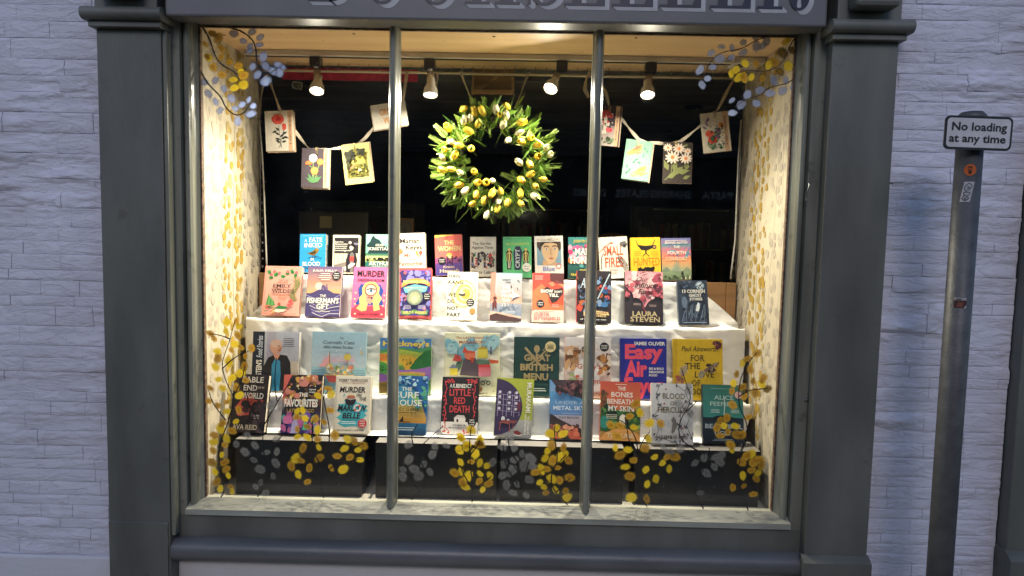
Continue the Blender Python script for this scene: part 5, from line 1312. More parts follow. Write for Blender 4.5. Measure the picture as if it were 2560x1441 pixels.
c = book(4, (842, 940), (930, 941), (832, 922, 1085), '#e6dcc8', '#d8ccb4', .030, 'stone-coloured hardback with a boat on a turquoise splash', True)
c.p([(.08, .50), (.3, .52), (.26, .58), (.6, .58), (.62, .54), (.94, .48), (.86, .44), (.95, .40), (.84, .36), (.92, .32), (.8, .26), (.92, .2), (.8, .12), (.5, .13), (.3, .11), (.1, .17), (.2, .22), (.06, .27), (.2, .34), (.05, .4), (.16, .44)], '#4fb8c4'); c.t('ROBERT THOROGOOD', .09, .895, .90, .945, '#3a302e', .02, part='author_name'); c.t('THE SUNDAY TIMES BESTSELLER', .16, .865, .82, .885, '#b06a5a', part='small_print')
c.t('MURDER', .12, .715, .84, .805, '#241e20', .03, sh=.12); c.t('ON', .60, .64, .74, .69, '#241e20', .02, sh=.12); c.t('THE', .68, .575, .88, .63, '#241e20', .02, sh=.12); c.p([(.28, .60), (.32, .5), (.5, .49), (.56, .52), (.6, .60), (.44, .58)], '#26202a'); c.p([(.32, .61), (.36, .66), (.54, .66), (.58, .61)], '#b8705a'); c.r(.36, .66, .52, .68, '#e8c89a'); c.l([(.24, .64), (.26, .69)], .03, '#4fa8b4'); c.t('MARLOW', .10, .395, .90, .49, '#241e20', .03, sh=.12); c.ring(.64, .445, .08, .05, '#e9e2d6'); c.ring(.64, .445, .08, .05, '#e2604f', a0=20, a1=70); c.ring(.64, .445, .08, .05, '#e2604f', a0=200, a1=250); c.t('BELLE', .24, .265, .74, .355, '#241e20', .03, sh=.12); c.lines(2, .2, .62, .205, .03, '#e9f2f0', .018); c.sticker(.80, .18, .125, '#d0353c', ('NOW', 'A MAJOR', 'TV SERIES')); c.t('A MARLOW MURDER CLUB MYSTERY', .06, .045, .86, .07, '#4a403c', part='small_print'); done(c)

c = book(4, (985, 940), (1071, 941), (974, 1062, 1088), '#2f7fb8', '#24648f', .022, 'hardback painted with a blue curling wave over golden sand', True)
c.r(0, .5, 1, 1, '#4fb0c0', '#2a6fb0'); c.r(0, .2, 1, .5, '#c88a2c', '#d8c06a'); c.r(0, 0, 1, .2, '#17395c', '#2a6a90'); c.p([(.5, 1), (1, 1), (1, .3), (.9, .45), (.8, .62), (.6, .78), (.3, .86), (.1, .9), (.2, 1)], '#1f5fa0'); c.blots(40, .1, .84, 1, 1, ['#dfeef2', '#8fc0d8', '#1f5fa0', '#b8dce6'], .02, .06); c.blots(24, .7, .5, 1, .8, ['#2f7fc0', '#1c4a80', '#3f8f6a', '#5fae8a'], .04, .1); c.p([(.5, .72), (.75, .64), (.88, .5), (.7, .52)], '#7fb86a'); c.t('THE', .26, .745, .56, .805, W_); c.t('SURF', .08, .62, .76, .725, W_); c.t('HOUSE', .04, .49, .86, .59, W_); c.t('LUCY CLARKE', .1, .41, .78, .455, '#3a2c1c', .01, part='author_name'); c.l([(.14, .375), (.72, .375)], .014, '#5c4628', 'small_print'); c.p([(.24, .225), (.34, .32), (.36, .225)], '#2a1c14'); c.l([(.22, .22), (.55, .215)], .02, '#2a1c14'); c.lines(2, .1, .7, .12, .035, '#dfe9ee', .018); done(c)

c = book(4, (1106.5, 942.6), (1199.3, 945), (1101, 1192, 1087), '#1f1a1c', '#141113', .024, 'black hardback framed with red thorns and red lettering', True)
c.r(0, 0, 1, .22, '#e9e2da'); Q = '#d8474c'; c.t('A.K.BENEDICT', .20, .815, .80, .88, W_, .02, part='author_name'); c.t('LITTLE', .20, .675, .78, .79, Q, .01); c.t('RED', .33, .535, .64, .645, Q, .01); c.t('DEATH', .22, .385, .76, .50, Q, .01)
for sx in (.10, .88):
    c.l([(sx + .02 * math.sin(q * 1.1), .10 + .82 * q / 22) for q in range(23)], .022, Q)
    for q in range(12): c.e(sx + rnd.uniform(-.05, .05), .14 + .065 * q, .024, rnd.choice((Q, '#b83a40')), n=6)
for q in range(16): c.e(.06 + .26 * rnd.random(), .9 + .07 * rnd.random(), .022, Q, n=6); c.e(.68 + .26 * rnd.random(), .9 + .07 * rnd.random(), .022, Q, n=6)
c.p([(.36, .22), (.36, .29), (.46, .335), (.58, .32), (.66, .28), (.66, .22)], '#e9e2da'); c.p([(.33, .28), (.44, .34), (.62, .335), (.68, .27), (.56, .3), (.46, .3)], '#cfc8c0'); c.r(.42, .22, .47, .27, K_); c.t('ONCE UPON A TIME,', .32, .15, .68, .175, '#3a3434', part='small_print'); c.t('SOMEONE WAS ABOUT TO DIE', .20, .105, .72, .13, '#3a3434', part='small_print'); c.blots(10, .06, .03, .34, .1, [Q], .012, .024); c.blots(10, .6, .03, .9, .1, [Q], .012, .024); c.sticker(.84, .22, .115, '#141113', ('SIGNED BY', 'THE', 'AUTHOR')); done(c)

c = book(4, (1241, 945.5), (1334, 951), (1231, 1323.6, 1095), '#a9b23a', '#8f9a34', .020, 'olive and purple hardback with a large dark half circle of shelves', True)
c.r(0, 0, 1, .3, '#8f8c90', '#b4b4ae'); c.r(0, .3, 1, 1, '#a9b04a', '#aeb53c'); c.p([(0, .98)] + [(.72 * math.sin(R(a)), .5 + .48 * math.cos(R(a))) for a in range(5, 180, 10)] + [(0, .02)], '#3d2f52')
for u in (.06, .3, .5): c.l([(u, .34), (u, .76)], .012, '#b8a8cc'); c.l([(u + .14, .36), (u + .14, .72)], .012, '#b8a8cc')
for v in (.44, .54, .64, .72):
    c.l([(.04, v), (.66, v - .02)], .01, '#b8a8cc')
    for u in (.1, .36, .55): c.e(u, v + .035, .04, '#d8d2e0', n=8)
c.e(.22, .30, .05, '#e0dce6', .07); c.e(.36, .28, .035, '#e0dce6'); c.p([(.1, .22), (.56, .24), (.62, .28), (.2, .28)], '#8a4a42'); c.l([(.14, .1), (.16, .24), (.4, .22), (.42, .08)], .022, '#a8584a'); c.l([(.5, .14), (.5, .24)], .02, '#8a4a42'); c.r(.58, .46, .68, .6, '#6a2f48'); c.t('MURAKAMI', .82, .43, .94, .94, W_, .01, rot='down'); c.t('THE CITY AND ITS', .875, .06, .925, .38, W_, rot='down', part='small_print'); c.t('UNCERTAIN WALLS', .80, .05, .85, .40, W_, rot='down', part='small_print'); c.p([(.52, .1), (.62, .12), (.76, .07), (.66, .04), (.54, .06)], '#7a2f34'); c.l([(.54, .05), (.66, .03), (.76, .06)], .016, '#efe6da'); done(c)

c = book(4, (1375, 950), (1465, 951), (1373.6, 1461, 1098), '#6f9ac4', '#5a80a8', .022, 'blue hardback with dark jagged cliffs above and below', True)
c.r(0, 0, 1, 1, '#d8b8b4', '#5f9ac8'); c.r(0, .4, 1, .8, '#5f84b8', '#5a9ac8'); c.p([(.02, 1), (.12, .93), (.2, .86), (.3, .84), (.4, .78), (.55, .76), (.7, .72), (.85, .70), (1, .64), (1, 1)], '#3f2f34'); c.blots(60, .2, .76, 1, 1, ['#5c3a40', '#2a2226', '#7a4a50', '#4a3a40', '#8a5a5a'], .03, .08); c.p([(0, .0), (0, .42), (.1, .40), (.25, .34), (.45, .28), (.6, .24), (.8, .2), (1, .14), (1, 0)], '#3a2f30'); c.blots(50, 0, .02, .8, .22, ['#e0785a', '#c85a44', '#8a4a40', '#5a3a38', '#e89a7a'], .03, .08); c.blots(16, .6, 0, 1, .1, ['#e0785a', '#c85a44'], .04, .08)
c.t('UNDER A', .16, .585, .96, .64, '#a8c0dc'); c.t('METAL SKY', .10, .49, .98, .555, '#dfe8f2'); c.lines(1, .3, .9, .43, .03, '#a8b8d4', .012); c.t('PHILIP MARSDEN', .26, .345, .82, .38, '#2c3a52', .01, part='author_name'); done(c)

c = book(4, (1501, 953.7), (1600.6, 958.7), (1498, 1598, 1103), '#d0603c', '#b84c2c', .022, 'orange paperback with a green gorge and a path')
c.r(0, .5, 1, 1, '#d9764a', '#c4503a'); c.r(0, 0, 1, .5, '#e0a05a', '#7a9a4a'); c.p([(0, .7), (.14, .64), (.3, .54), (.5, .46), (.7, .44), (.88, .5), (1, .6), (1, .2), (.6, .1), (0, .15)], '#3f6f3a'); c.blots(60, 0, .2, 1, .56, ['#2f5a34', '#5f8f44', '#274a30', '#8fae5a', '#3a7a4a', '#1f3a2a'], .04, .1, .8); c.blots(14, .02, .6, .14, .84, ['#7a4a2a', '#5a3a24', '#3f5a2a'], .03, .06, 1.4); c.e(.56, .35, .09, '#efe6d2', .14); c.p([(.62, .3), (.6, .4), (.7, .42), (.72, .26)], '#26221e'); c.p([(.1, .12), (.4, .2), (.7, .2), (.95, .12), (1, 0), (0, 0)], '#e6a45c'); c.e(.1, .3, .12, '#2f8a7a', .16)
c.l([(.36, .955), (.64, .955)], .014, '#f6e2cc', 'small_print'); c.t('THE', .42, .855, .62, .915, W_, serif=True); c.t('BONES', .26, .74, .80, .82, W_, serif=True); c.t('BENEATH', .16, .62, .82, .70, W_, serif=True); c.t('MY SKIN', .18, .50, .84, .585, W_, serif=True); c.lines(3, .14, .42, .43, .028, '#efe6d2', .012); c.t('TJ KLUNE', .16, .05, .84, .12, '#f6e0b8', serif=True, part='author_name'); done(c)

c = book(4, (1629, 959), (1733.4, 960.5), (1628.5, 1730.4, 1111), '#d9d6d4', '#c4c0be', .026, 'silver-white hardback with grey vines and dark title lettering', True)
c.r(0, 0, 1, 1, '#c9c6c6', '#e2dfdc')
for P in ([(.2, .98), (.1, .8), (.2, .62), (.06, .45), (.2, .3), (.1, .1)], [(.6, .98), (.8, .88), (.9, .72), (.8, .6), (.94, .5), (.84, .3), (.94, .14)], [(.16, .1), (.4, .06), (.6, .02)], [(.7, .5), (.66, .3), (.76, .16), (.66, .04)]):
    c.l(P, .014, '#5f5c62')
    for u, v in P:
        for _ in range(3): c.e(u + rnd.uniform(-.08, .08), v + rnd.uniform(-.05, .05), .045, rnd.choice(('#6a676d', '#908d92', '#55525a')), .02, a=rnd.uniform(0, 3), n=8)
for u, v in ((.34, .9), (.16, .36), (.74, .26), (.3, .66)): c.e(u, v, .025, '#b0604a', n=6)
c.t('BLOOD', .26, .745, .80, .835, '#6b6352', serif=True, b=.008); c.t('OF', .44, .635, .60, .70, '#6b6352', serif=True, b=.008); c.t('HERCULES', .13, .515, .90, .605, '#6b6352', serif=True, b=.008); c.p([(.46, .18), (.5, .34), (.46, .4), (.52, .45), (.58, .4), (.6, .28), (.54, .2)], '#77726e'); c.l([(.5, .2), (.5, .17)], .03, '#77726e'); c.t('JASMINE MAS', .16, .085, .86, .14, '#5f5a52', part='author_name', serif=True); done(c)

c = book(4, (1757.6, 962.8), (1858.4, 962.8), (1756.5, 1858, 1110), '#2c5f5c', '#1c2c3c', .024, 'teal hardback with a dark island and a thin white streak', True)
c.r(0, .44, 1, 1, '#3f8f86', '#2f6a5e'); c.r(0, 0, 1, .44, '#18222f', '#22384a'); c.p([(0, .42), (.2, .43), (.34, .47), (.6, .48), (.8, .43), (1, .42), (1, .36), (0, .36)], '#182630'); c.l([(.52, .48), (.535, .62), (.53, .80)], .02, '#dfeae8'); c.t('ALICE', .28, .745, .76, .815, '#b9d8d0', part='author_name'); c.t('FEENEY', .18, .635, .80, .705, '#b9d8d0', part='author_name'); c.lines(3, .18, .42, .57, .022, '#cfe4de', .012); c.lines(3, .68, .9, .57, .022, '#cfe4de', .012); c.l([(.2, .93), (.8, .93)], .012, '#7fb0a4', 'small_print'); c.t('BEAUTIFUL', .05, .255, .97, .325, '#c4d0d4', .005); c.t('UGLY', .28, .14, .70, .21, '#c4d0d4', .005); c.e(.88, .83, .09, '#e8b8b4', part='sticker'); c.lines(2, .22, .76, .075, .025, '#9fb0b8', .012); done(c)
# ------------------------------------------------------------------ greeting cards on ribbons
KRAFT = mat('kraft_paper', (.50, .37, .25), .8, .1, 40)
RIB = mat('cream_ribbon', (.66, .58, .46), .6, .1, 30, trans=.25)
CY = .455
def card(tl, tr, br, bl, bg, label, env=(.006, -.006), dy=0.0, clip=True):
    Y = CY + dy
    a, b, c_, d = (UY(*p, Y) for p in (tl, tr, br, bl))
    w = ((b - a).length + (c_ - d).length) / 2; h = ((a - d).length + (b - c_).length) / 2
    bot = (c_ + d) / 2; top = (a + b) / 2
    roll = -math.atan2(top.x - bot.x, top.z - bot.z)
    root = empty('greeting_card', bot, label, 'card', 'greeting cards on the ribbons')
    root.matrix_basis = Matrix.Translation(bot) @ Matrix.Rotation(-roll, 4, 'Y') @ Matrix.Rotation(R(-3), 4, 'X')
    m = MB(); m.cur = lin(bg); m.box(-w / 2, w / 2, 0, .0009, 0, h); m.build('card_sheet', PRINT_MATT, root, world=False, colour=True)
    m = MB(); m.box(-w / 2 + env[0], w / 2 + env[0], .0025, .004, env[1], h + env[1]); m.build('envelope', KRAFT, root, world=False)
    if clip:
        m = MB(); x = rnd.uniform(-.01, .01)
        m.tube([(x - .003, -.002, h + .006), (x - .003, -.002, h - .022), (x + .003, -.002, h - .026), (x + .004, -.002, h - .004), (x, -.002, h + .004)], .0011, 5); m.build('paper_clip', mat('brass_clip', (.6, .45, .2), .35, .1, metal=.8), root, world=False)
    cv = Canvas(w, h); cv.root = root
    return cv
def fin(cv): cv.finish(cv.root, PRINT_MATT)
def leaf(c, u, v, a, L, col, wd=.35):
    k = c.w / c.h; du, dv = math.cos(a) * L, math.sin(a) * L * k
    nu, nv = -math.sin(a) * L * wd, math.cos(a) * L * wd * k
    c.p([(u, v), (u + du * .4 + nu * .6, v + dv * .4 + nv * .6), (u + du, v + dv), (u + du * .4 - nu * .6, v + dv * .4 - nv * .6)], col)
def strip(c, tx='SILVER BIRCH CARDS'):
    c.r(.80, 0, .95, 1, '#d9b08c', part='brand_strip'); c.t(tx, .845, .24, .905, .88, '#3a2c28', .015, rot='down', part='lettering')
    c.e(.875, .18, .025, '#2c2022', part='lettering', n=6)

c = card((659, 277), (730.8, 275.5), (736, 378), (665.8, 378), '#e6dfd2', 'white card with a red rose clipped to the ribbon')
strip(c); c.l([(.55, .08), (.5, .4), (.48, .64)], .016, '#2f3a34'); c.l([(.48, .08), (.6, .4), (.66, .52)], .016, '#2f3a34')
for u, v, a in ((.5, .4, 2.6), (.5, .35, .5), (.52, .28, 2.8), (.55, .3, .3), (.5, .5, 2.4), (.6, .42, .4), (.52, .2, 2.5), (.56, .22, .2), (.42, .5, 3.4), (.64, .36, -.4)): leaf(c, u, v, a, .2, '#27302c')
for q, r_ in enumerate((.22, .17, .12, .06)): c.e(.46 + .01 * q, .79, r_, ['#d8443a', '#e8604f', '#d0392f', '#a82a26'][q], r_ * .85, jag=.08)
c.p([(.62, .53), (.6, .66), (.66, .69), (.74, .66), (.74, .55), (.68, .51)], '#e2564a'); fin(c)

c = card((752.7, 368.5), (822.6, 372.6), (820.4, 471.6), (753.3, 468.5), '#4a4048', 'dark card with orange and white dandelions')
strip(c); c.r(.95, 0, 1, 1, '#d8cfc0', part='brand_strip')
for P in ([(.42, .14), (.4, .5), (.26, .58)], [(.44, .14), (.42, .68)], [(.46, .14), (.46, .46)], [(.48, .14), (.6, .5), (.68, .66)]): c.l(P, .022, '#8fae6a')
for a, L in ((1.0, .34), (2.1, .4), (.7, .4), (2.5, .34), (1.6, .3)): leaf(c, .44, .12, a, L, '#5c8a5a', .3)
c.e(.42, .75, .15, '#f0ece2'); c.e(.42, .75, .07, '#b9b4a4'); c.e(.68, .66, .12, '#ee8a4c'); c.p([(.14, .58), (.16, .66), (.26, .68), (.38, .65), (.38, .59)], '#e87a44'); c.e(.48, .43, .14, '#f09a54'); fin(c)

c = card((850.7, 363.8), (921.3, 355), (932, 455.4), (864.8, 463.8), '#e6d98a', 'pale yellow card with an arched woodland picnic scene', env=(.006, .003))
P = [(.12, .16), (.12, .7)] + [(.5 - .38 * math.cos(R(a)), .72 + .16 * math.sin(R(a))) for a in range(0, 181, 20)] + [(.88, .16)]
c.p(P, '#8f8a3a'); c.p([(.12, .16), (.12, .42), (.5, .48), (.88, .42), (.88, .16)], '#7c7a34'); c.r(.3, .5, .78, .68, '#d8cc6a', '#c4b850'); c.blots(60, .14, .18, .86, .46, ['#a8a048', '#6a6a2c', '#d0b85a', '#8a7a34', '#4f5426'], .02, .05); c.blots(40, .12, .64, .42, .84, ['#2c2e24', '#3a3c2c'], .03, .07); c.blots(30, .56, .70, .84, .84, ['#2c2e24', '#3a3c2c'], .02, .06); c.blots(20, .13, .3, .26, .66, ['#2c2e24', '#4a4a30'], .02, .05); c.p([(.52, .34), (.62, .36), (.66, .32), (.56, .30)], '#efe6c8'); c.p([(.24, .4), (.44, .5), (.48, .46), (.3, .37)], '#c8845a'); fin(c)

c = card((925, 263.3), (1012, 250.8), (1022, 314.8), (936, 324.8), '#efe9dc', 'white landscape card with orange patterned capitals behind the mullion', env=(-.004, -.004))
c.t('GROW', .22, .54, .76, .78, '#e6a25a', .035); c.t('WILD', .30, .20, .72, .44, '#e6a25a', .035); c.blots(26, .22, .2, .76, .78, ['#d98040', '#f2c890'], .008, .014); fin(c)

c = card((1488, 261), (1556, 264.5), (1546, 367), (1479, 362), '#3a2c34', 'dark card with red spotted toadstools behind the mullion', env=(.004, -.002))
strip(c); c.r(0, 0, .8, .5, '#d8c8bc', '#8a7a78'); c.p([(.1, .72), (.2, .86), (.5, .88), (.74, .76), (.7, .70), (.3, .68)], '#d84a48'); c.p([(.3, .5), (.34, .62), (.56, .62), (.6, .5)], '#d84a48'); c.r(.38, .3, .5, .7, '#e8dccc'); c.e(.6, .4, .13, '#e0606a', .1); c.blots(20, .2, .5, .7, .86, ['#f2e6dc'], .015, .03); c.blots(16, .05, .3, .76, .56, ['#c03a40', '#efe2d6', '#2a2028'], .03, .06); c.blots(14, .1, .06, .76, .2, ['#5c7a5a', '#8aa07a', '#3a4a3a'], .03, .06); fin(c)

c = card((1567, 347.6), (1635, 354), (1620, 454), (1553, 447), '#86ba9c', 'mint green card with two swooping birds', env=(.006, -.004))
def bird(u, v, s, c1, c2):
    c.p([(u - .3 * s, v - .05), (u - .1 * s, v + .06), (u + .1 * s, v + .10), (u + .3 * s, v + .16), (u + .14 * s, v), (u - .02 * s, v - .06), (u - .2 * s, v - .1)], c1); c.p([(u - .12 * s, v + .05), (u + .05 * s, v + .16), (u + .28 * s, v + .22), (u + .12 * s, v + .08)], c2); c.p([(u - .06 * s, v), (u + .2 * s, v + .02), (u + .36 * s, v + .06), (u + .12 * s, v - .06)], c2)
    for q in range(3): c.l([(u - .1 * s, v + .02 * q), (u + .25 * s, v + .07 + .045 * q)], .012, '#6a4a3a')
bird(.36, .70, 1.0, '#eeb060', '#e88a6a'); bird(.6, .18, 1.0, '#e6dc7a', '#c9c45a')
for u, v, a in ((.7, .86, -1.2), (.8, .8, -1.4), (.72, .68, -1.8), (.4, .5, .4), (.5, .46, -.2), (.34, .42, .9), (.14, .28, 1.4), (.22, .2, 1.0), (.12, .14, .8)): leaf(c, u, v, a, .16, '#4f7a6a', .25)
fin(c)

c = card((1660, 355), (1732.4, 355.4), (1728, 457.5), (1655.5, 457), '#3a302a', 'dark brown card covered in white daisies and olive leaves', env=(.002, -.004))
def daisy(u, v, r_):
    for q in range(11):
        a = 2 * math.pi * q / 11; k = c.w / c.h; c.e(u + r_ * .62 * math.cos(a), v + r_ * .62 * math.sin(a) * k * .8, r_ * .4, '#efdcc8', r_ * .15, a=a, n=8)
    c.e(u, v, r_ * .26, '#e58a4a')
for u, v, a, L in ((.2, .3, 2.0, .4), (.3, .2, .6, .5), (.5, .25, .2, .45), (.7, .1, .4, .3), (.15, .12, .4, .4), (.8, .3, 1.4, .4), (.4, .9, .6, .2), (.85, .95, 3.6, .2), (.35, .3, 1.2, .4)): leaf(c, u, v, a, L, '#7f8450', .4)
c.l([(.08, .06), (.35, .2), (.5, .45)], .02, '#8f9460'); c.l([(.3, .2), (.3, .6)], .018, '#8f9460')
for u, v, r_ in ((.16, .86, .17), (.54, .84, .22), (.84, .78, .13), (.32, .62, .26), (.78, .60, .22)): daisy(u, v, r_)
fin(c)

c = card((1750.5, 284), (1819.8, 277), (1828.6, 376), (1759, 384.8), '#e2d6c0', 'cream card with a poppy and wildflower bouquet', env=(.003, -.002))
strip(c); c.blots(30, .2, .1, .75, .3, ['#3f6a44', '#2f5436', '#5c8a54'], .03, .08, .4)
for u, v, a in ((.2, .74, 1.2), (.3, .78, 1.7), (.26, .66, 2.2), (.2, .6, 2.6)): leaf(c, u, v, a, .2, '#8a6a92', .3)
c.e(.28, .48, .15, '#e0583c', .12, jag=.1); c.e(.36, .32, .16, '#d8482f', .13, jag=.1); c.e(.36, .32, .05, '#3a1a16'); c.e(.72, .66, .1, '#e88a3c', jag=.1); c.e(.56, .4, .08, '#8a5a86'); c.e(.6, .55, .08, '#7a4a6a'); c.blots(30, .3, .25, .8, .7, ['#2f4a34', '#4a6a4c'], .02, .05)
for u, v in ((.46, .68), (.62, .82), (.68, .26), (.72, .4)):
    for q in range(8): c.e(u + .07 * math.cos(q * .785), v + .05 * math.sin(q * .785), .035, '#f2ece0', .02, a=q * .785, n=6)
    c.e(u, v, .03, '#e0b04a', n=8)
fin(c)

# ribbons
def ribbon(pts, label, name='ribbon', w=.014, Y=CY + .012):
    m = MB(); P = []
    for i, q in enumerate(pts):
        x, y = q[0], q[1]; yy = q[2] if len(q) > 2 else Y
        P.append(UY(x, y, yy))
    # subdivide
    S = []
    for a, b in zip(P, P[1:]):
        n = 6
        for k in range(n): S.append(a.lerp(b, k / n))
    S.append(P[-1])
    S = [S[0]] + [(S[i - 1] + S[i] * 2 + S[i + 1]) / 4 for i in range(1, len(S) - 1)] + [S[-1]]
    V = []
    for i, p in enumerate(S):
        t = (S[min(i + 1, len(S) - 1)] - S[max(i - 1, 0)]).normalized()
        n = Vector((0, 1, 0)).cross(t).normalized()
        tw = .35 + .65 * abs(math.cos(i * .23))
        tilt = math.sin(i * .23) * .4
        V += [p + n * w / 2 * tw + Vector((0, w * .4 * tilt, 0)), p - n * w / 2 * tw - Vector((0, w * .4 * tilt, 0))]
    m.add(V, [(2 * i, 2 * i + 1, 2 * i + 3, 2 * i + 2) for i in range(len(S) - 1)], True)
    m.add([v + Vector((0, .0006, 0)) for v in V], [(2 * i, 2 * i + 1, 2 * i + 3, 2 * i + 2) for i in range(len(S) - 1)], True)
    return m
m = ribbon([(668, 186, .54), (684, 230, .50), (700, 277), (716, 300), (733, 322), (754, 350), (774, 374), (800, 375), (826, 373), (852, 370), (890, 362), (912, 347), (930, 325), (944, 305), (980, 280), (1008, 252), (1018, 178, .545)], '')
one('ribbon', m, RIB, 'cream ribbon carrying the rose, dandelion, woodland and lettered cards', 'ribbon')
m = ribbon([(664, 188, .54), (654, 235, .54), (647, 296, .55)], '')
one('ribbon', m, RIB, 'short cream ribbon end falling against the papered wall near the rose card', 'ribbon')
m = ribbon([(1482, 180, .54), (1500, 205, .52), (1516, 235), (1522, 262), (1540, 285), (1556, 300), (1576, 325), (1597, 350), (1620, 356), (1645, 358), (1662, 360), (1700, 355), (1720, 340), (1752, 314), (1772, 290), (1794, 276), (1812, 240, .5), (1833, 200, .54)], '')
one('ribbon', m, RIB, 'cream ribbon carrying the toadstool, bird, daisy and bouquet cards', 'ribbon')
m = ribbon([(1478, 182, .54), (1466, 196, .53), (1462, 222, .52), (1472, 246, .52)], '', w=.018)
one('ribbon', m, RIB, 'loose curled ribbon end hanging next to the toadstool card', 'ribbon')
m = ribbon([(1092, 180, .545), (1094, 200, .54), (1086, 222, .54)], '', w=.016)
one('ribbon', m, RIB, 'small ribbon loop hanging behind the straight-down spotlight', 'ribbon')

# ------------------------------------------------------------------ tulip wreath
WY = .475
wc = UY(1238, 400, WY)
wr = empty('wreath', (wc.x, WY, wc.z - .17), 'round wreath of yellow and cream tulips with green leaves', 'wreath')
TW = mat('dark_twig', (.06, .035, .022), .8, .3, 40)
LEAFS = [mat('tulip_leaf_%d' % i, c_, .5, .22, 30, (1, 1, 1), trans=.3) for i, c_ in enumerate([(.24, .46, .06), (.36, .58, .09), (.46, .64, .15), (.15, .32, .06)])]
YEL = mat('yellow_petal', (.90, .70, .07), .5, .12, 60, trans=.3)
YEL2 = mat('deep_yellow_petal', (.86, .58, .04), .5, .15, 60, trans=.3)
CRM = mat('cream_petal', (.84, .80, .52), .5, .1, 60, trans=.3)
rw = random.Random(31)
RM = .163
for k in range(5):
    m = MB(); P = []
    for i in range(49):
        a = 2 * math.pi * i / 48
        o = .018 * math.sin(a * (3 + k) + k); q = .016 * math.cos(a * (4 + k) + 2 * k)
        P.append((wc.x + (RM + o) * math.cos(a), WY + .02 + q, wc.z + (RM + o) * math.sin(a)))
    m.tube(P, .0045, 6, cap=False); m.build('twig_ring', TW, wr)
def leaf_mesh(L, wd, curl, seg=6):
    m = MB(); P = []
    for i in range(seg + 1):
        t = i / seg
        w = wd * math.sin(math.pi * min(1, t * .92 + .06)) ** .8 * (1 - .25 * t)
        z = curl * t * t
        for s in (-1, 0, 1): P.append((s * w, z - (.25 * w if s == 0 else 0), t * L))
    m.grid(P, 3, seg + 1)
    return m
lm = [[leaf_mesh(L, wd, cu).mesh('leaf', ml) for ml in LEAFS] for L, wd, cu in ((.085, .013, .02), (.10, .015, -.02), (.075, .011, .035), (.12, .012, .03))]
def orient(o, pos, d, spin):
    q = Vector(d).normalized().to_track_quat('Z', 'Y') @ Euler((0, 0, spin)).to_quaternion()
    o.matrix_basis = Matrix.Translation(Vector(pos) - wr.location) @ q.to_matrix().to_4x4()
for i in range(290):
    a = rw.uniform(0, 2 * math.pi); r_ = RM + rw.uniform(-.035, .04)
    pos = Vector((wc.x + r_ * math.cos(a), WY + rw.uniform(-.075, .01), wc.z + r_ * math.sin(a)))
    side = 1 if rw.random() < .74 else -1
    d = Vector((math.cos(a), 0, math.sin(a))) * side * rw.uniform(.25, .9) + Vector((-math.sin(a), 0, math.cos(a))) * rw.uniform(-.9, .9) + Vector((0, rw.uniform(-.75, .1), 0))
    if side < 0: pos += Vector((math.cos(a), 0, math.sin(a))) * .02
    o = link_mesh('leaf', lm[rw.randrange(4)][rw.choice((0, 1, 1, 2, 2, 3))], wr); orient(o, pos, d, rw.uniform(0, 6.3)); 
    o.matrix_basis = o.matrix_basis @ Matrix.Scale(rw.uniform(.48, .84) * (.68 if side < 0 else 1), 4)
# fern sprigs and grass blades
def sprig_mesh(n, L):
    m = MB(); m.tube([(0, 0, 0), (.004, 0, L * .5), (.0, .006, L)], [.0011, .0009, .0005], 4)
    for i in range(n):
        z = L * (.2 + .8 * i / n)
        for s in (-1, 1):
            l_ = .016 * (1.1 - .5 * i / n)
            m.add([(0, 0, z), (s * l_ * .5, .003, z + l_ * .25), (s * l_, 0, z + l_ * .9), (s * l_ * .35, -.002, z + l_ * .6)], [(0, 1, 2, 3)])
    return m
sm_ = [sprig_mesh(n, L).mesh('sprig', ml) for n, L, ml in ((8, .075, LEAFS[1]), (9, .09, LEAFS[2]), (7, .06, LEAFS[0]))]
gm = []
for L, cv_ in ((.10, .02), (.12, -.03), (.09, .04)):
    m = MB(); m.tube([(0, 0, 0), (cv_ * .3, 0, L * .5), (cv_, 0, L)], [.0014, .0012, .0004], 4); gm.append(m.mesh('grass_blade', LEAFS[2]))
for i in range(150):
    a = rw.uniform(0, 2 * math.pi); r_ = RM + rw.uniform(-.03, .055)
    d = Vector((math.cos(a), rw.uniform(-.9, -.1), math.sin(a))) * (1 if rw.random() < .8 else -.6) + Vector((-math.sin(a), 0, math.cos(a))) * rw.uniform(-.7, .7)
    o = link_mesh('sprig', sm_[i % 3], wr); orient(o, (wc.x + r_ * math.cos(a), WY - .015 + rw.uniform(-.02, .02), wc.z + r_ * math.sin(a)), d, rw.uniform(0, 6))
for i in range(48):
    a = rw.uniform(0, 2 * math.pi); r_ = RM + rw.uniform(-.02, .04)
    d = Vector((math.cos(a), rw.uniform(-.4, .2), math.sin(a))) * (1 if rw.random() < .8 else -.7) + Vector((-math.sin(a), 0, math.cos(a))) * rw.uniform(-1, 1)
    o = link_mesh('grass_blade', gm[i % 3], wr); orient(o, (wc.x + r_ * math.cos(a), WY - .01, wc.z + r_ * math.sin(a)), d, rw.uniform(0, 6))
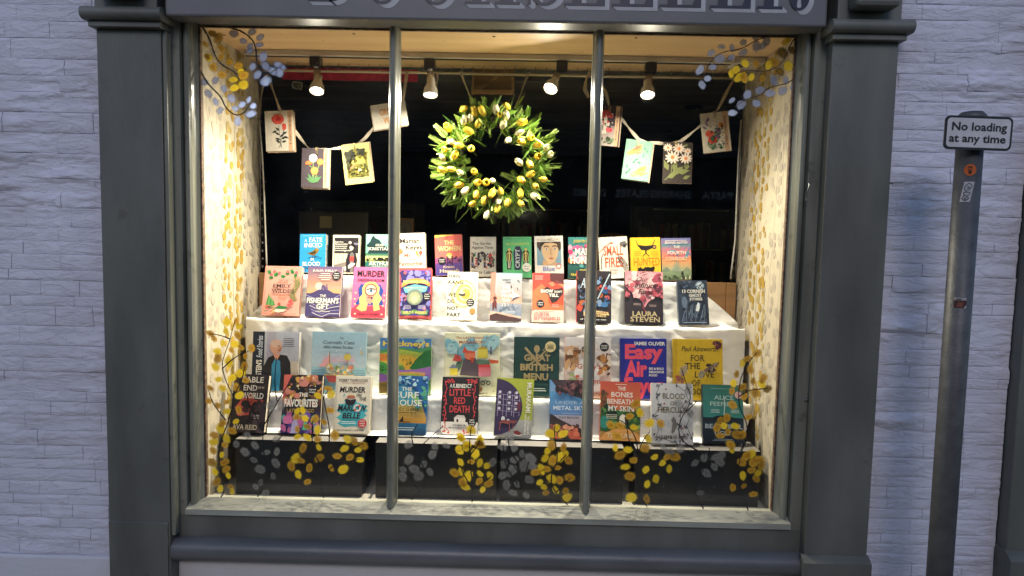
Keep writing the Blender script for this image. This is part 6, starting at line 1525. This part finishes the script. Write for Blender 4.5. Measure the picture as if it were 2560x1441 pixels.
def tulip_mesh(open_, ml, H=.042, r_=.0165):
    m = MB()
    for ring in range(2):
        for k in range(3):
            a0 = 2 * math.pi * (k / 3 + ring / 6); nu, nv = 5, 6; P = []
            for j in range(nv):
                t = j / (nv - 1)
                prof = r_ * (math.sin(math.pi * (.12 + .62 * t)) ** .8) * (1 + open_ * t * t) * (.94 if ring else 1)
                half = (1.15 if t < .8 else 1.15 * (1 - ((t - .8) / .2) ** 1.6 * .8))
                for i in range(nu):
                    s = i / (nu - 1) * 2 - 1; a = a0 + s * half
                    rr_ = prof * (1 - .12 * s * s) + .0006 * ring
                    P.append((rr_ * math.cos(a), rr_ * math.sin(a), H * t - .002 * s * s * t))
            m.grid(P, nu, nv)
    return m.mesh('tulip', ml)
tm = {'y': [tulip_mesh(-.5, YEL), tulip_mesh(-.3, YEL), tulip_mesh(-.6, YEL2), tulip_mesh(-.42, YEL)], 'c': [tulip_mesh(-.6, CRM), tulip_mesh(-.45, CRM)]}
TY = [(805, 215), (570, 270), (490, 270), (525, 385), (235, 430), (440, 460), (340, 600), (460, 630), (300, 695), (260, 830), (490, 855), (345, 985), (605, 960), (520, 960), (665, 1060), (750, 1050), (510, 1080), (585, 1130), (470, 1170), (715, 1215), (815, 1150), (945, 1165), (940, 1065), (945, 935), (1035, 880), (1085, 995), (1105, 705), (1100, 595), (1040, 525), (955, 565), (945, 375), (1030, 780), (740, 300), (385, 245), (200, 640), (185, 840), (1165, 930)]
TC = [(700, 255), (800, 310), (390, 355), (450, 335), (265, 565), (350, 865), (180, 720), (820, 550), (925, 765), (930, 475), (770, 400), (665, 945), (400, 1040), (725, 1145), (610, 1275), (1190, 620), (1230, 690), (1070, 1090)]
GRN = LEAFS[1]
for kind, L in (('y', TY), ('c', TC)):
    for i, (u, v) in enumerate(L):
        p = UY(1060 + u / 3.894, 210 + v / 3.894, WY - .085)
        rad = Vector((p.x - wc.x, 0, p.z - wc.z)); rl = rad.normalized()
        sgn = 1 if rad.length > RM * .85 else -.5
        d = Vector((0, -rw.uniform(.35, 1.0), 0)) + rl * sgn * rw.uniform(.2, .8) + Vector((rw.uniform(-.6, .6), 0, rw.uniform(-.4, .5)))
        d.normalize()
        o = link_mesh('tulip', rw.choice(tm[kind]), wr)
        orient(o, p - d * .02, d, rw.uniform(0, 6)); o.matrix_basis = o.matrix_basis @ Matrix.Scale(rw.uniform(.88, 1.15), 4)
        a = math.atan2(rad.z, rad.x); end = Vector((wc.x + RM * math.cos(a), WY + .01, wc.z + RM * math.sin(a)))
        m = MB(); s0 = p - d * .019; m.tube([s0, s0 - d * .018, (s0 - d * .02).lerp(end, .6), end], .0018, 5, cap=False); m.build('stem', GRN, wr)
for p0, p1 in (((1150, 178), (1187, 272)), ((1323, 180), (1287, 272))):
    m = ribbon([(*p0, .55), ((p0[0] + p1[0]) / 2, (p0[1] + p1[1]) / 2, .52), (*p1, WY + .01)], '', w=.009); m.build('hanging_ribbon', RIB, wr)
# ------------------------------------------------------------------ catkin branches painted on the inside of the glass
PY = .0016
def paint_mat(name, c1, c2, dens):
    """dabbed paint: streaky colour, ragged feathered edge"""
    m, nt, b = nodes_mat(name)
    N, L = nt.nodes.new, nt.links.new
    tc = N('ShaderNodeTexCoord'); oi = N('ShaderNodeObjectInfo')
    ad = N('ShaderNodeVectorMath'); ad.operation = 'ADD'
    sc = N('ShaderNodeVectorMath'); sc.operation = 'SCALE'; sc.inputs['Scale'].default_value = 37
    cb = N('ShaderNodeCombineXYZ'); L(oi.outputs['Random'], cb.inputs[0]); L(oi.outputs['Random'], cb.inputs[1]); L(cb.outputs[0], sc.inputs[0])
    L(tc.outputs['UV'], ad.inputs[0]); L(sc.outputs[0], ad.inputs[1])
    n1 = N('ShaderNodeTexNoise'); n1.inputs['Scale'].default_value = 3.2; n1.inputs['Detail'].default_value = 5; L(ad.outputs[0], n1.inputs['Vector'])
    n2 = N('ShaderNodeTexNoise'); n2.inputs['Scale'].default_value = 16; n2.inputs['Detail'].default_value = 4; L(ad.outputs[0], n2.inputs['Vector'])
    # distance from the middle of the dab
    sb = N('ShaderNodeVectorMath'); sb.operation = 'SUBTRACT'; sb.inputs[1].default_value = (.5, .5, 0); L(tc.outputs['UV'], sb.inputs[0])
    ln = N('ShaderNodeVectorMath'); ln.operation = 'LENGTH'; L(sb.outputs[0], ln.inputs[0])
    def math_(op, a, b_=None, v=None):
        q = N('ShaderNodeMath'); q.operation = op; L(a, q.inputs[0])
        if b_ is not None: L(b_, q.inputs[1])
        elif v is not None: q.inputs[1].default_value = v
        return q.outputs[0]
    d = math_('MULTIPLY', ln.outputs['Value'], v=2.0)
    d = math_('ADD', d, math_('MULTIPLY', math_('SUBTRACT', n1.outputs['Fac'], v=.5), v=.55))
    d = math_('ADD', d, math_('MULTIPLY', math_('SUBTRACT', n2.outputs['Fac'], v=.5), v=.7))
    mr = N('ShaderNodeMapRange'); mr.inputs['From Min'].default_value = .92; mr.inputs['From Max'].default_value = .58; mr.inputs['To Max'].default_value = dens
    L(d, mr.inputs['Value'])
    mx = N('ShaderNodeMix'); mx.data_type = 'RGBA'; mx.inputs['A'].default_value = (*c1, 1); mx.inputs['B'].default_value = (*c2, 1)
    r2 = N('ShaderNodeMapRange'); r2.inputs['From Min'].default_value = .75; r2.inputs['From Max'].default_value = .25; L(d, r2.inputs['Value']); L(r2.outputs[0], mx.inputs['Factor'])
    vr = N('ShaderNodeMapRange'); vr.inputs['To Min'].default_value = .68; vr.inputs['To Max'].default_value = 1.12; L(oi.outputs['Random'], vr.inputs['Value'])
    n3 = N('ShaderNodeMapRange'); n3.inputs['From Min'].default_value = .3; n3.inputs['From Max'].default_value = .7; n3.inputs['To Min'].default_value = .72; n3.inputs['To Max'].default_value = 1.1; L(n2.outputs['Fac'], n3.inputs['Value'])
    vm = N('ShaderNodeVectorMath'); vm.operation = 'SCALE'; L(mx.outputs['Result'], vm.inputs[0]); L(math_('MULTIPLY', vr.outputs[0], n3.outputs[0]), vm.inputs['Scale'])
    df = N('ShaderNodeBsdfDiffuse'); L(vm.outputs[0], df.inputs['Color'])
    tl = N('ShaderNodeBsdfTranslucent'); L(vm.outputs[0], tl.inputs['Color'])
    m1 = N('ShaderNodeMixShader'); m1.inputs[0].default_value = .45; L(df.outputs[0], m1.inputs[1]); L(tl.outputs[0], m1.inputs[2])
    tr = N('ShaderNodeBsdfTransparent'); m2 = N('ShaderNodeMixShader'); L(mr.outputs[0], m2.inputs[0]); L(tr.outputs[0], m2.inputs[1]); L(m1.outputs[0], m2.inputs[2])
    L(m2.outputs[0], nt.nodes['Material Output'].inputs['Surface'])
    nt.nodes.remove(b)
    return m
PM = {'y': paint_mat('paint_yellow', (.86, .66, .05), (.80, .56, .03), .97), 'b': paint_mat('paint_ochre', (.60, .37, .045), (.42, .22, .025), .95), 'd': paint_mat('paint_umber', (.16, .10, .02), (.28, .17, .02), .95),
      'g': paint_mat('paint_grey', (.28, .285, .30), (.20, .205, .22), .66), 'u': paint_mat('paint_blue', (.17, .22, .43), (.23, .29, .50), .8), 'U': paint_mat('paint_pale_blue', (.34, .41, .66), (.28, .35, .60), .8)}
def dab_mesh(mt):
    me = bpy.data.meshes.new('blossom')
    me.from_pydata([(-.5, 0, -.5), (.5, 0, -.5), (.5, 0, .5), (-.5, 0, .5)], [], [(0, 1, 2, 3)])
    uv = me.uv_layers.new(name='UVMap')
    for i, p in enumerate(((0, 0), (1, 0), (1, 1), (0, 1))): uv.data[i].uv = p
    me.materials.append(mt); return me
DM = {k: dab_mesh(v) for k, v in PM.items()}
STEMP = mat('paint_black_stem', (.012, .010, .010), .5, .1)
STEMR = mat('paint_maroon_stem', (.05, .014, .012), .5, .1)
Z = {'full': (0, 0, 1, 1), '3': (480, 800, 4.504, 4.503), '5': (1360, 820, 4.414, 4.4125), 'b': (400, 1080, 3.2, 3.2), 'c': (1150, 1080, 3.012, 3.012), '6': (480, 50, 3.2017, 3.2022), '8': (1460, 50, 3.2017, 3.2022), '4': (920, 810, 4.504, 4.503)}
def zp(z, x, y): a, b, c, d = Z[z]; return (a + x / c, b + y / d)
rp_ = random.Random(77)
def spray(label, stems, blossoms, size=38, smat=None, sw=3.0):
    P0 = UY(*zp(stems[0][0], *stems[0][1][0]), PY)
    root = empty('painted_branch', (P0.x, PY, P0.z), label, 'window painting', 'branches painted on the glass')
    m = MB(); lay = 0
    for z, pts in stems:
        S = [UY(*zp(z, *p), PY) for p in pts]
        for _ in range(2):
            T = []
            for a, b in zip(S, S[1:]): T += [a.lerp(b, .25), a.lerp(b, .75)]
            S = [S[0]] + T + [S[-1]]
        n = len(S); V = []
        wpx = sw * .0014 / 2
        for i, p in enumerate(S):
            t = (S[min(i + 1, n - 1)] - S[max(0, i - 1)]).normalized(); nn = Vector((-t.z, 0, t.x))
            w = wpx * (1.15 - .55 * i / n) * rp_.uniform(.85, 1.15)
            yo = Vector((0, .0005 + .00006 * lay, 0))
            V += [p + nn * w + yo, p - nn * w + yo]
            if i % 5 == 3:
                s = rp_.choice((-1, 1)); q = p + (nn * s + t * .8).normalized() * rp_.uniform(.007, .013)
                m.add([p + t * w + yo, p - t * w + yo, q + yo], [(0, 1, 2)])
        m.add(V, [(2 * i, 2 * i + 1, 2 * i + 3, 2 * i + 2) for i in range(n - 1)]); lay += 1
    m.build('stem', smat or STEMP, root)
    for i, (z, x, y, k) in enumerate(blossoms):
        p = UY(*zp(z, x, y), PY + .0014 + .00011 * (i % 24))
        o = link_mesh('blossom', DM[k], root)
        w = size * .00128 * rp_.uniform(.72, 1.18)
        o.matrix_basis = Matrix.Translation(p - root.location) @ Matrix.Rotation(rp_.uniform(0, 3.14), 4, 'Y') @ Matrix.Diagonal((w * rp_.uniform(.62, .85), 1, w, 1))
def bl(z, s):
    """'x,y,k x,y,k ...' -> list"""
    o = []
    for t in s.split():
        x, y, k = t.split(','); o.append((z, float(x), float(y), k))
    return o
spray('tall yellow and ochre catkin branch painted up the glass beside the papered wall', [('full', [(551, 1245), (562, 1227), (553, 1189), (545, 1133), (553, 1100), (564, 1073), (578, 1029), (585, 1000), (582, 989), (564, 953), (555, 920), (557, 898), (574, 853), (584, 813), (588, 800)]), ('full', [(574, 848), (550, 838), (522, 835)]), ('full', [(557, 921), (586, 893), (624, 877)]), ('full', [(582, 993), (603, 955), (613, 915)]), ('full', [(564, 1051), (531, 1009), (521, 975)])],
      bl('3', '395,25,y 500,15,b 530,75,y 380,125,y 205,155,b 250,215,b 515,175,b 345,265,y 485,275,y 550,310,b 285,355,y 445,345,b 670,320,b 600,410,b 290,435,b 415,475,y 265,530,y 590,520,b 545,600,y 300,670,y 450,655,y 605,680,b 345,770,y 205,770,b 500,760,b 535,850,y 190,915,b 390,925,b 290,965,b 395,1030,y 525,1010,b 345,1165,b 495,1145,y 450,1250,b 320,1230,y 250,1300,b 385,1335,y 245,1375,y 370,1410,b') +
      bl('b', '425,150,b 495,185,y 415,245,b 515,245,b 440,320,y 530,300,b 545,350,y 455,400,b 565,440,b 485,455,y 575,475,y'), 36)
spray('grey catkin branch painted over the black box by the dark red-blazed book', [('b', [(780, 520), (860, 400), (885, 250), (890, 130), (950, 60), (1010, 0)]), ('b', [(860, 300), (830, 180), (820, 60), (830, -60)]), ('b', [(840, 220), (760, 160), (650, 95)]), ('3', [(790, 1260), (800, 1200), (960, 930), (1120, 660)]), ('3', [(780, 1250), (700, 1040), (630, 930), (620, 850)]), ('3', [(960, 930), (930, 760), (935, 600), (950, 430)])],
      bl('b', '680,160,g 760,110,g 850,165,g 750,225,g 935,160,g 925,250,g 800,300,g 905,355,g 805,405,g 765,440,g 845,490,g 610,100,g 930,60,g 700,30,g') + bl('3', '1000,970,g 880,970,g'), 36, sw=3.2)
spray('yellow and ochre catkin branch painted below the bold stage-light book', [('b', [(1310, 530), (1275, 400), (1350, 300), (1480, 180), (1620, 90)]), ('b', [(1290, 350), (1345, 150), (1360, -20)]), ('b', [(1300, 300), (1220, 150), (1215, 0), (1220, -90)]), ('b', [(1265, 385), (1170, 330), (1110, 265)]), ('b', [(1380, 290), (1460, 250), (1600, 215)]), ('3', [(1545, 1370), (1550, 1230), (1490, 930), (1480, 870), (1530, 800)]), ('3', [(1345, 1330), (1370, 1200), (1300, 1120)])],
      bl('3', '1415,855,y 1535,775,b 1565,840,y 1555,1020,b 1185,1030,y 1245,1020,y 1180,1095,b 1275,1110,y 1385,1120,b 1485,1150,b 1185,1230,b 1300,1205,b 1410,1240,y 1605,1300,b') + bl('b', '1100,40,y 1180,45,y 1260,60,b 1500,60,y 1555,75,b 1145,130,b 1270,125,y 1475,135,y 1585,145,y 1625,110,b 1420,195,b 1520,205,b 1600,225,y 1085,215,y 1125,230,b 1275,210,b 1050,275,b 1195,290,b 1370,290,b 1465,300,y 1105,340,y 1180,400,b'), 38, sw=3.2)
spray('grey catkin branch painted below the wave-painted book', [('b', [(2010, 545), (2130, 430), (2120, 300), (2060, 200), (2080, 120), (2200, 10), (2260, -40)]), ('b', [(2100, 130), (2200, 150), (2260, 140)]), ('b', [(2060, 180), (2010, 60), (2020, 0), (2060, -60)]), ('b', [(2080, 480), (2020, 400), (1950, 230)])],
      bl('b', '1990,225,g 2110,260,g 2035,300,g 2160,320,g 1945,300,g 2070,355,g 2200,120,g 2290,110,g 1990,100,g 1940,360,g 2230,20,g 2180,180,g'), 38, sw=3.2)
spray('yellow catkin branch painted below the red-thorned book', [('c', [(90, 530), (100, 420), (75, 250), (70, 100), (80, 0), (85, -40)]), ('c', [(100, 430), (180, 380), (240, 330)]), ('c', [(90, 420), (30, 330), (0, 250)]), ('c', [(75, 180), (130, 110), (150, 60)])],
      bl('c', '10,50,y 50,100,y 150,60,y 150,95,b 0,150,y 115,165,y 85,225,b 150,235,y 205,255,y 5,230,y 60,335,y 150,315,y 225,330,y 145,375,b 215,390,b 20,380,b 40,415,y 170,435,y -40,310,b 5,300,y') + bl('4', '1045,1280,y 1160,1195,y 1260,1290,y 1115,1375,y 1020,1400,y 1250,1355,b'), 38, sw=3.2)
spray('grey catkin branch painted below the olive and purple book', [('c', [(450, 520), (460, 450), (440, 300), (380, 230), (300, 210)]), ('c', [(460, 420), (520, 220)]), ('c', [(430, 390), (340, 260), (325, 100)]), ('c', [(440, 240), (370, 130), (365, 50)])],
      bl('c', '320,110,g 375,65,g 410,120,g 465,165,g 530,200,g 245,230,g 330,240,g 410,210,g 485,255,g 545,260,g 400,280,g 320,330,g 380,310,g 520,360,g 430,395,g 350,400,g 400,460,g 500,480,g'), 40, sw=3.2)
spray('yellow catkin branch painted below the jagged cliff book', [('c', [(810, 550), (700, 440), (680, 330), (740, 220), (720, 100), (710, 0), (715, -50)]), ('c', [(690, 400), (600, 310)]), ('c', [(720, 460), (830, 350)]), ('c', [(740, 240), (800, 170)])],
      bl('c', '680,15,y 775,15,y 730,-30,y 690,100,b 660,145,y 780,115,b 640,200,y 700,215,b 755,190,y 795,165,y 815,215,b 735,270,b 570,305,b 615,300,y 650,280,b 690,355,y 825,345,b 600,380,y 750,365,b 630,415,y 720,440,y 795,445,b 645,460,b 805,495,y 610,270,y'), 38, sw=3.2)
spray('loose yellow catkin branch painted below the orange gorge book', [('c', [(1410, 565), (1340, 470), (1330, 300), (1350, 130), (1380, 60), (1430, 0)]), ('c', [(1340, 140), (1320, 30), (1250, -60), (1200, -90)]), ('c', [(1350, 200), (1270, 70), (1260, -20)])],
      bl('c', '1170,120,y 1265,135,y 1205,175,b 1390,120,b 1310,215,b 1245,265,y 1280,335,b 1400,285,y 1465,190,y 1560,190,b 1620,190,b 1525,235,y 1575,280,y 1475,355,y 1410,395,y 1290,495,y 1405,505,b 1415,50,y') + bl('5', '1010,840,b 1060,935,y 945,975,b 740,1075,b 845,1080,b 990,1100,y 810,1195,b 1165,1050,y 1290,1055,b'), 38, sw=3.0)
spray('grey catkin branch painted across the silver-white vine book', [('c', [(1835, 580), (1770, 480), (1775, 370), (1850, 270), (1880, 120)]), ('5', [(1780, 1400), (1500, 1250), (1480, 1050), (1640, 800), (1560, 590), (1520, 450)]), ('5', [(1570, 930), (1640, 860), (1690, 810)])],
      bl('c', '1770,235,g 1840,195,g 1920,190,g 1970,175,g 1955,225,g 1915,265,g 1855,310,g 1810,460,g 1530,120,g 1660,130,g 1580,150,g') + bl('5', '1540,470,g 1740,510,g 1600,700,g 1490,840,g 1620,950,g 1600,640,g'), 38, sw=3.0)
spray('yellow and ochre catkin branch painted over the teal island book', [('5', [(2170, 1360), (2250, 1200), (2240, 1040), (2140, 850), (2160, 570), (2250, 390), (2350, 270)]), ('5', [(2150, 760), (2280, 680), (2480, 670)]), ('c', [(2170, 590), (2120, 460), (2095, 300), (2110, 180), (2160, 60)])],
      bl('5', '2350,285,b 2245,340,b 2190,390,y 2280,460,b 2125,510,b 2090,610,y 2190,655,b 2305,590,b 2420,560,b 2405,625,y 2465,675,d 2330,720,b 2210,755,b 2075,700,b 2080,850,b 2255,985,b 1945,1020,b 2015,995,b 1985,1080,y 2110,1085,y 1910,1100,b 2030,1150,b 1945,1190,b 2130,1180,b 2190,1180,b 2060,1290,b 2075,1350,y') + bl('c', '2120,230,b 2155,185,b 2195,165,y 2255,210,b 2210,230,b 2270,250,b 2195,290,b 2245,310,y 2130,330,y 2230,355,b 2055,420,b 2135,410,b 2210,470,b'), 36, sw=3.2)
spray('ochre catkin branch painted in the top corner over the papered wall by the rose card', [('6', [(85, 58), (140, 150), (190, 310), (250, 370), (350, 420), (380, 485)])],
      bl('6', '165,110,b 105,195,b 210,145,b 235,230,b 120,295,b 235,300,b 300,340,b 170,380,b 370,370,b 240,440,b 410,445,b 330,480,y 410,520,y 340,545,y 390,410,y 135,305,y'), 34, sw=4.2)
spray('long blue catkin branch painted across the ceiling corner above the rose card', [('6', [(280, 55), (400, 90), (490, 160), (515, 250), (515, 350), (560, 425), (620, 435), (685, 380)])],
      bl('6', '335,110,u 480,95,u 545,140,u 410,170,u 465,210,u 540,200,u 465,245,u 570,295,u 485,375,u 590,370,u 525,440,u 690,360,u 700,420,u 590,490,u 650,410,u 720,380,u'), 36, sw=4.0)
spray('curled blue catkin branch painted on the glass left of the rose card', [('6', [(60, 390), (120, 510), (230, 610), (270, 710), (350, 770), (420, 745), (455, 690)])],
      bl('6', '95,500,u 185,485,u 130,590,u 255,550,u 190,655,u 315,630,u 225,725,u 345,710,u 400,680,u 365,810,u 490,690,u 455,640,u 470,755,u'), 34, sw=4.0)
spray('pale blue catkin branch painted across the ceiling corner above the bouquet card', [('8', [(1545, 115), (1400, 150), (1250, 240), (1110, 255), (1030, 310), (980, 390), (955, 475)])],
      bl('8', '1375,135,u 1460,165,u 1275,180,U 1380,210,U 1430,205,U 1100,215,U 1185,225,U 1020,265,U 1275,260,U 1085,310,U 1180,300,U 1030,380,U 930,400,U 990,470,U 945,520,U'), 34, STEMR, 2.6)
spray('umber and yellow catkin branch painted in the top corner by the bouquet card', [('8', [(1700, 130), (1650, 200), (1610, 320), (1520, 400), (1400, 415), (1300, 400), (1235, 425)])],
      bl('8', '1620,170,y 1670,245,d 1590,265,d 1635,370,y 1480,360,y 1520,340,b 1570,415,d 1375,355,b 1290,350,y 1430,470,b 1340,460,y 1215,400,y 1240,460,y 1180,430,y 1280,460,b'), 36, STEMR, 2.6)
spray('pale blue catkin branch painted just above the bouquet card', [('8', [(1700, 440), (1650, 500), (1560, 525), (1480, 540), (1400, 610), (1290, 635), (1210, 700)])],
      bl('8', '1520,485,U 1615,485,U 1680,535,U 1590,570,U 1410,565,U 1490,590,U 1310,600,U 1380,670,U 1185,645,U 1260,680,U 1190,745,U'), 34, STEMR, 2.6)
bpy.data.objects.remove(_fo)
